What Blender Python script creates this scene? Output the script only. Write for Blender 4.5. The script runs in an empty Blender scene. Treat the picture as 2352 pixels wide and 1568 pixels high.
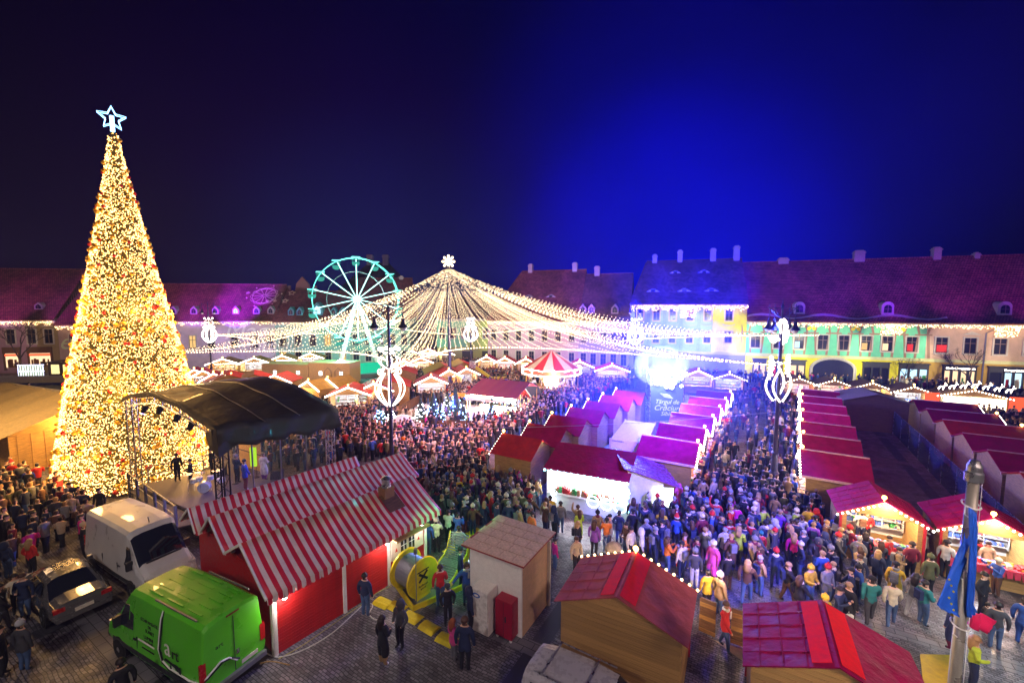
import bpy, math, random
import numpy as np
from mathutils import Vector, Matrix
random.seed(7); RNG = np.random.default_rng(7)
SC = bpy.context.scene
COL = SC.collection
R = math.radians
# ------------------------------------------------------------------ camera, sky, lamps, exposure
F_PX, CX, CY, PITCH, CAM_H = 980.0, 1176.0, 784.0, R(4.9), 12.0
cd = bpy.data.cameras.new("camera"); cam = bpy.data.objects.new("camera", cd); COL.objects.link(cam)
cd.sensor_width = 36.0; cd.lens = 15.0; cd.clip_end = 2000; cd.clip_start = 0.1
cam.location = (0, 0, CAM_H); cam.rotation_euler = (R(90) - PITCH, 0, 0)
SC.camera = cam
SC.render.engine = 'CYCLES'
SC.cycles.use_denoising = True
SC.cycles.sample_clamp_indirect = 4.0
SC.cycles.sample_clamp_direct = 40.0
SC.cycles.max_bounces = 5; SC.cycles.diffuse_bounces = 2; SC.cycles.glossy_bounces = 2
SC.cycles.transparent_max_bounces = 8
SC.view_settings.view_transform = 'Standard'; SC.view_settings.look = 'None'
SC.view_settings.exposure = 0.0; SC.view_settings.gamma = 1.0; SC.view_settings.use_curve_mapping = False

def setup_world():
    w = bpy.data.worlds.new("World"); SC.world = w; w.use_nodes = True
    nt = w.node_tree; N = nt.nodes; L = nt.links; N.clear()
    out = N.new('ShaderNodeOutputWorld'); bg = N.new('ShaderNodeBackground')
    geo = N.new('ShaderNodeTexCoord')
    def lobe(direction, lo, hi, power, col, prev):
        d = Vector(direction).normalized()
        dp = N.new('ShaderNodeVectorMath'); dp.operation = 'DOT_PRODUCT'; dp.inputs[1].default_value = d
        L.new(geo.outputs['Generated'], dp.inputs[0])
        mr = N.new('ShaderNodeMapRange'); mr.inputs[1].default_value = lo; mr.inputs[2].default_value = hi
        mr.interpolation_type = 'SMOOTHSTEP'
        L.new(dp.outputs['Value'], mr.inputs[0])
        pw = N.new('ShaderNodeMath'); pw.operation = 'POWER'; pw.inputs[1].default_value = power
        L.new(mr.outputs[0], pw.inputs[0])
        mx = N.new('ShaderNodeMixRGB'); mx.blend_type = 'ADD'; mx.inputs[2].default_value = (*col, 1)
        L.new(pw.outputs[0], mx.inputs[0]); L.new(prev, mx.inputs[1])
        return mx.outputs[0]
    base = N.new('ShaderNodeRGB'); base.outputs[0].default_value = (0.0009, 0.0001, 0.0045, 1)
    c = base.outputs[0]
    c = lobe((0.37, 1.0, 0.22), 0.84, 1.0, 1.5, (0.0, 0.0, 0.13), c)     # stage light scattered in the night mist
    c = lobe((0.36, 1.0, 0.12), 0.92, 1.0, 1.3, (0.0, 0.0, 0.30), c)
    c = lobe((0.20, 1.0, 0.30), 0.45, 1.0, 1.8, (0.0, 0.0, 0.014), c)
    c = lobe((-0.45, 1.0, 0.0), 0.75, 1.0, 1.2, (0.0045, 0.0004, 0.013), c)
    c = lobe((-0.3, 1.0, 0.05), 0.92, 1.0, 1.0, (0.0, 0.003, 0.022), c)
    # faint grain of mist
    nz = N.new('ShaderNodeTexNoise'); nz.inputs['Scale'].default_value = 3.0; nz.inputs['Detail'].default_value = 4
    L.new(geo.outputs['Generated'], nz.inputs['Vector'])
    mr = N.new('ShaderNodeMapRange'); mr.inputs[1].default_value = .3; mr.inputs[2].default_value = .7
    mr.inputs[3].default_value = .85; mr.inputs[4].default_value = 1.15
    L.new(nz.outputs[0], mr.inputs[0])
    mm = N.new('ShaderNodeMixRGB'); mm.blend_type = 'MULTIPLY'; mm.inputs[0].default_value = 1
    L.new(c, mm.inputs[1]); L.new(mr.outputs[0], mm.inputs[2])
    L.new(mm.outputs[0], bg.inputs[0]); bg.inputs[1].default_value = 1.0
    L.new(bg.outputs[0], out.inputs[0])
setup_world()

def lamp(name, kind, loc, col, power, size=.3, target=None, spot=None, blend=.5):
    ld = bpy.data.lights.new(name, kind); ld.color = col; ld.energy = power
    if kind == 'SUN': ld.angle = size
    elif kind == 'AREA': ld.size = size
    else: ld.shadow_soft_size = size
    if spot: ld.spot_size = R(spot); ld.spot_blend = blend
    o = bpy.data.objects.new(name, ld); COL.objects.link(o); o.location = loc
    if target is not None:
        o.rotation_euler = (Vector(target) - Vector(loc)).to_track_quat('-Z', 'Y').to_euler()
    return o
LK = 1.0
# floodlights read off the lit foreground; projectors hung unseen before the facades
lamp('house_floodlight', 'SPOT', (-14, -6, 19), (1.0, .86, .82), 6500*LK, .6, (-8, 14, 0), 110, .8)
lamp('house_floodlight', 'SPOT', (10, -6, 19), (1.0, .70, .60), 7000*LK, .6, (8, 16, 0), 115, .8)
lamp('house_floodlight', 'SPOT', (16, -6, 19), (1.0, .80, .75), 16000*LK, .6, (13, 20, 0), 44, .8)
def wash(ox, oy, tx, ty, s, dist, z0, back, z1, cone, col, power, blend=.5, nm='facade_projector'):
    nx, ny = ty, -tx                       # towards the square
    px, py = ox+tx*s, oy+ty*s
    lamp(nm, 'SPOT', (px+nx*dist, py+ny*dist, z0), col, power*LK, .2, (px-nx*back, py-ny*back, z1), cone, blend)
RL = (38, 69, .945, -.327); LLn = (-100, 73, .9907, .1363)
for _s in range(3, 60, 8):
    _k = min(1, max(0, (_s-14)/14)); wash(*RL, _s, 14, 7.5, 0, 4.2, 46, (1, .97-.12*_k, .62+.06*_k), 10500-4500*_k, .35)
    wash(*RL, _s, 18, 10, 4, 14.6, 30, (.17+.10*_k, .0+.01*_k, 1-.35*_k), 36000-10000*_k, .8, 'roof_projector')
for _s, _c, _p in ((-4, (1, 1, .75), 9000), (-10.5, (.85, .9, 1), 9500), (-17, (.85, .9, 1), 9500), (-25, (1, .72, .9), 4400), (-33, (1, .75, .8), 4400), (-41, (.8, .9, .6), 6000)):
    wash(*RL, _s, 14, 8.5, 0, 6, 50, _c, _p, .35)
for _s, _c, _p in ((-3, (0, 0, 1), 160000), (-10, (0, 0, 1), 160000), (-17, (0, 0, 1), 160000), (-26, (.10, .01, 1), 60000), (-35, (.2, .02, .9), 30000), (-43, (.25, .03, .7), 12000)):
    wash(*RL, _s, 18, 11, 4, 15.5, 32, _c, _p, .8, 'roof_projector')
for _x, _c, _p in ((3, (1, .62, .5), 700), (11, (1, .62, .5), 900), (19, (1, .62, .4), 700), (34, (.9, .6, .7), 1200), (42, (.85, .6, .9), 1800), (50, (.75, .5, 1), 2400), (58, (.7, .6, .9), 1600), (66, (.6, .9, .8), 1500), (74, (.6, 1, .8), 1500), (82, (.5, 1, .6), 1500)):
    wash(*LLn, _x, 14, 7.5, 0, 4.5, 46, _c, _p*1.8, .35)
for _x, _c, _p in ((3, (.35, .04, .5), 20000), (12, (.35, .04, .5), 20000), (21, (.3, .03, .6), 20000), (34, (.35, .03, .45), 18000), (42, (.30, .02, .8), 40000), (49, (.20, .0, 1), 120000), (57, (.3, .05, .4), 9000), (66, (.35, .07, .3), 7000), (76, (.35, .07, .3), 7000)):
    wash(*LLn, _x, 18, 9, 4, 13, 30, _c, _p*1.5, .8, 'roof_projector')
lamp('white_washlight_head', 'POINT', (13.6, 39.4, 6.3), (.45, .55, 1.0), 8000*LK, .3)
lamp('flag_fill', 'SPOT', (2.5, -3, 14), (1, .95, .9), 2600*LK, .2, (6.6, 6, 7.8), 26, .6)  # unseen spot added to brighten the flag
for _x, _y in ((-22, 48), (-8, 46), (6, 52), (-30, 58), (-10, 70), (10, 66)): lamp('canopy_glow', 'POINT', (_x, _y, 8.2), (1, .60, .36), 2200*LK, .6)
for _x, _y, _p in ((17.0, 18.4, 260), (20.2, 16.9, 300), (14.5, 17.5, 160), (10, 16, 160)): lamp('hut_front_fill', 'POINT', (_x, _y, 2.9), (1, .68, .42), _p*LK, .2)  # added point lights for a warm glow on the crowd before the huts
# the big blue washlights on the light tower, then washes placed elsewhere
lamp('blue_wash', 'SPOT', (13.7, 38.9, 6.6), (.02, .05, 1.0), 260000*LK, .5, (7, 0, 27), 62, 1.0)
lamp('blue_wash', 'SPOT', (13.4, 39.6, 6.6), (.04, .05, 1.0), 380000*LK, .3, (12.5, 33.5, 0), 62, .8)
lamp('blue_wash', 'POINT', (13.9, 39.2, 7.2), (.02, .04, 1.0), 30000*LK, .4)
lamp('blue_wash', 'SPOT', (16.7, 26.4, 11.6), (.05, .07, 1.0), 9000*LK, .2, (12, 23, 0), 70, .8)  # unseen spot added at the lamp post top for blue on the crowd
lamp('blue_fill', 'SPOT', (12, -4, 20), (.04, .05, 1.0), 150000*LK, .3, (9.5, 23.5, 0), 21, .8)  # unseen spot behind the camera, added to turn the front crowd blue
lamp('blue_fill', 'SPOT', (9, -4, 22), (.06, .02, 1.0), 650000*LK, .3, (10.5, 36, 3), 19, .7)  # unseen spot behind the camera, added for blue on the yard roofs
lamp('pink_fill', 'SPOT', (-3, 30, 10), (1.0, .45, .55), 13000*LK, .3, (-5, 37, 0), 96, .8)  # unseen spot added to brighten the central crowd in pink
lamp('pink_fill', 'SPOT', (24, 34, 12), (1, .15, .3), 1500*LK, .3, (24, 34, 0), 130, .8)  # unseen spot hung over the dark yard roofs
lamp('green_washlight', 'SPOT', (-2.6, 16.4, 4.5), (.12, 1.0, .25), 500*LK, .2, (-2.0, 19.5, 0), 90, .6)
lamp('white_washlight', 'SPOT', (17.5, 11, 6), (.45, .9, 1.0), 900*LK, .2, (18, 14, 0), 80, .7)

# ------------------------------------------------------------------ photograph measure -> place in the square
def _ray(x, y):
    dx, dy = x - CX, y - CY
    return dx, F_PX*math.cos(PITCH) - dy*math.sin(PITCH), F_PX*math.sin(PITCH) + dy*math.cos(PITCH)
def G(x, y, z=0.0):
    dx, fw, dn = _ray(x, y); D = (CAM_H - z)*fw/dn
    return (dx/fw*D, D, z)
def Wd(x, y, D):
    dx, fw, dn = _ray(x, y)
    return (dx/fw*D, D, CAM_H - D*dn/fw)

# ------------------------------------------------------------------ materials
MATS = {}
def mat(name, col, rough=.6, metal=0.0, var=.15, scale=6.0, bump=0.0, bscale=30.0, coat=0.0, sheen=0.0, alpha=1.0, trans=0.0):
    if name in MATS: return MATS[name]
    m = bpy.data.materials.new(name); MATS[name] = m; m.use_nodes = True
    nt = m.node_tree; N = nt.nodes; L = nt.links; b = N['Principled BSDF']
    b.inputs['Roughness'].default_value = rough; b.inputs['Metallic'].default_value = metal
    b.inputs['Coat Weight'].default_value = coat
    if 'tarpaulin' in name or 'roof' in name or 'ridge' in name or 'striped' in name: b.inputs['Specular IOR Level'].default_value = .12
    if alpha < 1: b.inputs['Alpha'].default_value = alpha
    if trans: b.inputs['Transmission Weight'].default_value = trans
    b.inputs['Base Color'].default_value = (*col, 1)
    if var > 0 or bump > 0:
        tc = N.new('ShaderNodeTexCoord')
    if var > 0:
        nz = N.new('ShaderNodeTexNoise'); nz.inputs['Scale'].default_value = scale; nz.inputs['Detail'].default_value = 5
        L.new(tc.outputs['Object'], nz.inputs['Vector'])
        mr = N.new('ShaderNodeMapRange'); mr.inputs[1].default_value = .3; mr.inputs[2].default_value = .7
        mr.inputs[3].default_value = 1 - var; mr.inputs[4].default_value = 1 + var
        L.new(nz.outputs[0], mr.inputs[0])
        mx = N.new('ShaderNodeMixRGB'); mx.blend_type = 'MULTIPLY'; mx.inputs[0].default_value = 1
        mx.inputs[1].default_value = (*col, 1); L.new(mr.outputs[0], mx.inputs[2])
        L.new(mx.outputs[0], b.inputs['Base Color'])
        m2 = N.new('ShaderNodeMapRange'); m2.inputs[1].default_value = .3; m2.inputs[2].default_value = .7
        m2.inputs[3].default_value = max(.05, rough - .12); m2.inputs[4].default_value = min(1, rough + .12)
        L.new(nz.outputs[0], m2.inputs[0]); L.new(m2.outputs[0], b.inputs['Roughness'])
    if bump > 0:
        n2 = N.new('ShaderNodeTexNoise'); n2.inputs['Scale'].default_value = bscale; n2.inputs['Detail'].default_value = 4
        L.new(tc.outputs['Object'], n2.inputs['Vector'])
        bp = N.new('ShaderNodeBump'); bp.inputs['Strength'].default_value = bump; bp.inputs['Distance'].default_value = .05
        L.new(n2.outputs[0], bp.inputs['Height']); L.new(bp.outputs[0], b.inputs['Normal'])
    return m
def emit(name, col, strength, sampled=False):
    if name in MATS: return MATS[name]
    m = bpy.data.materials.new(name); MATS[name] = m; m.use_nodes = True
    nt = m.node_tree; nt.nodes.clear()
    o = nt.nodes.new('ShaderNodeOutputMaterial'); e = nt.nodes.new('ShaderNodeEmission')
    e.inputs[0].default_value = (*col, 1); e.inputs[1].default_value = strength
    nt.links.new(e.outputs[0], o.inputs[0])
    m.cycles.emission_sampling = 'AUTO' if sampled else 'NONE'
    return m
def wood(name, col, plank=0.0, axis='Z', dark=.55, rough=.6):
    if name in MATS: return MATS[name]
    m = mat(name, col, rough, var=0); nt = m.node_tree; N = nt.nodes; L = nt.links; b = N['Principled BSDF']
    tc = N.new('ShaderNodeTexCoord'); mp = N.new('ShaderNodeMapping'); mp.inputs['Scale'].default_value = (1.2, 1.2, 14)
    L.new(tc.outputs['Object'], mp.inputs[0])
    nz = N.new('ShaderNodeTexNoise'); nz.inputs['Scale'].default_value = 2.2; nz.inputs['Detail'].default_value = 6
    nz.inputs['Distortion'].default_value = .6
    L.new(mp.outputs[0], nz.inputs['Vector'])
    rp = N.new('ShaderNodeValToRGB'); rp.color_ramp.elements[0].position = .3; rp.color_ramp.elements[1].position = .7
    rp.color_ramp.elements[0].color = (*[c*dark for c in col], 1); rp.color_ramp.elements[1].color = (*[min(1, c*1.25) for c in col], 1)
    L.new(nz.outputs[0], rp.inputs[0])
    oi = N.new('ShaderNodeObjectInfo'); mr = N.new('ShaderNodeMapRange'); mr.inputs[3].default_value = .78; mr.inputs[4].default_value = 1.18
    L.new(oi.outputs['Random'], mr.inputs[0])
    mx = N.new('ShaderNodeMixRGB'); mx.blend_type = 'MULTIPLY'; mx.inputs[0].default_value = 1
    L.new(rp.outputs[0], mx.inputs[1]); L.new(mr.outputs[0], mx.inputs[2]); L.new(mx.outputs[0], b.inputs['Base Color'])
    bp = N.new('ShaderNodeBump'); bp.inputs['Strength'].default_value = .3; bp.inputs['Distance'].default_value = .02
    L.new(nz.outputs[0], bp.inputs['Height']); L.new(bp.outputs[0], b.inputs['Normal'])
    return m
def stripes(name, c1, c2, width, axis=1, rough=.5):
    """printed stripes running up the cloth, counted along one object axis"""
    m = mat(name, c1, rough, var=0); nt = m.node_tree; N = nt.nodes; L = nt.links; b = N['Principled BSDF']
    tc = N.new('ShaderNodeTexCoord'); sp = N.new('ShaderNodeSeparateXYZ'); L.new(tc.outputs['Object'], sp.inputs[0])
    mu = N.new('ShaderNodeMath'); mu.operation = 'MULTIPLY'; mu.inputs[1].default_value = 1.0/width
    L.new(sp.outputs[axis], mu.inputs[0])
    fr = N.new('ShaderNodeMath'); fr.operation = 'FRACT'; L.new(mu.outputs[0], fr.inputs[0])
    gt = N.new('ShaderNodeMath'); gt.operation = 'GREATER_THAN'; gt.inputs[1].default_value = .5; L.new(fr.outputs[0], gt.inputs[0])
    nz = N.new('ShaderNodeTexNoise'); nz.inputs['Scale'].default_value = 1.3; nz.inputs['Detail'].default_value = 6
    L.new(tc.outputs['Object'], nz.inputs['Vector'])
    mr = N.new('ShaderNodeMapRange'); mr.inputs[1].default_value = .3; mr.inputs[2].default_value = .7
    mr.inputs[3].default_value = .8; mr.inputs[4].default_value = 1.12; L.new(nz.outputs[0], mr.inputs[0])
    mx = N.new('ShaderNodeMixRGB'); mx.inputs[1].default_value = (*c1, 1); mx.inputs[2].default_value = (*c2, 1)
    L.new(gt.outputs[0], mx.inputs[0])
    m2 = N.new('ShaderNodeMixRGB'); m2.blend_type = 'MULTIPLY'; m2.inputs[0].default_value = 1
    L.new(mx.outputs[0], m2.inputs[1]); L.new(mr.outputs[0], m2.inputs[2]); L.new(m2.outputs[0], b.inputs['Base Color'])
    bp = N.new('ShaderNodeBump'); bp.inputs['Strength'].default_value = .4; bp.inputs['Distance'].default_value = .06
    L.new(nz.outputs[0], bp.inputs['Height']); L.new(bp.outputs[0], b.inputs['Normal'])
    return m
def tiles_mat(name, col, sx=.22, sy=.3, rough=.7, mortar=(.02, .01, .01), msize=.02, bump=.5, contrast=.25, rot=0, coord='Object', wob=0):
    if name in MATS: return MATS[name]
    m = mat(name, col, rough, var=0); nt = m.node_tree; N = nt.nodes; L = nt.links; b = N['Principled BSDF']
    tc = N.new('ShaderNodeTexCoord'); mp = N.new('ShaderNodeMapping'); mp.inputs['Rotation'].default_value = (0, 0, rot)
    L.new(tc.outputs[coord], mp.inputs[0])
    br = N.new('ShaderNodeTexBrick'); br.inputs['Scale'].default_value = 1.0
    br.inputs['Brick Width'].default_value = sx; br.inputs['Row Height'].default_value = sy
    br.inputs['Mortar Size'].default_value = msize
    br.inputs['Color1'].default_value = (*[c*(1-contrast) for c in col], 1); br.inputs['Color2'].default_value = (*[min(1, c*(1+contrast)) for c in col], 1)
    br.inputs['Mortar'].default_value = (*mortar, 1); L.new(mp.outputs[0], br.inputs['Vector'])
    nz = N.new('ShaderNodeTexNoise'); nz.inputs['Scale'].default_value = .35; nz.inputs['Detail'].default_value = 8
    L.new(tc.outputs['Object'], nz.inputs['Vector'])
    mr = N.new('ShaderNodeMapRange'); mr.inputs[1].default_value = .3; mr.inputs[2].default_value = .7
    mr.inputs[3].default_value = .65; mr.inputs[4].default_value = 1.3; L.new(nz.outputs[0], mr.inputs[0])
    mx = N.new('ShaderNodeMixRGB'); mx.blend_type = 'MULTIPLY'; mx.inputs[0].default_value = 1
    L.new(br.outputs[0], mx.inputs[1]); L.new(mr.outputs[0], mx.inputs[2]); L.new(mx.outputs[0], b.inputs['Base Color'])
    if wob:
        n3 = N.new('ShaderNodeTexNoise'); n3.inputs['Scale'].default_value = .9; n3.inputs['Detail'].default_value = 3
        L.new(tc.outputs[coord], n3.inputs['Vector']); sc3 = N.new('ShaderNodeVectorMath'); sc3.operation = 'MULTIPLY_ADD'
        sc3.inputs[1].default_value = (wob, wob, 0); L.new(n3.outputs['Color'], sc3.inputs[0]); L.new(mp.outputs[0], sc3.inputs[2]); L.new(sc3.outputs[0], br.inputs['Vector'])
        n4 = N.new('ShaderNodeTexNoise'); n4.inputs['Scale'].default_value = 1.6; n4.inputs['Detail'].default_value = 6; L.new(tc.outputs[coord], n4.inputs['Vector'])
        r4 = N.new('ShaderNodeMapRange'); r4.inputs[1].default_value = .35; r4.inputs[2].default_value = .65; r4.inputs[3].default_value = .28; r4.inputs[4].default_value = .8
        L.new(n4.outputs[0], r4.inputs[0]); L.new(r4.outputs[0], b.inputs['Roughness'])
    bp = N.new('ShaderNodeBump'); bp.inputs['Strength'].default_value = bump; bp.inputs['Distance'].default_value = .03; bp.invert = True
    L.new(br.outputs['Fac'], bp.inputs['Height']); L.new(bp.outputs[0], b.inputs['Normal'])
    return m

# ------------------------------------------------------------------ mesh building
class MB:
    def __init__(s): s.v = []; s.f = []; s.m = []
    def add(s, vs, fs, m=0):
        o = len(s.v); s.v += [tuple(v) for v in vs]; s.f += [tuple(i + o for i in f) for f in fs]; s.m += [m]*len(fs); return s
    def box(s, x0, y0, z0, x1, y1, z1, m=0):
        vs = [(x0,y0,z0),(x1,y0,z0),(x1,y1,z0),(x0,y1,z0),(x0,y0,z1),(x1,y0,z1),(x1,y1,z1),(x0,y1,z1)]
        return s.add(vs, [(3,2,1,0),(4,5,6,7),(0,1,5,4),(1,2,6,5),(2,3,7,6),(3,0,4,7)], m)
    def slab(s, pts, t, m=0, n=None):
        """planar polygon given thickness t along its normal (or n)"""
        P = [Vector(p) for p in pts]
        if n is None:
            n = Vector((0, 0, 0))
            for i in range(len(P)):
                a, b = P[i], P[(i+1) % len(P)]
                n += a.cross(b)
            n.normalize()
        n = Vector(n)*t; k = len(P)
        vs = [tuple(p) for p in P] + [tuple(p + n) for p in P]
        fs = [tuple(range(k-1, -1, -1)), tuple(range(k, 2*k))] + [(i, (i+1) % k, k+(i+1) % k, k+i) for i in range(k)]
        return s.add(vs, fs, m)
    def beam(s, p, q, w, h=None, m=0, up=(0, 0, 1)):
        h = h or w; p, q = Vector(p), Vector(q); d = (q-p).normalized(); u = Vector(up)
        if abs(d.dot(u)) > .98: u = Vector((1, 0, 0))
        a = d.cross(u).normalized()*w/2; b = a.cross(d).normalized()*h/2
        vs = [p-a-b, p+a-b, p+a+b, p-a+b, q-a-b, q+a-b, q+a+b, q-a+b]
        return s.add(vs, [(0,1,2,3),(7,6,5,4),(4,5,1,0),(5,6,2,1),(6,7,3,2),(7,4,0,3)], m)
    def tube(s, pts, r, n=6, m=0, closed=False, cap=True):
        P = [Vector(p) for p in pts]; k = len(P); rr = r if isinstance(r, (list, tuple)) else [r]*k
        rings = []; prev = None
        for i in range(k):
            if closed: d = (P[(i+1) % k] - P[i-1])
            else: d = P[min(i+1, k-1)] - P[max(i-1, 0)]
            if d.length < 1e-9: d = Vector((0, 0, 1))
            d.normalize()
            if prev is None:
                a = d.cross(Vector((0, 0, 1)) if abs(d.z) < .9 else Vector((1, 0, 0))).normalized()
            else:
                a = (prev - d*prev.dot(d)).normalized()
            prev = a; b = d.cross(a)
            rings.append([P[i] + (a*math.cos(2*math.pi*j/n) + b*math.sin(2*math.pi*j/n))*rr[i] for j in range(n)])
        vs = [tuple(v) for ring in rings for v in ring]; fs = []
        for i in range(k if closed else k-1):
            i2 = (i+1) % k
            for j in range(n):
                fs.append((i*n+j, i*n+(j+1) % n, i2*n+(j+1) % n, i2*n+j))
        if cap and not closed:
            fs.append(tuple(range(n-1, -1, -1))); fs.append(tuple(range((k-1)*n, k*n)))
        return s.add(vs, fs, m)
    def lathe(s, prof, n=16, c=(0, 0, 0), m=0, cap=True):
        vs = []; fs = []; k = len(prof)
        for r, z in prof:
            for j in range(n):
                a = 2*math.pi*j/n; vs.append((c[0]+r*math.cos(a), c[1]+r*math.sin(a), c[2]+z))
        for i in range(k-1):
            for j in range(n):
                fs.append((i*n+j, i*n+(j+1) % n, (i+1)*n+(j+1) % n, (i+1)*n+j))
        if cap:
            fs.append(tuple(range(n-1, -1, -1))); fs.append(tuple(range((k-1)*n, k*n)))
        return s.add(vs, fs, m)
    def ball(s, c, r, m=0, n=6, k=4, sz=1.0):
        prof = [(max(1e-4, r*math.sin(math.pi*i/k)), -r*sz*math.cos(math.pi*i/k)) for i in range(k+1)]
        return s.lathe(prof, n, c, m, False)
    def octa(s, c, r, m=0):
        x, y, z = c
        return s.add([(x+r,y,z),(x-r,y,z),(x,y+r,z),(x,y-r,z),(x,y,z+r),(x,y,z-r)],
                     [(0,2,4),(2,1,4),(1,3,4),(3,0,4),(2,0,5),(1,2,5),(3,1,5),(0,3,5)], m)
    def build(s, name, mats, parent=None, smooth=False, loc=None, kind=None, bevel=0):
        me = bpy.data.meshes.new(name); me.from_pydata(s.v, [], s.f)
        for mm in (mats if isinstance(mats, (list, tuple)) else [mats]): me.materials.append(mm)
        if s.m: me.polygons.foreach_set('material_index', s.m)
        if smooth: me.polygons.foreach_set('use_smooth', [True]*len(s.f))
        me.update()
        o = bpy.data.objects.new(name, me); COL.objects.link(o)
        if parent is not None: o.parent = parent
        if loc: o.location = loc
        if kind: o['kind'] = kind
        if bevel:
            b = o.modifiers.new('bevel', 'BEVEL'); b.width = bevel; b.segments = 2; b.limit_method = 'ANGLE'
        return o
def thing(name, label, cat, loc=(0, 0, 0), rz=0.0, group=None):
    o = bpy.data.objects.new(name, None); COL.objects.link(o); o.empty_display_size = .2
    o.location = loc; o.rotation_euler = (0, 0, rz); tag(o, label, cat, group); return o
def tag(o, label, cat, group=None):
    if len(label.split()) > 16 or len(label.split()) < 4: print('LABEL', len(label.split()), label)
    o['label'] = label; o['category'] = cat
    if group: o['group'] = group
    return o
def struct(o): o['kind'] = 'structure'; return o
def link_piece(name, me, parent, loc, rot=(0, 0, 0), scale=None):
    o = bpy.data.objects.new(name, me); COL.objects.link(o); o.parent = parent; o.location = loc; o.rotation_euler = rot
    if scale: o.scale = scale
    return o
def text(name, s, size, parent, loc, rot, m, depth=.004, align='CENTER', kind=None, shear=0):
    c = bpy.data.curves.new(name, 'FONT'); c.body = s; c.size = size; c.extrude = depth; c.align_x = align; c.align_y = 'CENTER'
    c.shear = shear; c.materials.append(m); c.resolution_u = 3
    t = bpy.data.objects.new(name, c); COL.objects.link(t); bpy.context.view_layer.update()
    me = bpy.data.meshes.new_from_object(t.evaluated_get(bpy.context.evaluated_depsgraph_get())); bpy.data.objects.remove(t)
    if not me.materials: me.materials.append(m)
    o = bpy.data.objects.new(name, me); COL.objects.link(o); o.parent = parent; o.location = loc; o.rotation_euler = rot
    return o
FOOT = []          # ground taken by things: (cx, cy, angle, half_x, half_y)
def foot(cx, cy, a, hx, hy): FOOT.append((cx, cy, math.cos(a), math.sin(a), hx, hy))
def blocked(x, y, pad=.15):
    for cx, cy, ca, sa, hx, hy in FOOT:
        dx, dy = x-cx, y-cy
        if abs(dx*ca+dy*sa) < hx+pad and abs(-dx*sa+dy*ca) < hy+pad: return True
    return False

# shared materials
M_TARP = mat('burgundy_tarpaulin', (.38, .008, .06), .55, var=.2, scale=2.5, bump=.7, bscale=5)
M_TARP2 = mat('red_tarpaulin', (.52, .03, .02), .55, var=.2, scale=2.5, bump=.5, bscale=5)
M_TARP3 = mat('ochre_tarpaulin', (.34, .20, .04), .5, var=.2, scale=2.5, bump=.5, bscale=5)
M_REDSTRIP = mat('red_ridge_cloth', (.75, .01, .02), .8, var=.1)
M_WOOD = wood('hut_timber', (.36, .20, .05))
M_WOOD2 = wood('hut_timber_light', (.48, .28, .09))
M_WOODD = wood('dark_timber', (.16, .08, .03))
M_WHITE = mat('white_paint', (.78, .77, .74), .5, var=.06)
M_CREAM = mat('cream_paint', (.66, .60, .50), .6, var=.08)
M_RED = mat('red_paint', (.50, .015, .015), .5, var=.12, bump=.2)
M_BLACK = mat('black_metal', (.012, .012, .016), .4, .3, var=.1)
M_DARK = mat('dark_plastic', (.03, .03, .035), .5, var=.1)
M_METAL = mat('bare_metal', (.5, .5, .52), .3, .9, var=.1)
M_GREYM = mat('grey_metal', (.22, .22, .25), .4, .5, var=.1)
M_GLASS = mat('dark_glass', (.015, .018, .03), .08, 0, var=0, coat=1)
M_RUBBER = mat('rubber', (.015, .015, .015), .8, var=.1)
M_YELLOW = mat('yellow_paint', (.75, .60, .01), .45, var=.12)
M_SNOW = mat('white_fleece', (.8, .8, .82), .8, var=.06, bump=.3, bscale=6)
E_WARM = emit('warm_bulb', (1, .62, .28), 9)
E_WARMS = emit('warm_bulb_strong', (1, .70, .36), 26, True)
E_WHITE = emit('white_bulb', (1, .86, .70), 14)
E_COOL = emit('cool_bulb', (.62, .80, 1), 14)
E_AMBER = emit('amber_lamp', (1, .48, .08), 8)
E_STALL = emit('stall_lamp_warm', (1, .72, .42), 170, True)
E_STALLW = emit('stall_lamp_white', (.92, .95, 1), 200, True)
E_STALLR = emit('stall_lamp_pink', (1, .55, .42), 160, True)
E_CYAN = emit('cyan_tube', (.16, 1, .75), 3.6)
E_PHONE = emit('lit_screen', (.6, .85, 1), 3)
GOODC = [mat('goods_%s' % n, c, .6, var=.1) for n, c in (('red', (.6, .03, .03)), ('cream', (.75, .65, .5)), ('green', (.05, .3, .08)), ('blue', (.08, .15, .5)), ('brown', (.3, .14, .05)), ('gold', (.7, .45, .06)), ('white', (.8, .8, .8)))]
# ------------------------------------------------------------------ ground
E1 = Vector((.86, -.51, 0)).normalized(); D1 = Vector((.51, .86, 0)).normalized()
def m_paving():
    m = tiles_mat('cobble_paving', (.15, .14, .16), .20, .10, .6, (.035, .032, .04), .012, .9, .45, rot=R(31), wob=.25); return m
g = MB(); g.box(-165, -45, -.5, 165, 200, 0); struct(g.build('square_pavement', m_paving()))
M_BAND = tiles_mat('granite_band', (.155, .15, .165), .6, .3, .5, (.02, .02, .02), .012, .6, .2, rot=R(31))
M_BANDD = mat('dark_granite_band', (.035, .034, .042), .5, var=.25, scale=3, bump=.3)
b = MB()
for i, off in enumerate((-34, -26, -18, -10, -2, 6, 14, 22, 30, 38)):
    p = E1*off + Vector((2, 12, .004)) - D1*20; q = p + D1*95; a = E1*.32
    b.add([p-a, p+a, q+a, q-a], [(0,1,2,3)], 0)
for i, off in enumerate((-3, 4.5, 12, 19.5, 27, 34.5, 42)):
    p = D1*off + Vector((2, 8, .008)) - E1*60; q = p + E1*110; a = D1*.32
    b.add([p-a, q-a, q+a, p+a], [(0,1,2,3)], 1)
struct(b.build('paving_bands', [M_BANDD, M_BAND]))

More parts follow.
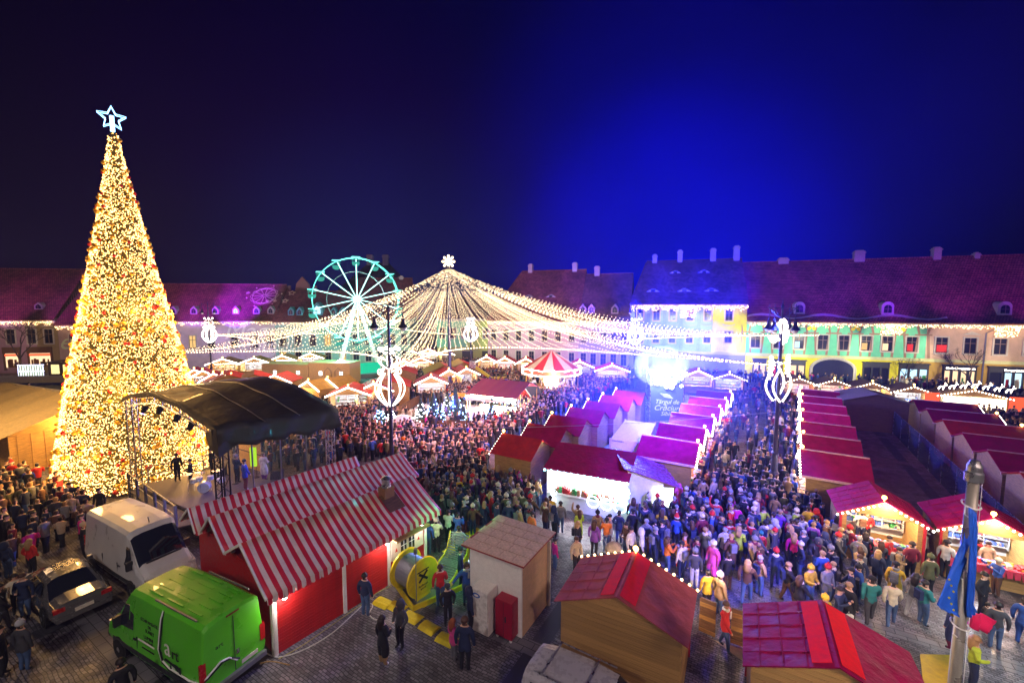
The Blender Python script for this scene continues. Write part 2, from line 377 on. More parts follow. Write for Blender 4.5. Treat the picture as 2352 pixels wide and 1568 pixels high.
# ------------------------------------------------------------------ houses round the square
LR = dict(o=Vector((38, 69, 0)), t=Vector((.945, -.327, 0)).normalized())
LL = dict(o=Vector((-100, 73, 0)), t=Vector((.99, .1376, 0)).normalized())
LC = dict(o=Vector((-14.0, 85.0, 0)), t=Vector((.995, .02, 0)).normalized())
def s_of(line, x, y=750):
    k = (x-CX)/(F_PX*math.cos(PITCH) - (y-CY)*math.sin(PITCH)); o, t = line['o'], line['t']
    return (o.x - k*o.y)/(k*t.y - t.x)
def z_of(line, x, y):
    s = s_of(line, x, y); p = line['o'] + line['t']*s
    return Wd(x, y, p.y)[2]
M_ROOF = tiles_mat('clay_roof_tiles', (.30, .10, .075), .34, .22, .75, (.05, .02, .02), .03, .6, .3)
M_ROOFB = tiles_mat('old_roof_tiles', (.22, .10, .09), .34, .22, .75, (.03, .02, .02), .03, .6, .3)
M_STONE = mat('pale_stone_trim', (.55, .50, .44), .7, var=.1)
M_CHIM = mat('chimney_plaster', (.42, .36, .32), .8, var=.15, bump=.3)
M_PANE = mat('window_pane', (.02, .02, .035), .15, var=0, coat=.5)
M_SASH = mat('window_sash', (.20, .12, .09), .5, var=.1)
E_PANE = emit('lit_window_warm', (1, .62, .22), 1.1)
E_PANEW = emit('lit_shop_cool', (.55, .85, 1), 1.6)
E_PANEO = emit('lit_shop_warm', (1, .7, .4), 1.5)
E_PANER = emit('lit_window_red', (1, .06, .05), 1.0)
def plaster(name, col): return mat(name, col, .8, var=.10, scale=1.2, bump=.15, bscale=14)

def window(root, s, z0, z1, w, lit=None, trim=M_STONE, sash=M_SASH, hood=None):
    f = MB(); d = .14; t = .16
    f.box(s-w/2-t, -d, z0-t, s-w/2, .02, z1+t); f.box(s+w/2, -d, z0-t, s+w/2+t, .02, z1+t)
    f.box(s-w/2, -d-.03, z0-t-.02, s+w/2, .02, z0); f.box(s-w/2, -d, z1, s+w/2, .02, z1+t)
    if hood: f.slab([(s-w/2-.4, -.16, z1+.45), (s+w/2+.4, -.16, z1+.45), (s, -.16, z1+.95)], .1)
    wo = f.build('window', trim, root)
    p = MB(); p.box(s-w/2, -.035, z0, s+w/2, -.01, z1); p.build('pane', lit or M_PANE, wo)
    k = MB(); zc = z0 + (z1-z0)*.66
    k.box(s-.04, -.08, z0, s+.04, -.036, z1); k.box(s-w/2, -.085, zc-.04, s+w/2, -.04, zc+.04)
    for xx in (s-w/2, s+w/2-.07): k.box(xx, -.08, z0, xx+.07, -.036, z1)
    k.box(s-w/2+.07, -.08, z0, s+w/2-.07, -.036, z0+.07)
    k.build('sash', sash, wo)
    return wo
def bulbs_mb(pts, r, mb=None):
    mb = mb or MB()
    for p in pts: mb.octa(p, r)
    return mb
def eave_lights(root, s0, s1, z, y=-.75, drop=.75, dens=9, m=None, r=.055):
    pts = []
    n = int((s1-s0)*dens)
    for i in range(n):
        s = s0 + (s1-s0)*random.random(); dr = drop*(.35+.65*abs(math.sin(s*1.9)))
        pts.append((s, y-random.random()*.05, z - random.random()**1.3*dr))
    bulbs_mb(pts, r).build('icicle_lights', m or E_WARM, root, kind='stuff')
def net_lights(root, s, z0, w, h, y=-.8, n=150):
    pts = [(s-w/2+random.random()*w, y, z0+random.random()*h) for _ in range(n)]
    bulbs_mb(pts, .055).build('light_net', E_WARM, root, kind='stuff')
def house(label, line, s0, s1, eave, ridge, depth=14, walls=None, roof=M_ROOF, hipL=0, hipR=0, chims=(), cat='house', ridgeL=None, cornice=True, shops=(), name='town_house'):
    """walls: list of (s0, s1, z0, z1, material)"""
    o, t = line['o'], line['t']; a = math.atan2(t.y, t.x)
    root = thing(name, label, cat, (o.x + t.x*s0, o.y + t.y*s0, 0), a, 'houses round the square')
    Ls = s1 - s0
    for (a0, a1, z0, z1, mm) in walls:
        MB().box(a0-s0, 0, z0, a1-s0, .4, z1).build('wall', mm, root)
    m0 = walls[0][4]
    MB().box(0, .4, 0, .4, depth, eave).box(Ls-.4, .4, 0, Ls, depth, eave).box(.4, depth-.4, 0, Ls-.4, depth, eave).build('side_wall', m0, root)
    yr = depth*.5; rf = MB(); ov = .65; ze = eave - .05
    A = (-.1, -ov, ze); B = (Ls+.1, -ov, ze); Cc = (Ls-hipR, yr, ridge); Dd = (hipL, yr, ridge if ridgeL is None else ridgeL)
    rf.slab([A, B, Cc, Dd], .18)
    A2 = (-.1, depth+ov, ze); B2 = (Ls+.1, depth+ov, ze)
    rf.slab([B2, A2, Dd, Cc], .18)
    if hipL: rf.slab([A2, A, Dd], .18)
    else: rf.add([(0, 0, ze), (0, depth, ze), (0, yr, ridge-.2)], [(0, 1, 2)])
    if hipR: rf.slab([B, B2, Cc], .18)
    else: rf.add([(Ls, 0, ze), (Ls, depth, ze), (Ls, yr, ridge-.2)], [(0, 2, 1)])
    rfo = rf.build('roof', roof, root)
    c = MB(); c.tube([(Dd[0], yr, Dd[2]+.16), (Cc[0], yr, Cc[2]+.16)], .16, 6); c.build('ridge_tiles', roof, rfo)
    for (s, w, h, dz) in chims:
        k = MB(); sx = s-s0; k.box(sx-w/2, yr-.45, ridge-1.2-dz, sx+w/2, yr+.45, ridge+h-dz)
        k.box(sx-w/2-.1, yr-.55, ridge+h-.35-dz, sx+w/2+.1, yr+.55, ridge+h-.2-dz)
        k.box(sx-w/2+.15, yr-.3, ridge+h-dz, sx+w/2-.15, yr+.3, ridge+h+.15-dz)
        k.build('chimney', M_CHIM, rfo)
    if cornice:
        k = MB(); k.box(0, -.28, eave-.5, Ls, -.003, eave-.28); k.box(0, -.45, eave-.28, Ls, -.003, eave-.10); k.build('cornice', M_STONE, root)
    return root
def on_roof(eave, ridge, depth, z):
    f = (z-eave)/(ridge-eave); return -.65 + f*(depth*.5+.65)
def eyebrow(root, s, z, eave, ridge, depth, w=2.0, h=.42, lit=False):
    y = on_roof(eave, ridge, depth, z); n = 10
    top = [(s - w/2 + w*i/n, h*math.sin(math.pi*i/n)**1.3) for i in range(n+1)]
    f = MB(); vs = []; 
    for X, Z in top: vs.append((X, y-.25, z-.05)); vs.append((X, y-.25, z+Z)); vs.append((X, y+1.1, z+Z+.35))
    fs = []
    for i in range(n):
        a, b2 = 3*i, 3*(i+1); fs += [(a, b2, b2+1, a+1), (a+1, b2+1, b2+2, a+2)]
    f.add(vs, fs); o = f.build('eyebrow_dormer', M_CHIM, root)
    MB().box(s-w*.16, y-.33, z-.03, s+w*.16, y-.27, z+h*.8).build('pane', M_PANE, o)
def dormer(root, s, z, eave, ridge, depth, w=1.0, h=1.3, arch=False, lit=None, m=M_CHIM):
    y = on_roof(eave, ridge, depth, z) - .25
    f = MB()
    if arch:
        n = 10; pts = [(s-w/2, z), ] + [(s-w/2*math.cos(math.pi*i/n), z+h*.6+w/2*math.sin(math.pi*i/n)) for i in range(n+1)] + [(s+w/2, z)]
    else:
        pts = [(s-w/2, z), (s-w/2, z+h*.65), (s, z+h*1.15), (s+w/2, z+h*.65), (s+w/2, z)]
    f.slab([(p[0], y, p[1]) for p in pts], 2.6, n=(0, 1, 0))
    o = f.build('dormer', m, root)
    q = MB(); k = .62; cz = z + h*.12
    q.slab([(s+(p[0]-s)*k, y-.01, cz+(p[1]-z)*k) for p in pts], .05, n=(0, -1, 0)); q.build('pane', lit or M_PANE, o)
    r = MB(); r.beam((s, y-.09, cz), (s, y-.09, cz+h*.6), .05); r.beam((s-w*.3, y-.09, cz+h*.3), (s+w*.3, y-.09, cz+h*.3), .05); r.build('sash', M_SASH, o)

# --- beige corner house with the gateway, projected light painted on its walls
GE, GR = 9.4, 19.2
P_GREEN = plaster('green_projection', (.16, .62, .36)); P_LIME = plaster('yellow_projection', (.80, .70, .01)); P_BEIGE = plaster('beige_plaster', (.62, .42, .30)); P_OCHRE = plaster('ochre_plaster', (.50, .30, .05))  # green and yellow are projected light painted into the plaster colour
sA, sB, sC = 0.0, s_of(LR, 2130), 62.0
zb = 3.9
gh = house('long two storey house with green lit upper wall, yellow lit ground floor and arched gateway', LR, 0, sC, GE, GR, 15,
    [(sA, sB, zb, GE, P_GREEN), (sB, sC, zb, GE, P_BEIGE), (sA, sB-1, 0, zb, P_LIME), (sB-1, sC, 0, zb, P_OCHRE)], hipL=0,
    chims=[(s_of(LR, 1803, 590)+1.5, 1.5, .7, 0), (s_of(LR, 1985, 590)+2, 1.4, 2.1, .6), (s_of(LR, 2182, 585)+2, .95, 2.1, .5), (s_of(LR, 2285, 580)+2, .6, 1.1, .5)], name='gateway_house')
for x in (1735, 1788, 1835, 1890, 1938, 1990, 2038, 2095, 2163, 2229, 2298, 2368, 2440, 2520):
    s = s_of(LR, x, 780)
    lit = {2038: E_PANEO, 1990: E_PANE, 2095: E_PANER, 2163: E_PANER, 1835: E_PANEW}.get(x)
    wo = window(gh, s, 5.15, 7.35, 1.35, None, hood=x > 2200)
    if lit: MB().box(s-.55, -.16, 5.3, s+.1 if x != 2163 else s+.55, -.09, 6.3).build('lit_blind', lit, wo)
k = MB(); k.box(0, -.12, zb-.1, sC, -.003, zb+.35); k.build('string_course', plaster('pale_lime_plaster', (.62, .62, .30)), gh)
M_PROJ_TIMB = mat('projected_timber_brown', (.34, .20, .13), .8, var=.1)
for i, x in enumerate((1712, 1762, 1812, 1862, 1914, 1964, 2014, 2066, 2120)):  # projected pattern of timbers and clovers, built as thin coloured pieces
    s = s_of(LR, x, 780)
    for dx, sl in ((-.8, .25), (.8, -.25)):
        MB().beam((s+dx, -.03, 4.3), (s+dx+sl, -.03, 7.6), .3, .05, up=(0, 1, 0)).build('timber', M_PROJ_TIMB, gh)
        MB().beam((s+dx*.6, -.03, 7.75), (s+dx*.6-sl, -.03, 8.9), .26, .05, up=(0, 1, 0)).build('timber', M_PROJ_TIMB, gh)
    MB().beam((s-1, -.045, 7.67), (s+1, -.045, 7.67), .22, .05, up=(0, 1, 0)).build('timber', M_PROJ_TIMB, gh)
    if i % 2:
        q = MB()
        for dx, dz in ((-.35, 0), (.35, 0), (0, .32)): q.lathe([(.26, 0), (.26, .05)], 12)
        q = MB()
        for dx, dz in ((-.35, 0), (.35, 0), (0, .32)):
            q.slab([(s+dx+.26*math.cos(a), -.05, 8.35+dz+.26*math.sin(a)) for a in [2*math.pi*j/10 for j in range(10)]], .04, n=(0, -1, 0))
        q.build('clover_projection', P_LIME, gh)
# arch
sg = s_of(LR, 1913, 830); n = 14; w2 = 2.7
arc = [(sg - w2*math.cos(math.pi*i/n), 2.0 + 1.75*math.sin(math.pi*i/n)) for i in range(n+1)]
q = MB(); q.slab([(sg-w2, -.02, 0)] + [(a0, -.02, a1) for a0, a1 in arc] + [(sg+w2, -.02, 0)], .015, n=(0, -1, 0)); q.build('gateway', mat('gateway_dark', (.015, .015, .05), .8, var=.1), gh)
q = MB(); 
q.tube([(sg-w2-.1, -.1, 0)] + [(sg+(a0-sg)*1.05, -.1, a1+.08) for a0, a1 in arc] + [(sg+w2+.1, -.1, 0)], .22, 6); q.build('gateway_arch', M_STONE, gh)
def shop(x0, x1, top, lit, sign=None, txt=E_WHITE, n=3, head=.75, y0=852):
    a0, a1 = s_of(LR, x0, y0), s_of(LR, x1, y0)
    f = MB(); f.box(a0, -.35, 0, a1, -.003, .55); f.box(a0, -.35, top-head, a1, -.003, top); f.box(a0-.15, -.5, top-.01, a1+.15, -.003, top+.14)
    wj = (a1-a0)/n
    for i in range(n+1):
        xx = a0 + wj*i; f.box(max(a0, xx-.12), -.35, .55, min(a1, xx+.12), -.003, top-head)
    so = f.build('shop_front', M_DARK, gh)
    for i in range(n):
        MB().box(a0+wj*i+.13, -.12, .58, a0+wj*(i+1)-.13, -.06, top-head-.02).build('pane', lit if lit else M_PANE, so)
        if lit:
            q = MB()
            for _ in range(7):
                xx = a0+wj*i+.2+random.random()*(wj-.7); zz = .6+random.random()*1.2
                q.box(xx, -.2, .6, xx+.12+random.random()*.2, -.13, zz)
            q.build('display', GOODC[i % 7], so)
    if sign: text('sign_lettering', sign, .36, so, ((a0+a1)/2, -.37, top-head/2), (R(90), 0, 0), txt, .01)
    return so
shop(1728, 1758, 3.3, E_PANEO, n=2); shop(1770, 1796, 3.3, E_PANER, n=2); shop(1812, 1848, 3.3, E_PANEO, n=2)
shop(1980, 2040, 3.4, None, n=3); shop(2063, 2130, 3.4, E_PANEW, n=3)
shop(2164, 2240, 3.4, E_PANEO, "Oncle C'ompartiment", n=4); shop(2268, 2300, 3.4, None, n=1); shop(2302, 2349, 3.4, E_PANEW, "Compartiment", n=2)
text('wall_lettering', 'ASTORIA', .22, gh, (s_of(LR, 1962, 840), -.03, 2.9), (R(90), 0, 0), M_DARK)
k = MB(); sp_ = s_of(LR, 2262, 780); k.tube([(sp_+1.2, -.5, GE-.3), (sp_+1.2, -.2, GE-.6), (sp_, -.2, GE-1.3), (sp_, -.15, 0)], .09, 6); k.build('drainpipe', M_GREYM, gh)
for x in (1735+57, 2040, 2310): dormer(gh, s_of(LR, x if x != 1792 else 1837, 710), 10.6, GE, GR, 15, 1.5, 1.9, True)
eave_lights(gh, .3, s_of(LR, 2420), GE-.25, drop=.6, dens=16)
for x in (2042, 2304): net_lights(gh, s_of(LR, x, 750), GE-1.75, 2.6, 1.5)
# painted snow skirt along the lower roof
sk = MB(); 
for i in range(24):
    a0 = i*1.05; a1 = a0+1.05; z0, z1 = GE+.75+.35*math.sin(a0*.75), GE+.75+.35*math.sin(a1*.75)
    f0, f1 = on_roof(GE, GR, 15, z0), on_roof(GE, GR, 15, z1)
    sk.slab([(a0, -.69, GE+.06), (a1, -.69, GE+.06), (a1, f1, z1+.18), (a0, f0, z0+.18)], .05)
sk.build('snow_guard_edge', mat('pale_lead_flashing', (.42, .36, .32), .6, var=.2), gh)

# --- three storey house, projected blue and yellow light painted on its walls
BE, BR = 12.1, 19.9
s0b, sy = s_of(LR, 1448, 700), s_of(LR, 1638, 700)
P_BLUE = plaster('blue_projection', (.34, .46, .78)); P_YEL = plaster('yellow_projection_upper', (.75, .66, .03)); P_GREYB = plaster('grey_blue_plaster', (.25, .25, .40))  # blue and yellow stand for projected light put into the wall colour
bh = house('three storey house lit pale blue with a yellow lit bay and eye shaped roof dormers', LR, s0b, -.05, BE, BR, 14,
    [(s0b, sy, 3.8, BE, P_BLUE), (sy, -.05, 3.8, BE, P_YEL), (s0b, -.05, 0, 3.8, P_GREYB)], roof=M_ROOFB, hipL=2.3, ridgeL=None,
    chims=[(s_of(LR, 1500, 590)+.2, .8, 1.3, 0), (s_of(LR, 1557, 590)+.6, .8, 1.9, 0), (s_of(LR, 1633, 590)+1, .9, 2.0, 0), (s_of(LR, 1698, 590)+.6, .9, 2.3, 0)], name='blue_lit_house')
Lb = -.05 - s0b
for x in (1471, 1508, 1545.5, 1585, 1626, 1674.6):
    s = s_of(LR, x, 720)-s0b
    window(bh, s, z_of(LR, x, 736), z_of(LR, x, 710), 1.05, trim=mat('peach_stone_trim', (.66, .50, .42), .7))
    window(bh, s, z_of(LR, x, 787), z_of(LR, x, 761), 1.05, trim=MATS['peach_stone_trim'])
    q = MB(); zz = z_of(LR, x, 744)
    q.tube([(s-1+.2*i+1.5 if False else s+.9*math.cos(math.pi*(1+i/8)), -.05, zz+.25*math.sin(math.pi*(1+i/8))) for i in range(9)], .06, 5); q.build('plaster_garland', M_STONE, bh)
for x in (1490, 1527, 1566, 1606, 1642, 1700):
    s = s_of(LR, x, 720)-s0b; s = min(max(s, .3), Lb-.3)
    MB().box(s-.28, -.1, 4.3, s+.28, -.003, BE-.6).build('pilaster', mat('blue_projection_pilaster', (.28, .38, .68), .8) if x < 1640 else P_YEL, bh)
MB().box(0, -.15, 3.8, Lb, -.003, 4.2).build('string_course', M_STONE, bh)
for x, y in ((1541, 628), (1611, 627)): eyebrow(bh, s_of(LR, x, y)-s0b+.8, 17.6, BE, BR, 14)
for x, y in ((1494, 667), (1567, 667), (1630, 667)): eyebrow(bh, s_of(LR, x, y)-s0b+.4, 14.3, BE, BR, 14, 2.2)
eave_lights(bh, .3, Lb, BE-.2, drop=1.0, dens=22); net_lights(bh, s_of(LR, 1580, 715)-s0b, BE-2.2, 2.4, 2.0, n=170)
def simple_front(root, line, s0, L, n, zz, w=1.0, lits=()):
    for i in range(n):
        for j, (a, b2) in enumerate(zz):
            window(root, L*(i+.5)/n, a, b2, w, lits[(i*3+j*5) % len(lits)] if lits else None)
# --- houses continuing to the far corner
s1p = s_of(LR, 1330, 720)
ph = house('low lilac house with three gabled dormers beside the blue lit house', LR, s1p, s0b-.05, 9.2, 17.8, 15,
    [(s1p, s0b-.05, 0, 9.2, plaster('lilac_plaster', (.45, .36, .52)))], roof=M_ROOFB,
    chims=[(s_of(LR, 1352, 625)+.5, 1.0, 1.6, 0)])
simple_front(ph, LR, s1p, s0b-.05-s1p, 5, [(5.2, 7.2), (1.2, 3.2)], 1.0)
for x in (1298+40, 1358, 1412): dormer(ph, s_of(LR, x, 705)-s1p, 10.4, 9.2, 17.8, 15, 1.3, 1.6, m=mat('mauve_render', (.35, .22, .30), .8))
eave_lights(ph, .2, s0b-s1p-.2, 9.0, drop=.6, dens=12)
s2p = s_of(LR, 1120, 720)
ph2 = house('broad house with tall hipped tile roof and two eye shaped dormers', LR, s2p, s1p-.05, 9.0, 18.8, 16,
    [(s2p, s1p-.05, 0, 9.0, plaster('pink_plaster', (.55, .36, .42)))], hipL=4.5,
    chims=[(s_of(LR, 1180, 615)+1, .9, 1.5, 0), (s_of(LR, 1298, 615)+.3, .9, 1.5, 0)])
simple_front(ph2, LR, s2p, s1p-s2p, 7, [(5.2, 7.2), (1.2, 3.2)], 1.0, (None, E_PANE, None))
for x in (1203, 1256): eyebrow(ph2, s_of(LR, x, 665)-s2p, 13.5, 9.0, 18.8, 16)
eave_lights(ph2, .2, s1p-s2p-.2, 8.8, drop=.6, dens=12)
ch = house('pale green corner house with dark shop openings behind the light canopy', LC, -1.0, 12.0, 9.3, 13.5, 12,
    [(-1.0, 5, 3.6, 9.3, plaster('mint_plaster', (.22, .58, .38))), (5, 12, 3.6, 9.3, plaster('lime_plaster', (.45, .55, .16))), (-1.0, 12, 0, 3.6, plaster('olive_plaster', (.40, .42, .18)))], roof=M_ROOFB)
simple_front(ch, LC, 0, 13, 6, [(5.4, 7.4)], 1.0)
for i in range(3): MB().box(1+4*i, -.1, 0, 3.2+4*i, -.003, 2.8).build('shop_opening', M_DARK, ch)
# --- left row
P_MAUVE = plaster('mauve_plaster', (.42, .26, .34)); P_PEACH = plaster('peach_plaster', (.50, .34, .30)); P_TAN = plaster('tan_plaster', (.36, .26, .12))
e1 = s_of(LL, 130, 740)
lh = house('house with tan walls and lit shop windows behind the ice rink', LL, -45, e1, 9.3, 18.6, 15,
    [(-45, s_of(LL, 80, 740), 0, 9.3, P_MAUVE), (s_of(LL, 80, 740), e1, 0, 9.3, P_TAN)])
for x in (-40, 24, 72, 111): window(lh, s_of(LL, x, 755)+45, 5.2, 7.7, 1.3, hood=True)
dormer(lh, s_of(LL, 78, 700)+45, 11.2, 9.3, 18.6, 15, 1.3, 1.1)
eave_lights(lh, 30, e1+45, 9.1, drop=.7, dens=16)
for x0, x1, l in ((14, 44, E_PANEO), (70, 118, E_PANEO)):
    a0, a1 = s_of(LL, x0, 820)+45, s_of(LL, x1, 820)+45
    f = MB(); f.box(a0-.3, -.3, 3.5, a1+.3, -.003, 4.6).box(a0-.3, -.2, .5, a0, -.003, 3.5).box(a1, -.2, .5, a1+.3, -.003, 3.5); so = f.build('shop_front', M_WOODD, lh)
    MB().box(a0, -.1, 1.0, a1, -.05, 3.5).build('pane', l, so)
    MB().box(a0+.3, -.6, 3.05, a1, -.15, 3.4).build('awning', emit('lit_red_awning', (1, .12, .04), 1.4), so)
    q = MB()
    for _ in range(14):
        xx = a0+.2+random.random()*(a1-a0-.6); q.box(xx, -.2, 1, xx+.2+random.random()*.3, -.12, 1.2+random.random()*1.5)
    q.build('display', GOODC[4], so)
e2 = s_of(LL, 178, 740)
lh2 = house('narrow recessed house with purple roof left of the big tree', LL, e1+.05, e2, 8.4, 15.5, 13, [(e1+.05, e2, 0, 8.4, P_PEACH)])
window(lh2, s_of(LL, 170, 800)-e1, 4.6, 6.8, 1.2); eave_lights(lh2, .2, e2-e1-.2, 8.2, drop=.6, dens=16)
M_PROJ = mat('projected_lilac_lettering', (.85, .82, .75), .8, var=.05)  # lettering projected as light, put on the walls as pale painted letters
text('wall_lettering', 'e', 4.2, lh2, (s_of(LL, 155, 780)-e1-.6, -.03, 5.4), (R(90), 0, 0), mat('projected_lime_lettering', (.65, .72, .45), .8, var=.05), .01, shear=.4)
e3 = s_of(LL, 628, 700)
lh3 = house('long white walled house with violet lit roof and a row of small dormers', LL, e2+.05, e3, 9.0, 15.9, 14, [(e2+.05, e3, 0, 9.0, plaster('lilac_white_plaster', (.60, .50, .55)))])
for x, l in ((392, None), (442, E_PANE), (485, None), (538, None), (585, None), (620, None)):
    window(lh3, s_of(LL, x, 780)-e2, 4.0, 6.3, 1.15, l)
for x in (392, 440, 490, 537, 585, 618, 340, 290): dormer(lh3, s_of(LL, x, 715)-e2, 10.3, 9.0, 15.9, 14, 1.15, 1.3, m=M_CHIM, lit=E_PANEW if x in (537,) else None)
eave_lights(lh3, .2, e3-e2-.2, 8.8, drop=.55, dens=10)
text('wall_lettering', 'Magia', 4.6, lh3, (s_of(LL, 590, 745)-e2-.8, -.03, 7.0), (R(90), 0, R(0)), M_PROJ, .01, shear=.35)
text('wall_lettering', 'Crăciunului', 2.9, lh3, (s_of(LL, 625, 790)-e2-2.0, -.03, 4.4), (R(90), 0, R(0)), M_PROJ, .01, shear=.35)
# projected light figures drawn as pale tubes on the violet roof: wheel and stars
def roof_fig(root, s, z, r, eave, ridge, depth, n=16, kind='wheel'):
    sl = math.atan2(ridge-eave, depth*.5+.65); y = on_roof(eave, ridge, depth, z)
    U = Vector((1, 0, 0)); V = Vector((0, math.cos(sl), math.sin(sl))); Nn = Vector((0, -math.sin(sl), math.cos(sl)))
    c = Vector((s, y, z)) + Nn*.24
    q = MB(); m = mat('projected_figure', (.75, .50, .32), .7, var=.05)
    P = lambda a, rr: c + U*math.cos(a)*rr + V*math.sin(a)*rr
    if kind == 'wheel':
        q.tube([P(2*math.pi*i/24, r*.86) for i in range(24)], .05, 4, closed=True)
        q.tube([P(2*math.pi*i/48, r*(1.0 if i % 4 < 2 else .93)) for i in range(48)], .04, 4, closed=True)
        for i in range(12): q.beam(P(math.pi*i/6, r*.1), P(math.pi*i/6, r*.86), .09, .05)
        for i in range(6): q.octa(P(math.pi*i/3+.2, r*1.25), .18)
    else:
        pts = [P(math.pi*i/5+math.pi/2, r if i % 2 == 0 else r*.45) for i in range(10)]
        q.tube(pts, .07, 4, closed=True)
    q.build('light_figure', m, root)
roof_fig(lh3, s_of(LL, 541, 672)-e2+3.2, 13.6, 2.5, 9.0, 15.9, 14)
for x, y, r in ((608, 668, .7), (600, 690, .6), (575, 676, .3), (500, 672, .35), (556, 676, .3)): roof_fig(lh3, s_of(LL, x, y)-e2+3, 12.6 if y > 675 else 14.2, r, 9.0, 15.9, 14, kind='star')
e4 = s_of(LL, 800, 700); e5 = s_of(LL, 940, 700)
lh4 = house('pale turquoise house with a stepped gable and pointed dormers left of the ferris wheel', LL, e3+.05, e4, 8.8, 14.6, 14, [(e3+.05, e4, 0, 8.8, plaster('turquoise_plaster', (.30, .50, .48)))], chims=[(s_of(LL, 688, 690)+1, .6, -1.0, 0)])
simple_front(lh4, LL, e3, e4-e3, 5, [(4.2, 6.3), (1.0, 3.0)], 1.1, (None, E_PANE, None, None))
for x in (664, 684, 725, 763, 783): dormer(lh4, s_of(LL, x, 715)-e3, 10.0, 8.8, 14.6, 14, 1.1 if x != 725 else 2.0, 1.4 if x != 725 else 2.2, m=mat('teal_render', (.10, .30, .34), .8), lit=E_PANEW if x == 725 else None)
eave_lights(lh4, .2, e4-e3-.2, 8.6, drop=.55, dens=10)
gm = MB(); sx = s_of(LL, 636, 650)-e3+1.5
gm.slab([(sx-3, 9, 13.4), (sx-1.6, 9, 14.4), (sx-1.2, 9, 16.4), (sx, 9, 17.9), (sx+1.2, 9, 16.4), (sx+1.6, 9, 14.4), (sx+3, 9, 13.4)], .8, n=(0, 1, 0))
for dx in (-2.6, 2.6): gm.box(sx+dx-.2, 9, 14, sx+dx+.2, 9.5, 16)
gm.build('baroque_gable', plaster('terracotta_render', (.30, .14, .11)), lh4)
lh5 = house('brown roofed house behind the ferris wheel with white chimney stacks', LL, e4+.05, e5, 9.2, 17.5, 16, [(e4+.05, e5, 0, 9.2, plaster('sage_plaster', (.30, .42, .34)))], roof=M_ROOF, chims=[(s_of(LL, 905, 640)+.5, .8, 1.0, .5)])
simple_front(lh5, LL, e4, e5-e4, 5, [(4.2, 6.3), (1.0, 3.0)], 1.1, (None, E_PANE, None))
for x in (820, 860, 900): dormer(lh5, s_of(LL, x, 715)-e4, 11, 9.2, 17.5, 16, 1.1, 1.4)
eave_lights(lh5, .2, e5-e4-.2, 9.0, drop=.55, dens=10)
# the tall old hall behind
hr = thing('old_hall', 'tall dark hipped roof with two white chimney stacks rising behind the ferris wheel', 'house', (-35, 108, 0), R(4), 'houses round the square')
MB().box(-9, 0, 0, 9, 14, 14).build('wall', P_TAN, hr)
q = MB(); q.slab([(-10, -1, 14), (10, -1, 14), (2.5, 7, 23), (-2.5, 7, 23)], .2); q.slab([(10, -1, 14), (10, 15, 14), (2.5, 7, 23)], .2); q.slab([(-10, 15, 14), (-10, -1, 14), (-2.5, 7, 23)], .2); q.slab([(10, 15, 14), (-10, 15, 14), (-2.5, 7, 23), (2.5, 7, 23)], .2)
ro = q.build('roof', M_ROOFB, hr)
for dx in (-2.2, 1.9): MB().box(dx-.7, 6.2, 21.5, dx+.7, 7.6, 25.2).box(dx-.85, 6.05, 24.6, dx+.85, 7.75, 24.9).build('chimney', M_CHIM, ro)
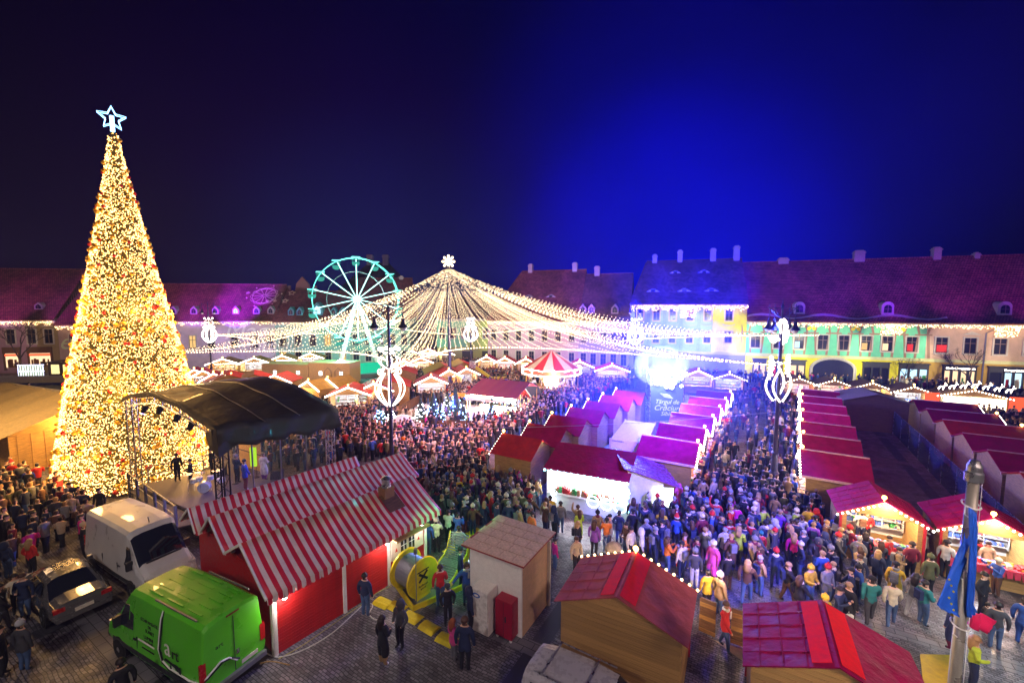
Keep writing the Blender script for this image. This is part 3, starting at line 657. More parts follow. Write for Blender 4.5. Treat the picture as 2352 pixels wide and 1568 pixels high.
# ------------------------------------------------------------------ market huts
M_EDGE = mat('pale_edge_highlight', (.8, .45, .42), .5)
def face_angle(f): return math.atan2(f[0], -f[1])
STALLS = []
def hut(label, x, y, face, gw=3.1, ln=2.6, eave=2.3, ridge=3.05, roof=M_TARP, wallm=M_WOOD, lamp_m=E_STALL, near=0, group='wooden market huts',
        bulbs=E_WHITE, open_front=True, strip=False, counter=True, name='market_hut', wings=None, bstep=.22, star=True, roof2=None, br=.05, roof_seams=(1, 1), bz=0, edge=False):
    a = face_angle(face); root = thing(name, label, 'market hut', (x, y, 0), a, group)
    foot(x, y, a, gw/2, ln/2+.1); STALLS.append((x, y, a, gw, ln))
    X, Y, t = gw/2, ln/2, .05
    rz = lambda xx: eave + (ridge-eave)*(1-abs(xx)/X)
    # walls
    def planked(wo, fn):        # fn yields boxes for planks
        for (me_, loc, sc) in fn: link_piece('plank', me_, wo, loc, (0, 0, 0), sc)
    b = MB()
    b.add([(-X, Y-t, 0), (X, Y-t, 0), (X, Y-t, eave), (0, Y-t, ridge), (-X, Y-t, eave), (-X, Y, 0), (X, Y, 0), (X, Y, eave), (0, Y, ridge), (-X, Y, eave)],
          [(0,1,2,3,4), (9,8,7,6,5), (0,5,6,1), (1,6,7,2), (2,7,8,3), (3,8,9,4), (4,9,5,0)])
    back = b.build('back_wall', wallm, root)
    sl = MB().box(-X, -Y, 0, -X+t, Y-t, eave).build('side_wall', wallm, root)
    sr = MB().box(X-t, -Y, 0, X, Y-t, eave).build('side_wall', wallm, root)
    fr = MB(); zo, zt = (1.0, eave-.02) if open_front else (0, 0)
    fo = None
    if open_front:
        fr.box(-X+t, -Y, 0, X-t, -Y+t, zo)
        fr.box(-X+t, -Y, zo, -X+.2, -Y+t, zt); fr.box(X-.2, -Y, zo, X-t, -Y+t, zt)
        fr.add([(-X+t, -Y, zt), (X-t, -Y, zt), (X-t, -Y, eave), (0, -Y, ridge), (-X+t, -Y, eave), (-X+t, -Y+t, zt), (X-t, -Y+t, zt), (X-t, -Y+t, eave), (0, -Y+t, ridge), (-X+t, -Y+t, eave)],
               [(4,3,2,1,0), (5,6,7,8,9), (0,1,6,5), (1,2,7,6), (2,3,8,7), (3,4,9,8), (4,0,5,9)])
    else:
        fr.add([(-X+t, -Y, 0), (X-t, -Y, 0), (X-t, -Y, eave), (0, -Y, ridge), (-X+t, -Y, eave), (-X+t, -Y+t, 0), (X-t, -Y+t, 0), (X-t, -Y+t, eave), (0, -Y+t, ridge), (-X+t, -Y+t, eave)],
               [(4,3,2,1,0), (5,6,7,8,9), (0,1,6,5), (1,2,7,6), (2,3,8,7), (3,4,9,8), (4,0,5,9)])
    fo = fr.build('front_wall', wallm, root)
    if near:
        hh = .15
        unit = MB().box(-.5, -.5, -.5, .5, .5, .5).build('plank', wallm, back); ume = unit.data
        unit.location = (0, Y+.012, hh/2); unit.scale = (gw-.01, .022, hh-.012)
        z = hh
        def gable_planks(par, yy, z, zstop=9):
            while z < ridge-.05 and z < zstop:
                zc = z+hh/2; half = X if z+hh <= eave else X*(ridge-zc-.05)/(ridge-eave)
                if half > .1: link_piece('plank', ume, par, (0, yy, zc), (0, 0, 0), (2*half-.01, .022, hh-.012))
                z += hh
        gable_planks(back, Y+.012, z)
        if open_front: gable_planks(fo, -Y-.012, 0, zo-.05)
        else: gable_planks(fo, -Y-.012, 0)
        for par, xx in ((sl, -X-.012), (sr, X+.012)):
            z = 0
            while z < eave-.1:
                link_piece('plank', ume, par, (xx, 0, z+hh/2), (0, 0, 0), (.022, ln-.01, hh-.012)); z += hh
        M_post = M_REDSTRIP
        for sx in (-1, 1):
            for sy in ((-1,) if open_front else (-1, 1)):
                MB().box(sx*(X+.03)-.045, sy*(Y+.03)-.045, 0, sx*(X+.03)+.045, sy*(Y+.03)+.045, eave).build('corner_post', mat('red_trim_paint', (.45, .02, .03), .5) if open_front else wallm, root)
    # roof: two slopes
    ov, oy = .22, .25; sy0, sy1 = -Y-oy, Y+.15; fall = (ridge-eave)/X*ov
    ny = 7
    for sx in (-1, 1):
        r = MB(); nx = 5; vs = []; fs = []
        rr = random.Random(int(x*100)+sx)
        for i in range(nx+1):
            for j in range(ny+1):
                u = i/nx; xx = sx*(X+ov)*u; zz = ridge+.03 - (ridge-eave+fall)*u
                if 0 < i < nx and 0 < j < ny: zz += rr.uniform(-.012, .018) - .02*math.sin(math.pi*u)
                vs.append((xx, sy0+(sy1-sy0)*j/ny, zz))
        k = len(vs); vs += [(v[0], v[1], v[2]+.035) for v in vs]; W = ny+1
        for i in range(nx):
            for j in range(ny):
                q = (i*W+j, i*W+j+1, (i+1)*W+j+1, (i+1)*W+j); q = q if sx > 0 else q[::-1]
                fs.append(q); fs.append(tuple(p+k for p in q[::-1]))
        per = [i*W for i in range(nx+1)] + [nx*W+j for j in range(1, W)] + [i*W+ny for i in range(nx-1, -1, -1)] + [j for j in range(ny-1, 0, -1)]
        for i in range(len(per)):
            p, q = per[i], per[(i+1) % len(per)]; fs.append((p, q, q+k, p+k) if sx > 0 else (q, p, p+k, q+k))
        r.add(vs, fs); ro = r.build('roof_slope', (roof2 if roof2 and sx > 0 else roof), root, smooth=False)
        if near and roof_seams[0 if sx < 0 else 1]:
            s = MB(); P = lambda u, v, h=.045: (sx*(X+ov)*u, sy0+(sy1-sy0)*v, ridge+.03-(ridge-eave+fall)*u+h)
            for v in (.2, .4, .6, .8): s.beam(P(.02, v, .036), P(.99, v, .036), .03, .02)
            for u in (.3, .55, .8): s.beam(P(u, .01, .036), P(u, .99, .036), .03, .02)
            s.build('seam', roof, ro, kind='stuff')
        if near and strip:
            if True:
                P = lambda u, v, h=.045: (sx*(X+ov)*u, sy0+(sy1-sy0)*v, ridge+.03-(ridge-eave+fall)*u+h)
                q = MB(); q.slab([P(.03 if sx < 0 else .06, .04, .06), P(.26, .04, .06), P(.26, .96, .06), P(.03 if sx < 0 else .06, .96, .06)][::(1 if sx > 0 else -1)], .012); q.build('ridge_cloth', M_REDSTRIP, ro)
    if edge:
        for sx in (-1, 1): MB().box(sx*(X+ov)-.04, sy0, ridge-(ridge-eave+fall)-.05, sx*(X+ov)+.04, sy1, ridge-(ridge-eave+fall)+.075).build('eave_highlight', M_EDGE, root)  # pale strip stands for the bright highlight along the roof edge
        MB().box(-.05, sy0+.02, ridge+.035, .05, sy1-.02, ridge+.095).build('ridge_highlight', M_EDGE, root)  # pale bar stands for the bright highlight along the ridge
    # edge bulbs, ridge lamp
    if bulbs:
        pts = []
        n = int(math.hypot(X+ov, ridge-eave+fall)/bstep)
        for sx in (-1, 1):
            for i in range(n+1):
                if i == 0 and sx > 0: continue
                u = i/n; pts.append((sx*(X+ov)*u, -Y-oy-.05, ridge-.03+bz-(ridge-eave+fall)*u))
        if near:
            st = MB().tube([pts[n]] + [pts[0]] + [pts[-1]], .012, 4).build('light_string', M_DARK, root)
            me = MB().ball((0, 0, 0), br).build('bulb', bulbs, st)
            me.location = pts[0]
            for p in pts[1:]: link_piece('bulb', me.data, st, p)
        else:
            bulbs_mb(pts, br).build('light_string', bulbs, root, kind='stuff')
        if star:
            MB().ball((0, -Y-oy+.1, ridge+.22), .10).tube([(0, -Y-oy+.1, ridge+.03), (0, -Y-oy+.1, ridge+.15)], .02, 4).build('ridge_lamp', emit('amber_ridge_lamp', (1, .55, .12), 14), root)
    if open_front and lamp_m:
        MB().box(-X*.75, -Y*.2-.07, eave-.17, X*.75, -Y*.2+.07, eave-.11).build('strip_light', lamp_m, root)
        cc = MB().box(-X+.15, -Y-.35, zo, X-.15, -Y+.35, zo+.05)
        co = cc.build('counter', mat('counter_cloth', (.55, .04, .08), .6) if near else wallm, root)
        if near:
            c2 = MB()
            for i in range(12):
                x0 = -X+.15+(gw-.3)*i/12; c2.slab([(x0, -Y-.36, zo+.02), (x0+(gw-.3)/12, -Y-.36, zo+.02), (x0+(gw-.3)/12-.02, -Y-.38, zo-.26), (x0+.05, -Y-.38, zo-.30)], .012)
            c2.build('counter_skirt', MATS['counter_cloth'], co)
        sh = MB()
        for z in (1.0, 1.35, 1.7, 2.02): sh.box(-X+.12, Y-.4, z, X-.12, Y-.07, z+.03)
        for xx in (-X+.12, -X*.35, X*.35, X-.15): sh.box(xx, Y-.4, .9, xx+.03, Y-.07, 2.05)
        so = sh.build('shelf_rack', M_WHITE, root)
        MB().box(-X+.06, Y-.068, .5, X-.06, Y-.056, eave-.02).build('white_lining', M_WHITE, so)
        for gi in range(4 if near else 2):
            q = MB()
            for _ in range(26 if near else 12):
                z = random.choice((1.03, 1.38, 1.73, 1.05)); xx = random.uniform(-X+.2, X-.35); w = random.uniform(.06, .2)
                if random.random() < .5: q.box(xx, -Y-.25+random.random()*.35, zo+.05, xx+w, -Y-.1+random.random()*.2+.05, zo+.09+random.random()*.12)
                else: q.box(xx, Y-.36, z, xx+w, Y-.15, z+random.uniform(.08, .24))
            q.build('goods', random.choice(GOODC), so if near else root, kind='stuff')
    return root
dE = Vector((.86, -.51)); dW = -dE; dN = Vector((.55, .83)); dS = -dN
# the two huts nearest the camera, backs turned to it, fronts to the crowd
dh = Vector((.473, .881))
hut('large timber hut with dusty burgundy roof and red ridge cloths beside the white shed', 3.83, 13.5, dh, 3.7, 2.35, 2.3, 3.05, near=1, strip=True, lamp_m=E_STALL, open_front=True, wallm=M_WOOD2, bulbs=E_WARM, bstep=.26, star=True, roof_seams=(0, 1), bz=.10, roof=mat('dusty_tarpaulin', (.40, .08, .09), .8, var=.25, scale=2, bump=.6, bscale=4), roof2=None)
hut('timber hut with shiny dark burgundy roof at the bottom right edge', 8.7, 10.95, Vector((.475, .88)), 3.7, 2.35, 2.3, 3.05, near=1, strip=True, lamp_m=E_STALL, wallm=M_WOOD2, bulbs=None, roof_seams=(0, 1), roof=mat('shiny_tarpaulin', (.26, .004, .05), .62, var=.2, scale=2, bump=1, bscale=3))
# the two lit huts facing the camera
hut('front hut selling red goods with rows of white shelves', 17.55, 19.9, Vector((-.46, -.89)), 2.95, 2.3, 2.3, 3.05, near=1, lamp_m=E_STALL, bulbs=E_WHITE, wallm=M_WOOD2, bstep=.2)
hut('brightly lit hut with pink counter behind the flagpole', 20.9, 18.4, Vector((-.50, -.87)), 2.95, 2.4, 2.3, 3.05, near=1, lamp_m=E_STALLW, bulbs=E_WHITE, wallm=M_WOOD2, bstep=.2)
ORD = ['nearest', 'second', 'third', 'fourth', 'fifth', 'sixth', 'far end']
# centre island, left column
for i in range(7):
    p = Vector((-.45, 28.7)) + Vector((1.9, 2.5))*i; c = p + dE*1.35
    lab = ('hut with orange lit red roof at the near corner of the blue lit yard' if i == 0 else
           '%s hut from the near corner in the column left of the blue lit yard' % ORD[i])
    hut(lab, c.x, c.y, dW, 2.75, 2.7, 2.35, 3.15, M_TARP if i else M_TARP2, lamp_m=E_STALLR if i % 2 else E_STALL, bulbs=E_WARMS if False else E_WHITE, group='huts on the left side of the central yard')
# centre island, right column
for i in range(6):
    p = Vector((11.6, 26.6)) + Vector((.55, .835))*3.7*i; c = p - dE*1.5
    hut('%s hut from the light tower end in the column facing the open alley' % ORD[5-i] if i else 'violet roofed hut at the near end of the column facing the alley', c.x, c.y, dE, 3.0, 3.2 if i == 0 else 2.8, 2.4, 3.2, M_TARP, edge=True, lamp_m=E_STALLW if i % 2 else E_STALLR, group='huts on the right side of the central yard', br=.075)
# column with seven roofs right of the alley
for i in range(7):
    p = Vector((17.9, 25.2)) + Vector((.558, .83))*3.75*i; c = p + dE*1.35
    hut('%s crimson roof in the column between alley and dark yard' % ORD[i], c.x, c.y, dW, 3.15, 2.9-.12*(i % 2), 2.3, 3.2, M_TARP, edge=True, lamp_m=E_STALL if i % 2 else E_STALLW, group='huts along the right side of the alley', br=.07)
# column right of the dark yard
for i in range(7):
    p = Vector((25.2, 18.2)) + Vector((.52, .85))*4.1*i; c = p + dE*1.6
    hut('%s crimson roof with timber side beyond the wire mesh fence' % ORD[i], c.x, c.y, dE, 3.5, 3.9, 2.5, 3.12, M_TARP2 if i % 3 == 1 else M_TARP, edge=True, wallm=M_WOOD2, lamp_m=E_STALL, group='huts beyond the dark yard', br=.07)
# dark yard hut
px = G(2024, 921, 2.9); hut('plain brown timber hut standing alone in the dark yard', px[0], px[1]+1.5, Vector((-.35, -.94)), 5.0, 3.6, 2.9, 3.6, mat('weathered_pale_roof', (.35, .30, .27), .6), wallm=M_WOODD, lamp_m=None, bulbs=None, open_front=False, group='plain huts')
# back row in front of the gateway house
for i, (x, y, lm) in enumerate(((1683, 866, E_STALLW), (1843, 877, E_STALLR), (1924, 881, E_STALLR), (2011, 888, E_STALL), (2106, 897, E_STALLW), (2245, 906, E_STALL))):
    p = G(x, y, 2.6)
    names = ['pale hut under the canopy edge below the yellow lit bay', 'hut half hidden behind the swan shaped light ornament', 'ochre roofed hut in front of the arched gateway', 'ochre roofed hut with a black menu board', 'ochre roofed hut with bright white interior', 'blazing white hut with reindeer lights and red side panels']
    h = hut(names[i], p[0], p[1]+1.2, Vector((-.35, -.94)), 3.6 if i < 5 else 5.6, 2.6, 2.4, 3.1, mat('ochre_shingle', (.25, .15, .06), .7, bump=.4), lamp_m=lm, bulbs=E_WHITE, bstep=.28, br=.075, group='huts in front of the gateway house')
    if i == 5:
        for sx in (-1, 1): MB().box(sx*3.4-.6, -1.45, .6, sx*3.4+.6, -1.38, 2.6).build('red_side_panel', emit('lit_red_panel', (1, .10, .03), 1.6), h)
        for j in range(7):
            q = MB(); xx = -2.7+j*.9; zz = 3.0+.35*(1-abs(j-3)/3)
            q.tube([(xx-.3, -1.5, zz+.1), (xx-.1, -1.5, zz+.35), (xx+.15, -1.5, zz+.3), (xx+.3, -1.5, zz+.55), (xx+.42, -1.5, zz+.5)], .06, 5)
            for lx in (-.2, .15): q.tube([(xx+lx, -1.5, zz+.3), (xx+lx-.05, -1.5, zz)], .04, 4)
            q.tube([(xx+.32, -1.5, zz+.55), (xx+.25, -1.5, zz+.75)], .03, 4)
            q.build('reindeer_light', E_WARMS if False else E_WHITE, h)
        MB().box(-2.5, -1.6, 1.0, 2.5, -1.5, 2.3).build('light_curtain', emit('light_curtain', (1, .78, .5), 5), h)
# left and middle market
LEFT = [  # x, y of gable (z 2.6), face, gw, roof, label
 (513, 830, (.25, -.97), 4.6, 'hut with wide glittering gable left of the beige containers'), (585, 828, (.25, -.97), 4.6, 'hut with glittering gable directly behind the beige containers'),
 (649, 822, (.2, -.98), 4.2, 'ochre roofed hut behind the right end of the beige containers'), (713, 817, (.2, -.98), 4.2, 'red hut with reindeer lights on its ridge under the canopy'),
 (447, 856, (.5, -.87), 2.8, 'leftmost of the small huts with white gable lights beside the big tree'), (466, 858, (.5, -.87), 2.8, 'second small hut with white gable lights beside the big tree'),
 (491, 865, (.5, -.87), 2.8, 'third small hut with white gable lights, goods glowing orange'), (512, 866, (.5, -.87), 2.8, 'fourth small hut with white gable lights, goods glowing orange'), (532, 869, (.5, -.87), 2.8, 'fifth small hut with white gable lights at the stage roof'),
 (634, 869, (.0, -1), 3.8, 'hut with beaded gable lights rising over the black stage roof'), (713, 884, (-.5, -.87), 3.6, 'orange roofed hut with an amber lamp on its peak'),
 (801, 898, (.15, -.99), 4.2, 'bright white hut with pink red roof beside the stage'), (757, 878, (-.5, -.87), 3.6, 'orange hut with striped light roof left of the ornament'),
 (858, 889, (.3, -.95), 3.8, 'hut glowing behind the big tulip light ornament'), (934, 804, (.1, -1), 3.4, 'far hut with slanted tube lights right of the blue lamp post'), (984, 806, (.1, -1), 3.8, 'far hut with thick white tube lights under the canopy'),
 (1024, 809, (.1, -1), 3.0, 'small far hut with white tube lights beside the canopy mast'), (927, 834, (.3, -.95), 3.6, 'hut with yellow lit gable near the ornament'), (966, 827, (.3, -.95), 3.6, 'hut with orange lamp inside and tube lit gable'),
 (990, 872, (.2, -.98), 3.6, 'hut with white lit front right of the tulip ornament'), (1030, 857, (.4, -.92), 3.2, 'hut with two tube lights and red garlands by the mast'), (1070, 853, (.4, -.92), 3.4, 'hut with crooked tube light beside the yellow crane'),
 (1118, 824, (-.1, -1), 3.2, 'red hut with tube lit gable right of the crane'), (1160, 827, (-.1, -1), 3.2, 'middle red hut with tube lit gable left of the carousel'), (1208, 829, (-.1, -1), 3.2, 'red hut with tube lit gable touching the carousel'),
 (1331, 836, (-.1, -1), 4.0, 'pale hut with tube lit gable right of the carousel'), (1406, 845, (-.15, -.99), 4.6, 'dazzling orange white hut left of the light tower'), (1604, 858, (-.3, -.95), 3.8, 'hut with pale lit gable right of the light tower')]
for i, (x, y, f, gw, lab) in enumerate(LEFT):
    p = G(x, y, 2.7)
    rf = [M_TARP2, M_TARP, M_TARP2][i % 3] if i not in (2, 9) else M_TARP2
    hut(lab, p[0]-f[0]*1.3, p[1]-f[1]*1.3, f, gw, 2.8, 2.35, 3.2, rf, lamp_m=(E_STALLW if i % 2 else E_STALL), bulbs=E_WHITE, bstep=.17, br=.07 if p[1] < 45 else .1, group='huts of the market under the canopy', wallm=M_WOOD2, roof2=M_TARP3 if i in (0, 1, 2, 3, 10, 12) else None)
# red roofed stalls seen from behind (closed backs)
for i, (x, y, f, lab) in enumerate([(500, 868, (-.5, .87), 'long red roof behind the small white lit huts'), (562, 868, (-.5, .87), 'red roof in front of the beige containers'), (880, 878, (-.2, .98), 'large orange red roof behind the tulip ornament'), (1010, 846, (-.3, .95), 'red roof with ochre side under the canopy strands'), (905, 850, (-.2, .98), 'dull ochre roof under the canopy strands'), (1055, 838, (-.3, .95), 'red pitched roof by the crane foot')]):
    p = G(x, y, 3.0); a = hut(lab, p[0], p[1]+2, f, 5.0, 4.2, 2.4, 3.4, M_TARP2, lamp_m=None, bulbs=None, open_front=False, group='closed backs of market stalls', roof2=M_TARP3 if i % 2 else None)

# ------------------------------------------------------------------ long violet stall and white lean-to at the front of the yard
pa, pb = Vector(G(1256, 1070, 2.45)), Vector(G(1443, 1101, 2.45)); dd = (pb-pa); LL_ = math.hypot(dd.x, dd.y); an = math.atan2(dd.y, dd.x)
st = thing('market_stall', 'long purple roofed stall with glowing white front and turquoise bulbs facing the crowd', 'market stall', (pa.x, pa.y, 0), an)
foot(pa.x+dd.x/2+.6, pa.y+dd.y/2+1.2, an, LL_/2, 1.3); foot(pa.x+dd.x/2-.5, pa.y+dd.y/2-.95, an, LL_/2, 1.0)
MB().slab([(-.1, -.3, 2.4), (LL_+.1, -.3, 2.4), (LL_+.1, 2.6, 3.1), (-.1, 2.6, 3.1)], .06).build('roof', M_TARP, st)
MB().box(0, 2.4, 0, LL_, 2.45, 3.0).box(0, 0, 0, .05, 2.4, 2.4).box(LL_-.05, 0, 0, LL_, 2.4, 2.4).box(.05, -.02, 0, LL_-.05, .03, .95).build('wall', M_WHITE, st)
MB().box(.1, -.3, .95, LL_-.1, .4, 1.0).build('counter', M_WHITE, st)
MB().box(.15, 1.5, .2, LL_-.15, 1.6, 2.5).build('back_panel', emit('glowing_back_panel', (.6, .8, 1), 5, True), st)
MB().box(.2, .7, 2.28, LL_-.2, .85, 2.34).build('strip_light', E_STALLW, st)
bl = MB().tube([(-.05, -.36, 2.42), (LL_+.05, -.36, 2.42)], .012, 4).build('light_string', M_DARK, st)
m0 = MB().ball((0, 0, 0), .075).build('bulb', emit('turquoise_bulb', (.25, .9, 1), 12), bl); m0.location = (0, -.36, 2.36)
for i in range(1, 13): link_piece('bulb', m0.data, bl, (LL_*i/12, -.36, 2.36))
for i in range(1, 5): link_piece('bulb', m0.data, bl, (LL_+.05, -.3, 2.36-.4*i))
q = MB()
for i in range(3):
    cxx = 2.9+i*.75; q.tube([(cxx+.32*math.cos(a), -.42, 1.0+.32*math.sin(a)) for a in [2*math.pi*j/14 for j in range(14)]], .026, 5, closed=True)
q.tube([(2.6, -.42, 1.1), (3.0, -.42, 1.9), (3.4, -.42, 1.2), (4.6, -.42, 1.4), (4.9, -.42, 1.9)], .03, 5)
q.build('bicycle_light_figure', E_COOL, st)
for j in range(3):
    q = MB()
    for _ in range(16): xx = random.uniform(.3, LL_-.6); w = random.uniform(.1, .25); q.box(xx, -.1, 1.0, xx+w, .2, 1.05+random.random()*.35)
    q.build('goods', GOODC[(j*2) % 7], st, kind='stuff')
q = MB()
for _ in range(120): a = random.random()*6.28; q.octa((.55+.22*math.cos(a)*random.random(), -.45+.2*math.sin(a), .3+random.random()*1.9), .03)
q.build('lit_garland', E_COOL, st)
ps = Vector(G(1443, 1076, 2.9)); pe = Vector(G(1524, 1110, 2.1)); dd = pe-ps; an = math.atan2(dd.y, dd.x); Lw = math.hypot(dd.x, dd.y)
sh = thing('market_stall', 'white walled lean-to with wet violet roof at the corner of the alley', 'market stall', (ps.x, ps.y, 0), an)
foot(ps.x+dd.x/2+.9, ps.y+dd.y/2+1.3, an, Lw/2, 1.7)
MB().add([(0, 0, 0), (Lw, 0, 0), (Lw, 0, 2.1), (0, 0, 2.9), (0, .08, 0), (Lw, .08, 0), (Lw, .08, 2.1), (0, .08, 2.9)], [(0,1,2,3), (7,6,5,4), (0,4,5,1), (1,5,6,2), (2,6,7,3), (3,7,4,0)]).box(0, .08, 0, .06, 3.2, 2.9).build('wall', mat('cream_board', (.62, .55, .42), .6, var=.1), sh)
rs = MB()
for i in range(12):
    v0, v1 = -.25+3.6*i/12, -.25+3.6*(i+1)/12; h0, h1 = .04*(i % 2), .04*((i+1) % 2)
    rs.slab([(-.3, v0, 2.98+h0), (Lw+.9, v0, 1.92+h0), (Lw+.9, v1, 1.92+h1), (-.3, v1, 2.98+h1)], .04)
rs.build('roof', mat('wet_violet_tarpaulin', (.32, .08, .22), .25, bump=.6, bscale=4, coat=.6), sh)
MB().box(Lw-.6, -.15, .8, Lw+.5, -.08, 1.9).build('lit_display', emit('lit_display', (.8, .95, 1), 4, True), sh)

# ------------------------------------------------------------------ office container in the yard
pc = Vector(G(1401, 1007, 2.7)); pd = Vector(G(1481.6, 1017.7, 2.7)); an = math.atan2(pd.y-pc.y, pd.x-pc.x)
ct = thing('container', 'white ribbed site container standing in the blue lit yard', 'container', (pc.x, pc.y, 0), an); foot(pc.x+1.2+1.2, pc.y+2.6, an, 1.3, 3.0)
MB().box(0, 0, .1, 2.4, 5.6, 2.62).build('body', M_WHITE, ct)
q = MB()
for i in range(18): q.box(.04, .1+i*.305, 2.62, 2.36, .1+i*.305+.15, 2.69)
q.build('roof_ribs', M_WHITE, ct)
for xx, yy in ((-.03, -.03), (2.3, -.03), (-.03, 5.5), (2.3, 5.5)): MB().box(xx, yy, 0, xx+.13, yy+.13, 2.72).build('corner_post', M_CREAM, ct)
MB().box(.4, -.03, .9, 1.0, -.01, 1.9).box(1.3, -.03, .9, 1.9, -.01, 1.9).build('vent_panel', mat('pale_grey_paint', (.55, .55, .6), .5), ct)
text('lettering', 'CONTAINEX', .14, ct, (.55, -.035, 2.6), (R(90), 0, 0), M_DARK)

# ------------------------------------------------------------------ light tower with banner
tw = thing('light_tower', 'light tower with blazing washlights above a blue wrapped banner base', 'light tower', (15.0, 41.5, 0), R(-8)); foot(15, 41.5, R(-8), 1.6, 1.4)
q = MB()
for sx in (-1.5, 1.5):
    for sy in (-1.2, 1.2): q.box(sx-.06, sy-.06, 0, sx+.06, sy+.06, 5.6)
for z in (.2, 2.1, 4.3, 5.5):
    for sy in (-1.2, 1.2): q.beam((-1.5, sy, z), (1.5, sy, z), .07)
    for sx in (-1.5, 1.5): q.beam((sx, -1.2, z), (sx, 1.2, z), .07)
q.build('scaffold_frame', M_METAL, tw)
MB().box(-1.5, -1.32, .9, 1.5, -1.27, 4.2).build('banner', mat('blue_banner_cloth', (.06, .08, .45), .6, var=.08), tw)
MB().box(1.57, -1.2, .9, 1.62, 1.2, 4.2).build('side_banner', MATS['blue_banner_cloth'], tw)
ml = mat('pale_banner_print', (.7, .75, .95), .6, var=.05)
for s_, z in (('Târgul de', 2.75), ('Crăciun', 2.15), ('Sibiu', 1.6)): text('banner_lettering', s_, .72 if s_ == 'Crăciun' else .58, tw, (0, -1.33, z), (R(90), 0, 0), ml, .006, shear=.3)
q = MB()
for i in range(4): q.tube([(-.3-.12*i, -1.34, 3.25-.0*i+.1*i), (0, -1.34, 3.2+.1*i), (.55-.1*i, -1.34, 3.12+.1*i)], .035, 4)
q.build('banner_tree_mark', ml, tw)
q = MB(); q.tube([(-1.7, -1.2, 5.6), (0, -1.3, 6.1), (1.8, -1.2, 5.5)], .12, 6).build('light_arch', emit('light_arch', (.85, .88, 1), 8), tw)
E_BEAM = emit('washlight_lens', (.75, .82, 1), 60)
for i, (sx, z, r) in enumerate(((-1.35, 5.45, .30), (-.7, 5.6, .40), (-.05, 5.65, .46), (.6, 5.6, .38), (-.95, 4.75, .36), (-.2, 4.7, .40), (.5, 4.75, .32), (1.2, 5.1, .2), (-.1, 4.3, .22), (.35, 4.25, .24), (1.25, 4.35, .14))):
    hd = MB().lathe([(r*.5, -.25), (r, 0), (r, .05)], 12).build('washlight', M_BLACK, tw, loc=(sx, -1.4, z)); hd.rotation_euler = (R(90), 0, 0)
    MB().lathe([(r*.95, .055), (r*.6, .12), (.01, .15)], 12).build('lens', E_BEAM, hd)

# ------------------------------------------------------------------ yard fences
M_MESH = mat('fence_mesh_cloth', (.03, .05, .07), .8, var=.1, alpha=.4)
def mesh_fence(label, P0, P1, n, h=2.0):
    v = Vector((P1[0]-P0[0], P1[1]-P0[1])); L = v.length; root = thing('mesh_fence', label, 'fence', (P0[0], P0[1], 0), math.atan2(v.y, v.x), 'site fences')
    for i in range(n+1): MB().box(L*i/n-.03, -.03, 0, L*i/n+.03, .03, h).build('post', M_METAL, root)
    for i in range(n): MB().box(L*i/n+.03, -.006, .1, L*(i+1)/n-.03, .006, h-.05).build('mesh_panel', M_MESH, root)
    MB().beam((0, 0, h), (L, 0, h), .035).build('top_rail', M_METAL, root)
a = Vector(G(2095, 960)); 
mesh_fence('mesh fence running diagonally across the dark yard behind the timber sides', (23.2, 18.6), (35.6, 39.0), 9, 2.1)
mesh_fence('mesh fence close behind the column of crimson roofs', (20.8, 24.0), (33.6, 43.0), 9, 2.0)
# ------------------------------------------------------------------ great christmas tree
TX, TY = -26.4, 29.3; TTOP = 23.3
tr = thing('christmas_tree', 'towering cone shaped tree of warm lights with red and gold baubles and a star', 'christmas tree', (TX, TY, 0)); foot(TX, TY, 0, 3.6, 3.6)
PR = [(0, 4.22), (.2, 3.42), (.39, 2.60), (.58, 1.72), (.68, 1.28), (.78, .86), (.87, .48), (.95, .20), (1, .07)]
def trad(t):
    for (a, ra), (b2, rb) in zip(PR, PR[1:]):
        if t <= b2: return ra + (rb-ra)*(t-a)/(b2-a)
    return .1
MB().lathe([(.35, 0), (.3, 2), (.12, 22)], 10).build('trunk', M_WOODD, tr)
M_NEEDLE = mat('fir_needles', (.10, .09, .012), .8, var=.35, scale=9, bump=.8, bscale=14)
q = MB(); q.lathe([(trad(i/30)*.93 + (.06 if i % 2 else -.04), .25+TTOP*i/30) for i in range(31)], 40)
for _ in range(5200):
    t = 1-math.sqrt(random.random()); a = random.random()*6.283; r = trad(t)*.93; z = .3+t*TTOP; w = random.uniform(.06, .13); l = random.uniform(.15, .32)
    ca, sa = math.cos(a), math.sin(a); da = w/max(r, .2)
    q.add([(r*math.cos(a-da), r*math.sin(a-da), z), (r*math.cos(a+da), r*math.sin(a+da), z), ((r+l)*ca, (r+l)*sa, z-random.uniform(.05, .25)), (r*ca, r*sa, z+w*1.6)], [(0,1,2), (1,3,2), (3,0,2)])
q.build('foliage', M_NEEDLE, tr, kind='stuff')
def tree_pt(off=.12, top=1.0):
    t = (1-math.sqrt(random.random()))*top; a = random.random()*6.283; r = trad(t)+off
    return (r*math.cos(a), r*math.sin(a), .3+t*TTOP)
for nm, cnt, r, mm in (('warm_fairy_lights', 25000, .040, emit('tree_bulb', (1, .57, .20), 5.8)), ('amber_fairy_lights', 12000, .040, emit('tree_bulb_amber', (1, .42, .06), 2.2))):
    bulbs_mb([tree_pt(.08+random.random()*.10) for _ in range(cnt)], r).build(nm, mm, tr, kind='stuff')
M_BRED = mat('red_bauble', (.75, .02, .01), .25, .2, var=.05, coat=.6); M_BGOLD = mat('gold_bauble', (.95, .55, .04), .3, .3, var=.05, coat=.4)
E_BR = M_BRED
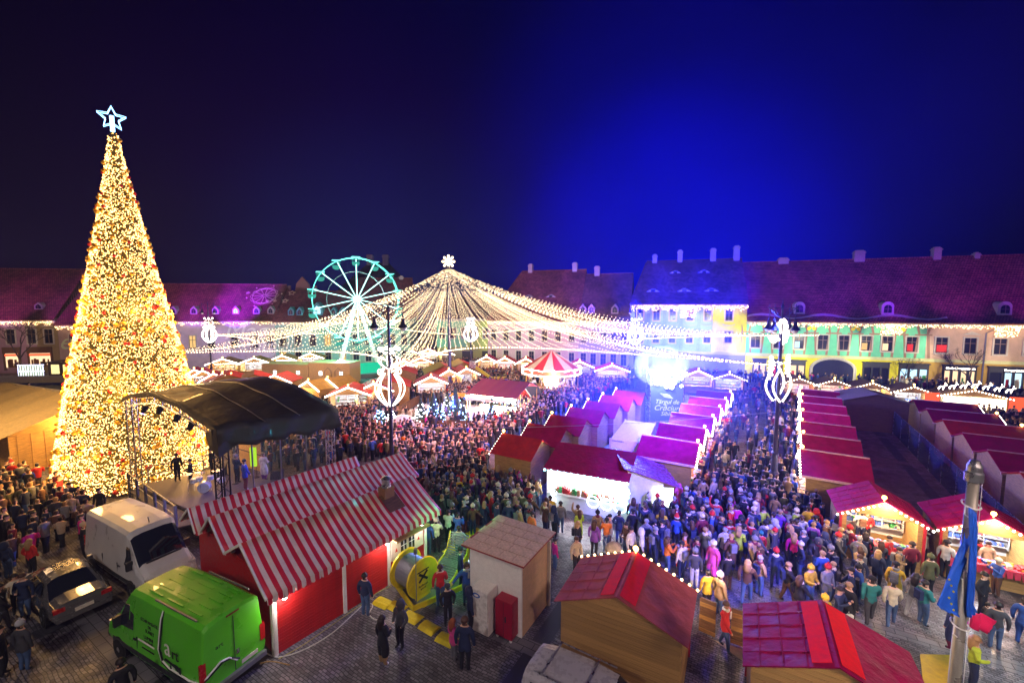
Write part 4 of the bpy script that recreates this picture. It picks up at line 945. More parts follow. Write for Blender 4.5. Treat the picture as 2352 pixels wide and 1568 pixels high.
br = MB().ball((0, 0, 0), .11, n=8, k=6).build('bauble', M_BRED, tr, smooth=True); br['label'] = 'red bauble'
bg = MB().ball((0, 0, 0), .135, n=8, k=6).build('bauble', M_BGOLD, tr, smooth=True); bg['label'] = 'gold bauble'
br.location = tree_pt(.18); bg.location = tree_pt(.18)
rest = MB(); nb = 2; camdir = math.atan2(-TY, -TX)
for i in range(760):
    p = tree_pt(.2, .98); red = i % 4 < 1; vis = math.cos(math.atan2(p[1], p[0])-camdir) > .05
    if vis and nb < 298:
        link_piece('bauble', (br if red else bg).data, tr, p); nb += 1
    else: rest.ball(p, .15, 0 if red else 1, n=6, k=4)
rest.build('small_baubles', [M_BRED, M_BGOLD], tr, kind='stuff')
for k_ in range(10):       # the warmth of the thousands of bulbs
    a = camdir + (k_-4.5)*.42; z = 2.5+ (k_ % 3)*4.6; r = trad(z/TTOP)+.9
    lamp('tree_glow', 'POINT', (TX+r*math.cos(a), TY+r*math.sin(a), z), (1, .52, .14), 520, .5)
sa = MB(); stR = .74; sc_ = Vector((0, 0, TTOP+.95)); ux = Vector((.74, .67, 0)); nx_ = Vector((.67, -.74, 0))
def sp(a, r, o=0): return sc_ + ux*math.cos(a)*r + Vector((0, 0, 1))*math.sin(a)*r + nx_*o
for o in (-.16, .16):
    sa.tube([sp(math.pi/2+math.pi*i/5, stR if i % 2 == 0 else stR*.45, o) for i in range(10)], .028, 5, closed=True)
for i in range(10): sa.beam(sp(math.pi/2+math.pi*i/5, stR if i % 2 == 0 else stR*.45, -.16), sp(math.pi/2+math.pi*i/5, stR if i % 2 == 0 else stR*.45, .16), .02)
sa.tube([(0, 0, TTOP+.1), (0, 0, TTOP+1.1)], .12, 6)
sa.build('star', emit('star_white', (.30, .62, 1), 5), tr)

# ------------------------------------------------------------------ stage
def stage():
    A, B, C = Vector((-22.5, 24.8, 0)), Vector((-14.0, 20.0, 0)), Vector((-10.3, 23.6, 0)); Dq = A + (C-B)
    root = thing('concert_stage', 'open air concert stage under a black curved canvas roof seen from behind', 'stage', tuple(A))
    O = A; A, B, C, Dq = [p-O for p in (A, B, C, Dq)]
    ctr = (A+B+C+Dq)/4; foot(O.x+ctr.x, O.y+ctr.y, math.atan2((B-A).y, (B-A).x), 5.3, 3.0)
    M_DECK = mat('stage_deck', (.12, .10, .11), .6, var=.15, bump=.2)
    MB().slab([tuple(p+Vector((0, 0, 1.08))) for p in (A, B, C, Dq)], .12).build('deck', M_DECK, root)
    q = MB()
    for p, r in ((A, B), (B, C), (C, Dq), (Dq, A)):
        q.slab([tuple(p), tuple(r), tuple(r+Vector((0, 0, 1.07))), tuple(p+Vector((0, 0, 1.07)))], .03)
    q.build('skirt', M_BLACK, root)
    zA, zB, zC = 6.5, 6.2, 6.15
    zp = {0: zA, 1: zB, 2: zC, 3: 6.0}
    def truss(P, z, name='truss_tower', m=M_METAL, w=.34):
        k = MB()
        for dx in (-w/2, w/2):
            for dy in (-w/2, w/2): k.box(P.x+dx-.025, P.y+dy-.025, 0, P.x+dx+.025, P.y+dy+.025, z)
        n = int(z/.4)
        for i in range(n):
            z0, z1 = z*i/n, z*(i+1)/n; s = 1 if i % 2 else -1
            k.beam((P.x-s*w/2, P.y-w/2, z0), (P.x+s*w/2, P.y-w/2, z1), .025); k.beam((P.x-w/2, P.y+s*w/2, z0), (P.x-w/2, P.y-s*w/2, z1), .025)
            k.beam((P.x+w/2, P.y+s*w/2, z0), (P.x+w/2, P.y-s*w/2, z1), .025)
        k.build(name, m, root)
    truss(A, zA); truss(B, zB-.1, m=M_BLACK, w=.42); truss(C, zC-.1); truss(Dq, 6.0)
    # arched roof: arch runs A->B and D->C, extruded B->C
    NU, NV = 22, 14; M_CAN = mat('black_canvas', (.030, .026, .026), .6, var=.25, scale=1.2, bump=.9, bscale=2.2, coat=.15)
    vs = []; rr = random.Random(3)
    for j in range(NV+1):
        v = j/NV; P0 = A.lerp(Dq, v); P1 = B.lerp(C, v)
        z0 = zA + (6.9-zA)*v; z1 = zB+(zC-zB)*v
        for i in range(NU+1):
            u = i/NU; p = P0.lerp(P1, u); d = (P1-P0).normalized()
            p = p + d*(.35*(2*u-1)) + (C-B).normalized()*(.3*(2*v-1))
            arch = .80*math.sin(math.pi*min(1, u**.85)) ; z = z0+(z1-z0)*u + arch
            z += .05*math.sin(u*21+v*7)*math.sin(math.pi*u) + .04*math.sin(v*17+u*5)
            vs.append((p.x, p.y, z))
    W = NU+1; fs = []
    for j in range(NV):
        for i in range(NU): q0 = j*W+i; fs.append((q0, q0+1, q0+W+1, q0+W))
    # skirts: along u=1 edge (B->C) hanging, and flaps
    base = len(vs)
    for j in range(NV+1):
        x, y, z = vs[j*W+NU]; out = Vector(((B-A).normalized().x, (B-A).normalized().y, 0))
        for k_ in range(1, 5):
            o = .12*math.sin(j*1.7+k_*.8); dz = k_*.26 + (.10*math.sin(j*2.1) if k_ == 4 else 0)
            vs.append((x+out.x*(o+.05), y+out.y*(o+.05), z-dz))
    for j in range(NV):
        for k_ in range(4):
            a0 = j*W+NU if k_ == 0 else base+j*4+k_-1; a1 = (j+1)*W+NU if k_ == 0 else base+(j+1)*4+k_-1
            fs.append((a0, base+j*4+k_, base+(j+1)*4+k_, a1))
    cv = MB(); cv.add(vs, fs); co = cv.build('canvas_roof', M_CAN, root, smooth=True)
    sm = co.modifiers.new('solid', 'SOLIDIFY'); sm.thickness = .03
    # corner flap at B and front fascia along arch A->B
    q = MB(); n = NU
    for i in range(n):
        a_, b_ = Vector(vs[i]), Vector(vs[i+1]); q.slab([a_, b_, b_-Vector((0, 0, .22)), a_-Vector((0, 0, .22))], .04)
    q.build('arch_fascia', M_CAN, root)
    q = MB()
    arc = [Vector(vs[i])-Vector((0, -.25, .30)) for i in range(0, n+1, 2)]
    q.tube(arc, .045, 5); q.tube([p-Vector((0, 0, .35)) for p in arc], .045, 5)
    for i in range(len(arc)-1): q.beam(arc[i], arc[i+1]-Vector((0, 0, .35)), .03); q.beam(arc[i]-Vector((0, 0, .35)), arc[i], .03)
    q.build('arch_truss', M_METAL, root)
    for j in (5, 9): 
        q = MB(); q.tube([tuple(Vector(vs[j*W+i])+Vector((0, 0, .03))) for i in range(0, n+1)], .035, 4); q.build('roof_seam', M_GREYM, root)
    q = MB(); bx = Vector(vs[NU]); q.add([bx, bx+Vector((-.9, .5, -.3)), bx+Vector((-.55, .25, -1.0)), bx+Vector((.15, -.1, -1.35)), bx+Vector((.45, .45, -1.0))], [(0,1,2), (0,2,3), (0,3,4)]); q.build('corner_flap', M_CAN, root)
    # clear plastic side along B->C
    M_CLR = mat('clear_plastic_sheet', (.12, .16, .22), .15, var=.3, scale=1.5, alpha=.28, bump=.6, bscale=3)
    for i in range(4):
        p, r = B.lerp(C, (i+.04)/4), B.lerp(C, (i+.96)/4); MB().add([(p.x, p.y, 1.2), (r.x, r.y, 1.2), (r.x, r.y, zB-.6), (p.x, p.y, zB-.6)], [(0,1,2,3)]).build('plastic_sheet', M_CLR, root)
        if i: pp = B.lerp(C, i/4); MB().box(pp.x-.03, pp.y-.03, 1.2, pp.x+.03, pp.y+.03, zB).build('pole', M_GREYM, root)
    # back panel, amber
    q = MB(); P1 = Dq.lerp(C, .04); P2 = Dq.lerp(C, .30)
    MB().slab([(P1.x, P1.y, 1.2), (P2.x, P2.y, 1.2), (P2.x, P2.y, 5.8), (P1.x, P1.y, 5.8)], .06).build('backdrop_panel', mat('amber_cloth', (.75, .45, .15), .7), root)
    for i in range(1, 4): MB().beam(P1+Vector((0, -.08, 1.2+1.1*i)), P2+Vector((0, -.08, 1.2+1.1*i)), .05).build('backdrop_frame', M_DARK, root)
    # railing along A->B side
    o_ = -(C-B).normalized()*1.2
    R0, R1 = A+o_*.3, A.lerp(B, .78)+o_*.9
    q = MB().slab([(A.x, A.y, 1.0), (A.lerp(B, .8).x, A.lerp(B, .8).y, 1.0), (R1.x, R1.y, 1.0), (R0.x, R0.y, 1.0)], .08).build('side_platform', M_DECK, root)
    for i in range(6):
        p = R0.lerp(R1, i/5); MB().box(p.x-.05, p.y-.05, 0, p.x+.05, p.y+.05, 2.1).build('rail_post', M_GREYM, root)
    q = MB(); q.beam(R0+Vector((0, 0, 2.1)), R1+Vector((0, 0, 2.1)), .06).beam(R0+Vector((0, 0, 1.6)), R1+Vector((0, 0, 1.6)), .04); q.build('rail', M_METAL, root)
    r0, r1 = Dq.lerp(A, .1), Dq.lerp(A, .9)
    q = MB()
    for z in (1.7, 2.2): q.beam(r0+Vector((0, 0, z)), r1+Vector((0, 0, z)), .05)
    for i in range(4): p = r0.lerp(r1, i/3); q.box(p.x-.025, p.y-.025, 1.2, p.x+.025, p.y+.025, 2.2)
    q.build('rear_rail', M_METAL, root)
    for i, u in enumerate((.25, .45, .62, .75)):
        p = Vector(vs[int(u*NU)]) - Vector((0, -.3, 1.0)); k = MB().lathe([(.12, -.2), (.17, .2), (.14, .22)], 8).build('stage_lamp', M_BLACK, root); k.location = p; k.rotation_euler = (R(-20), R(15), 0)
        if i == 0: MB().lathe([(.13, -.25), (.01, -.26)], 8).build('lens', emit('violet_lens', (.5, .3, 1), 18), k)
    pb2 = B.lerp(C, .12); MB().box(pb2.x-.1, pb2.y+1.2, 3.6, pb2.x+.2, pb2.y+1.3, 4.6).build('lime_screen', emit('lime_screen', (.55, 1, .02), 1.1), root)
    return O
SO = stage()
def on(x, y, z=1.2): return G(x, y, z)
lamp('stage_blue', 'SPOT', (-14.5, 24.2, 5.2), (.25, .35, 1), 260, .15, (-15.5, 22, 1), 100, .6)
lamp('stage_violet', 'SPOT', (-17, 24, 5.4), (.6, .35, 1), 260, .15, (-16, 23, 1), 110, .6)
lamp('stage_teal', 'SPOT', (-6.0, 17.0, 3.8), (.05, .75, .9), 260, .15, (-11.5, 22.5, 5), 60, .6)
# drum kit
p = on(472, 1128); dk = thing('drum_kit', 'blue lit drum kit with cymbals on the stage', 'drum kit', p, .3)
M_DRUM = mat('pale_drum', (.55, .6, .75), .3, var=.05, coat=.5)
k = MB().lathe([(.30, -.2), (.30, .2)], 16).build('bass_drum', M_DRUM, dk, loc=(0, -.1, .32)); k.rotation_euler = (R(90), 0, 0)
for x, y, z, r in ((-.3, .1, .75, .17), (.25, .1, .75, .17), (-.65, .3, .6, .2), (.7, .35, .45, .22)): MB().lathe([(r, -.1), (r, .12)], 12, (x, y, z)).tube([(x, y, 0), (x, y, z-.1)], .015, 4).build('drum', M_DRUM, dk)
for x, y, z in ((-.8, -.1, 1.15), (.8, -.1, 1.2), (-.1, -.35, 1.25), (.4, .6, 1.0)): MB().lathe([(.25, 0), (.05, .04), (.01, .045)], 14, (x, y, z)).tube([(x, y, 0), (x, y, z)], .012, 4).build('cymbal', mat('pale_brass', (.6, .6, .7), .25, .8), dk)
p = on(497, 1072); ky = thing('keyboard', 'white keyboard on a stand among the musicians', 'keyboard', p, .6)
MB().box(-.6, -.15, .9, .6, .15, .98).build('keys', M_WHITE, ky); MB().beam((-.4, 0, 0), (.4, 0, .9), .04).beam((.4, 0, 0), (-.4, 0, .9), .04).build('stand', M_BLACK, ky)
p = on(486, 1062, 1.2); bb = MB().ball((0, 0, 1.6), .42, n=12, k=8).tube([(0, 0, 0), (0, 0, 1.3)], .03, 5).build('bauble_ornament', M_BGOLD, smooth=True, loc=p); tag(bb, 'big golden ball on a stand at the far corner of the stage', 'ornament')
for x, y, lb in ((636, 1098, 'black monitor wedge beside the backing singer'), (505, 1092, 'black amplifier behind the drum kit'), (420, 1058, 'tall black speaker box near the stage rail')):
    p = on(x, y); tag(MB().add([(-.3, -.25, 0), (.3, -.25, 0), (.3, .25, 0), (-.3, .25, 0), (-.3, -.1, .5), (.3, -.1, .5), (.3, .25, .55), (-.3, .25, .55)], [(3,2,1,0), (4,5,6,7), (0,1,5,4), (1,2,6,5), (2,3,7,6), (3,0,4,7)]).build('speaker', M_DARK, loc=p), lb, 'speaker', 'stage speakers')
for x, y, lb in ((541, 1110, 'microphone stand left of the singer in the blue coat'), (590, 1095, 'microphone stand before the backing singer')):
    p = on(x, y); tag(MB().tube([(0, 0, 0), (0, 0, 1.5)], .015, 5).tube([(0, 0, 1.5), (0, -.2, 1.62)], .025, 5).lathe([(.18, 0), (.16, .03)], 8).build('microphone_stand', M_BLACK, loc=p), lb, 'microphone stand', 'stage microphones')

# ------------------------------------------------------------------ lamp posts with bell lamps and light ornaments
M_POST = mat('lamp_post_iron', (.05, .045, .09), .4, .4, var=.1)
def lamp_post(label, x, y, H=12.3, arms=2, aang=0.0, zl=10.6, orn=None, full=True, armr=.85, group='tall lamp posts of the square'):
    root = thing('lamp_post', label, 'lamp post', (x, y, 0), aang, group); foot(x, y, 0, .4, .4)
    MB().lathe([(.42, 0), (.42, .25), (.30, .35), (.26, 1.1), (.32, 1.2), (.20, 1.35), (.17, 2.4), (.21, 2.5), (.13, 2.6), (.11, 6), (.08, zl), (.05, H-.6), (.10, H-.5), (.03, H-.3), (.01, H)], 12).build('pole', M_POST, root, smooth=False)
    for i in range(arms):
        a = 2*math.pi*i/arms; ca, sa_ = math.cos(a), math.sin(a)
        ar = MB(); ar.beam((0, 0, zl+1.25), (ca*(armr+.1), sa_*(armr+.1), zl+1.25), .05); ar.tube([(0, 0, zl+.6), (ca*armr*.5, sa_*armr*.5, zl+.85), (ca*armr, sa_*armr, zl+1.25)], .025, 4)
        ar.tube([(ca*armr, sa_*armr, zl+1.5), (ca*armr, sa_*armr, zl+.5)], .02, 4); ar.octa((ca*armr, sa_*armr, zl+.55), .07); ar.build('arm', M_POST, root)
        bl = MB().lathe([(.07, .55), (.10, .52), (.11, .35), (.16, .2), (.27, .05), (.30, .02), (.30, 0)], 12, (ca*armr, sa_*armr, zl-.1)).build('lamp_shade', M_POST, root)
        MB().ball((ca*armr, sa_*armr, zl-.12), .19, n=10, k=6).build('globe', mat('milk_glass', (.75, .72, .70), .3, var=.03) , bl, smooth=True)
    if orn: orn(root)
    return root
def tulip(z0, R0, h, m, nr=8, curls=True, top=True, r=.036):
    def f(root):
        for i in range(nr):
            a = 2*math.pi*i/nr+.2; ca, sa_ = math.cos(a), math.sin(a); q = MB()
            pts = [(R0*math.sin(math.pi*min(1, t*.82+.06))**.8, z0+h*t) for t in [j/12 for j in range(13)]]
            if curls: pts += [(R0*.55+.10*math.cos(b)+.1, z0+h+.14+.16*math.sin(b)) for b in [-1.2+j*.8 for j in range(6)]]
            q.tube([(ca*p[0], sa_*p[0], p[1]) for p in pts], r, 5); q.build('light_rib', m, root)
        if top:
            for i in range(6):
                a = 2*math.pi*i/6; ca, sa_ = math.cos(a), math.sin(a); q = MB()
                q.tube([(ca*(.1+.55*math.sin(t*2.4)), sa_*(.1+.55*math.sin(t*2.4)), z0+h+.3+t*.75) for t in [j/8 for j in range(9)]], .03, 4)
                q.ball((ca*.55, sa_*.55, z0+h+1.5), .13, n=8, k=5); q.octa((ca*.3, sa_*.3, z0+h+1.25), .08); q.build('light_curl', m, root)
    return f
E_ORN = emit('ornament_light', (1, .86, .72), 6); E_ORNW = emit('ornament_light_cool', (.88, .9, 1), 6)
lamp_post('tall lamp post with two bell lamps and tulip light ornament behind the striped roofs', -7.3, 25.2, 12.3, 2, 0, 10.75, tulip(6.0, .86, 1.9, E_ORN))
def swan(root):
    q0 = 5.9
    for s in (-1, 1):
        for k_, (dy) in enumerate((-.22, .22)):
            q = MB(); pts = [(s*(.05+.95*math.sin(math.pi*t*.9+.1)), dy, q0+2.1*t) for t in [j/14 for j in range(15)]]
            pts += [(s*(.30+.18*math.cos(b)), dy, q0+2.3+.2*math.sin(b)) for b in [-1+j*.7 for j in range(6)]]
            q.tube(pts, .055, 5); q.build('light_rib', E_ORN, root)
        for i in range(6):
            q = MB(); a0 = .35*i; q.tube([(s*(.95+.22*math.sin(t*3+a0)), 0, q0+1.5+.22*i+.2*t) for t in [j/5 for j in range(6)]], .05, 4); q.ball((s*(.85+.1*(i % 2)), 0, q0+1.75+.22*i), .11, n=6, k=4); q.build('light_curl', E_ORN, root)
    q = MB(); zc = q0+4.4
    for i in range(7): a = i*.42-.2; q.tube([(.1+.5*t*math.cos(a)+.0, 0, zc-.5+t*.9*math.sin(a)+.35*t) for t in [j/5 for j in range(6)]], .06, 4); q.ball((.1+.5*math.cos(a), 0, zc-.15+.9*math.sin(a)), .12, n=6, k=4)
    for i in range(5): q.ball((-.35-.2*i, 0, zc-.45+.15*math.sin(i*2)), .13, n=6, k=4)
    q.tube([(.6, 0, zc+.3), (.75, 0, zc-.1), (.5, 0, zc-.6), (.1, 0, zc-.75)], .09, 5); q.build('upper_light_scroll', E_ORN, root)
    q = MB()
    for i in range(6): q.ball((.35+.5*math.cos(i*1.05)*.5, 0, 9.95+.28*math.sin(i*1.05)), .12, n=6, k=4)
    q.build('light_cluster', E_ORNW, root)
lamp_post('tall lamp post with four bell lamps and swan shaped light ornament in the open alley', 16.95, 26.8, 12.4, 4, .5, 10.55, swan, armr=.8)
lamp_post('far lamp post with tulip light in front of the white walled house', -45.5, 64, 12.5, 2, .1, 10.9, tulip(6.4, .95, 2.1, E_ORN, r=.09))
lamp_post('far lamp post with bell lamp and ball of light before the blue lit house', 18.2, 63, 12.8, 2, .3, 10.9, tulip(6.2, 1.05, 2.2, E_ORNW, r=.09))
lamp_post('far lamp post with a spherical light right of the canopy mast', -8.3+1.9, 66, 11.5, 2, .3, 9.5, tulip(6.4, 1.15, 2.0, E_ORNW, r=.09), armr=.1)
# cables crossing the crowd
def cable(label, P, Q, sag, r=.015, n=14, name='overhead_cable'):
    P, Q = Vector(P), Vector(Q); q = MB(); q.tube([tuple(P.lerp(Q, i/n) - Vector((0, 0, sag*4*(i/n)*(1-i/n)))) for i in range(n+1)], r, 4)
    o = q.build(name, mat('pale_cable', (.45, .42, .5), .5, var=.05)); return tag(o, label, 'cable', 'cables over the crowd')
cable('thin pale cable over the crowd towards the alley lamp post', (-7.3, 25.2, 4.6), (16.95, 26.8, 5.2), .35)
# ------------------------------------------------------------------ canopy of string lights
APX = Vector((-8.7, 59, 17.0)); cn = thing('light_canopy', 'tent shaped canopy of hundreds of warm string lights hung from a central mast', 'light canopy', (APX.x, APX.y, 0)); foot(APX.x, APX.y, 0, .4, .4)
AN = [Vector((-7.3, 25.3, 8.0)), Vector((16.95, 26.8, 8.2)), Vector((36, 50, 8.5)), Vector((18.2, 63, 8)), Vector((8, 82, 8)), Vector((-6.4, 66, 7.5)), Vector((-24, 80, 8)), Vector((-45.5, 64, 7.6)), Vector((-38, 44, 7.0))]
MB().lathe([(.3, 0), (.22, 8), (.12, 17.3)], 8).build('mast', M_POST, cn)
q = MB(); c_ = Vector((0, 0, 17.9))
for i in range(8):
    a = math.pi*i/4
    for s in (0, .25): q.tube([(math.cos(a+s*0)*.1, 0, 17.9), (math.cos(a)*.75, s, 17.9+math.sin(a)*.75)], .09, 4)
    q.ball((math.cos(a)*.75, .1, 17.9+math.sin(a)*.75), .15, n=6, k=4)
q.build('star_burst', emit('canopy_star', (1, .72, .38), 12), cn)
E_STR = emit('canopy_bulb', (1, .72, .42), 10); M_WIRE = mat('light_wire', (.02, .02, .02), .6, var=0)
nstr = 0
def strand(P, Q, sag, step=.42, r=.042, name='light_string'):
    L = (Q-P).length; n = int(L/step); mb = MB(); pts = []
    for i in range(n+1):
        t = i/n; p = P.lerp(Q, t); p.z -= sag*4*t*(1-t); pts.append(p)
    mb.tube([tuple(p-Vector((APX.x, APX.y, 0))) for p in pts[::4]] + [tuple(pts[-1]-Vector((APX.x, APX.y, 0)))], .012, 3, m=0, cap=False)
    for _i, p in enumerate(pts[1:]):
        if _i < n*.22 and random.random() < .55: continue
        mb.octa((p.x-APX.x+random.uniform(-.05, .05), p.y-APX.y+random.uniform(-.05, .05), p.z-.05+random.uniform(-.06, .04)), r, 1)
    mb.build(name, [M_WIRE, E_STR], cn)
counts = [32, 34, 30, 22, 18, 16, 22, 24, 27]; pulls = [.50, .40, .2, .25, .3, .3, .3, .25, .34]
for k_ in range(len(AN)):
    P, Q = AN[k_], AN[(k_+1) % len(AN)]; base = Vector((APX.x, APX.y, (P.z+Q.z)/2-.6)); mid = P.lerp(Q, .5).lerp(base, pulls[k_]); ctl = mid*2 - (P+Q)*.5
    bz = lambda t: P*(1-t)**2 + ctl*2*t*(1-t) + Q*t*t
    n = counts[k_]
    edge = [bz(i/24) for i in range(25)]; mb = MB(); off = Vector((APX.x, APX.y, 0)); mb.tube([tuple(p-off) for p in edge], .015, 3, cap=False)
    for i in range(24):
        L = (edge[i+1]-edge[i]).length; m_ = max(1, int(L/.26))
        for j in range(m_): p = edge[i].lerp(edge[i+1], j/m_)-off; mb.octa((p.x, p.y, p.z-.04), .06, 1)
    mb.build('border_string', [M_WIRE, E_STR], cn)
    for i in range(n):
        t = (i+.5)/n; E = bz(t); L = (E-APX).length; far = E.y > 45
        strand(APX + Vector((random.uniform(-.35, .35), random.uniform(-.35, .35), 0)), E, .055*L+random.uniform(-.3, .3), .34 if not far else .5, .030 if not far else .040)
# ------------------------------------------------------------------ ferris wheel
fc = Vector(Wd(820, 691, 71)); fw = thing('ferris_wheel', 'ferris wheel glowing turquoise with lit rim, spokes and small gondolas', 'ferris wheel', (fc.x, fc.y, 0), R(26)); foot(fc.x, fc.y, 0, 4, 3)
ZC = fc.z+.25; FR = 6.75
for yo in (-.5, .5):
    for rr_, m, tr_ in ((FR, E_CYAN, .045),):
        MB().tube([(rr_*math.cos(2*math.pi*i/56), yo, ZC+rr_*math.sin(2*math.pi*i/56)) for i in range(56)], tr_, 5, closed=True).build('rim', m, fw)
MB().tube([(4.6*math.cos(2*math.pi*i/28), .6, ZC+4.6*math.sin(2*math.pi*i/28)) for i in range(28)], .05, 4, closed=True).build('inner_ring', M_METAL, fw)
E_SPOKE = emit('spoke_tube', (.42, 1, .88), 5)
for i in range(14):
    a = 2*math.pi*(i+.5)/14; c0, s0 = math.cos(a), math.sin(a)
    MB().beam((.5*c0, -.45, ZC+.5*s0), ((FR-.15)*c0, -.5, ZC+(FR-.15)*s0), .10, .08, up=(0, 1, 0)).build('spoke', E_SPOKE, fw)
    MB().beam((.5*c0, .45, ZC+.5*s0), ((FR-.15)*c0, .5, ZC+(FR-.15)*s0), .06).build('rear_spoke', M_METAL, fw)
    gx, gz = (FR+.15)*c0, ZC+(FR+.15)*s0
    gd = MB().lathe([(.25, -1.45), (.55, -1.25), (.62, -.85), (.58, -.8)], 10).tube([(-.5, 0, -.8), (-.5, 0, -.35), (0, 0, 0), (.5, 0, -.35), (.5, 0, -.8)], .03, 4).lathe([(.75, -.38), (.1, -.12)], 10).build('gondola', emit('gondola_glow', (.10, .8, .6), .55), fw, loc=(gx, 0, gz))  # LED light falling on the gondolas, put in as a low glow
    MB().beam((-.65, -.55, .02), (.65, -.55, .02), .07).beam((-.65, .55, .02), (.65, .55, .02), .07).build('axle_lamp', E_CYAN, gd)
MB().ball((0, -.5, ZC), .55, n=12, k=8).build('hub', emit('hub_lamp', (.8, 1, 1), 12), fw)
q = MB()
for sy in (-1.1, 1.1):
    for sx in (-3.6, 3.6): q.beam((sx, sy*1.6, 0), (0, sy*.7, ZC), .3)
q.build('leg', M_WHITE, fw)
MB().box(-4.2, -2.6, 0, 4.2, 2.6, .7).build('platform', M_GREYM, fw)
MB().box(-3.2, -2.7, .9, 3.0, -2.62, 2.6).build('lit_screen_wall', emit('green_screen', (.02, .75, .4), .9), fw)
lamp('wheel_glow', 'POINT', (fc.x-.5, fc.y-2.5, ZC-4), (.1, 1, .7), 6000, 1)
# ------------------------------------------------------------------ carousel
cc = Vector(G(1266, 897)); ca_ = thing('carousel', 'carousel with red and cream striped tent roof and blazing lights', 'carousel', (cc.x, cc.y, 0)); foot(cc.x, cc.y, 0, 4.2, 4.2)
for i in range(16):
    a0, a1 = 2*math.pi*i/16, 2*math.pi*(i+1)/16; q = MB(); r = 3.9
    q.slab([(r*math.cos(a0), r*math.sin(a0), 3.3), (r*math.cos(a1), r*math.sin(a1), 3.3), (.1*math.cos(a1), .1*math.sin(a1), 5.6), (.1*math.cos(a0), .1*math.sin(a0), 5.6)], .05)
    q.build('roof_panel', mat('carousel_cream', (.72, .60, .45), .6) if i % 2 else mat('carousel_red', (.60, .03, .04), .6), ca_)
MB().lathe([(3.95, 2.6), (4.0, 3.3), (3.9, 3.32), (3.85, 2.6)], 32, cap=False).build('rounding_board', mat('carousel_board', (.55, .12, .05), .5), ca_)
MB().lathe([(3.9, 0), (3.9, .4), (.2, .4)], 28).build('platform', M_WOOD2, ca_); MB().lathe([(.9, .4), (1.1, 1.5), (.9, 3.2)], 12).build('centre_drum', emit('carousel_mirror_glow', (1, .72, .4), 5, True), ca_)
pts = []
for i in range(120): a = 2*math.pi*i/120; pts += [(4.1*math.cos(a), 4.1*math.sin(a), 3.25+.13*abs(math.sin(a*8))), (4.1*math.cos(a), 4.1*math.sin(a), 2.65)]
for i in range(8):
    a = 2*math.pi*i/8
    for z in range(9): pts.append((4.05*math.cos(a), 4.05*math.sin(a), 2.5+.12*z))
bulbs_mb(pts, .09).build('light_string', E_WHITE, ca_)
for i in range(12):
    a = 2*math.pi*i/12; rr_ = 3.3 if i % 2 else 2.3; x0, y0 = rr_*math.cos(a), rr_*math.sin(a); k = MB()
    k.tube([(x0, y0, .4), (x0, y0, 3.2)], .04, 5, m=1); t_ = Vector((-math.sin(a), math.cos(a), 0)); P = Vector((x0, y0, 1.2+.2*(i % 3)))
    k.tube([tuple(P-t_*.45), tuple(P-t_*.2), tuple(P+t_*.2), tuple(P+t_*.35+Vector((0, 0, .15))), tuple(P+t_*.5+Vector((0, 0, .45))), tuple(P+t_*.75+Vector((0, 0, .35)))], [.12, .2, .2, .16, .1, .07], 7)
    for d_ in (-.3, .3): k.tube([tuple(P+t_*d_), tuple(P+t_*d_*1.5-Vector((0, 0, .5)))], .05, 4)
    k.build('horse', [M_WHITE, mat('brass', (.7, .5, .2), .3, .8)], ca_)
for i in range(8):
    a = 2*math.pi*(i+.5)/8; MB().tube([(3.8*math.cos(a), 3.8*math.sin(a), .4), (3.8*math.cos(a), 3.8*math.sin(a), 2.7)], .07, 6).build('column', mat('brass', (.7, .5, .2)), ca_)
lamp('carousel_lamp', 'POINT', (cc.x, cc.y-4.8, 2.6), (1, .65, .35), 900, .4)

# ------------------------------------------------------------------ snow display with small trees, crane, small stalls
M_FIR = mat('small_fir', (.02, .05, .03), .8, var=.3, bump=.6)
def little_tree(label, x, y, h, blue):
    p = G(x, y, .35); root = thing('small_christmas_tree', label, 'small tree', (p[0], p[1], 0), 0, 'lit small trees in the snow display'); q = MB(); foot(p[0], p[1], 0, .6, .6)
    for i in range(5): z0 = .3+(h-.3)*i/5; q.lathe([((h*.30)*(1-i/5.5), z0), ((h*.10)*(1-i/6), z0+h*.26)], 10)
    for _ in range(160):
        t = random.random()**1.4; a = random.random()*6.28; r = h*.3*(1-t)*.9; z = .3+t*(h-.4); q.add([(r*math.cos(a), r*math.sin(a), z+.1), (r*math.cos(a+.15), r*math.sin(a+.15), z), ((r+.14)*math.cos(a), (r+.14)*math.sin(a), z-.08)], [(0,1,2)])
    q.build('foliage', M_FIR, root, kind='stuff'); MB().lathe([(.07, 0), (.06, .35)], 6).build('trunk', M_WOODD, root)
    pts = []
    for _ in range(70): t = 1-math.sqrt(random.random()); a = random.random()*6.28; r = h*.30*(1-t)+.08; pts.append((r*math.cos(a), r*math.sin(a), .35+t*(h-.35)))
    bulbs_mb(pts, .075).build('fairy_lights', emit('snow_blue_bulb', (.30, .50, 1), 9) if blue else emit('snow_white_bulb', (.95, .92, 1), 9), root)
for lb, x, y, h, bl_ in (('blue lit little tree left of the lamp post behind the striped roofs', 873, 978, 2.4, 1), ('white lit little tree directly right of the lamp post', 899, 978, 2.0, 0), ('white lit little tree standing alone between the igloos', 967, 975, 2.7, 0), ('tall blue lit little tree left in the blue group', 996, 966, 3.0, 1), ('short blue lit little tree in front of the blue group', 1012, 972, 2.2, 1), ('white lit little tree behind the blue group', 1028, 950, 2.3, 0), ('tallest blue lit little tree in the display', 1047, 965, 3.4, 1), ('blue lit little tree beside the tallest one', 1064, 972, 2.3, 1), ('blue lit little tree at the right end of the display', 1130, 967, 2.5, 1)):
    little_tree(lb, x, y, h, bl_)
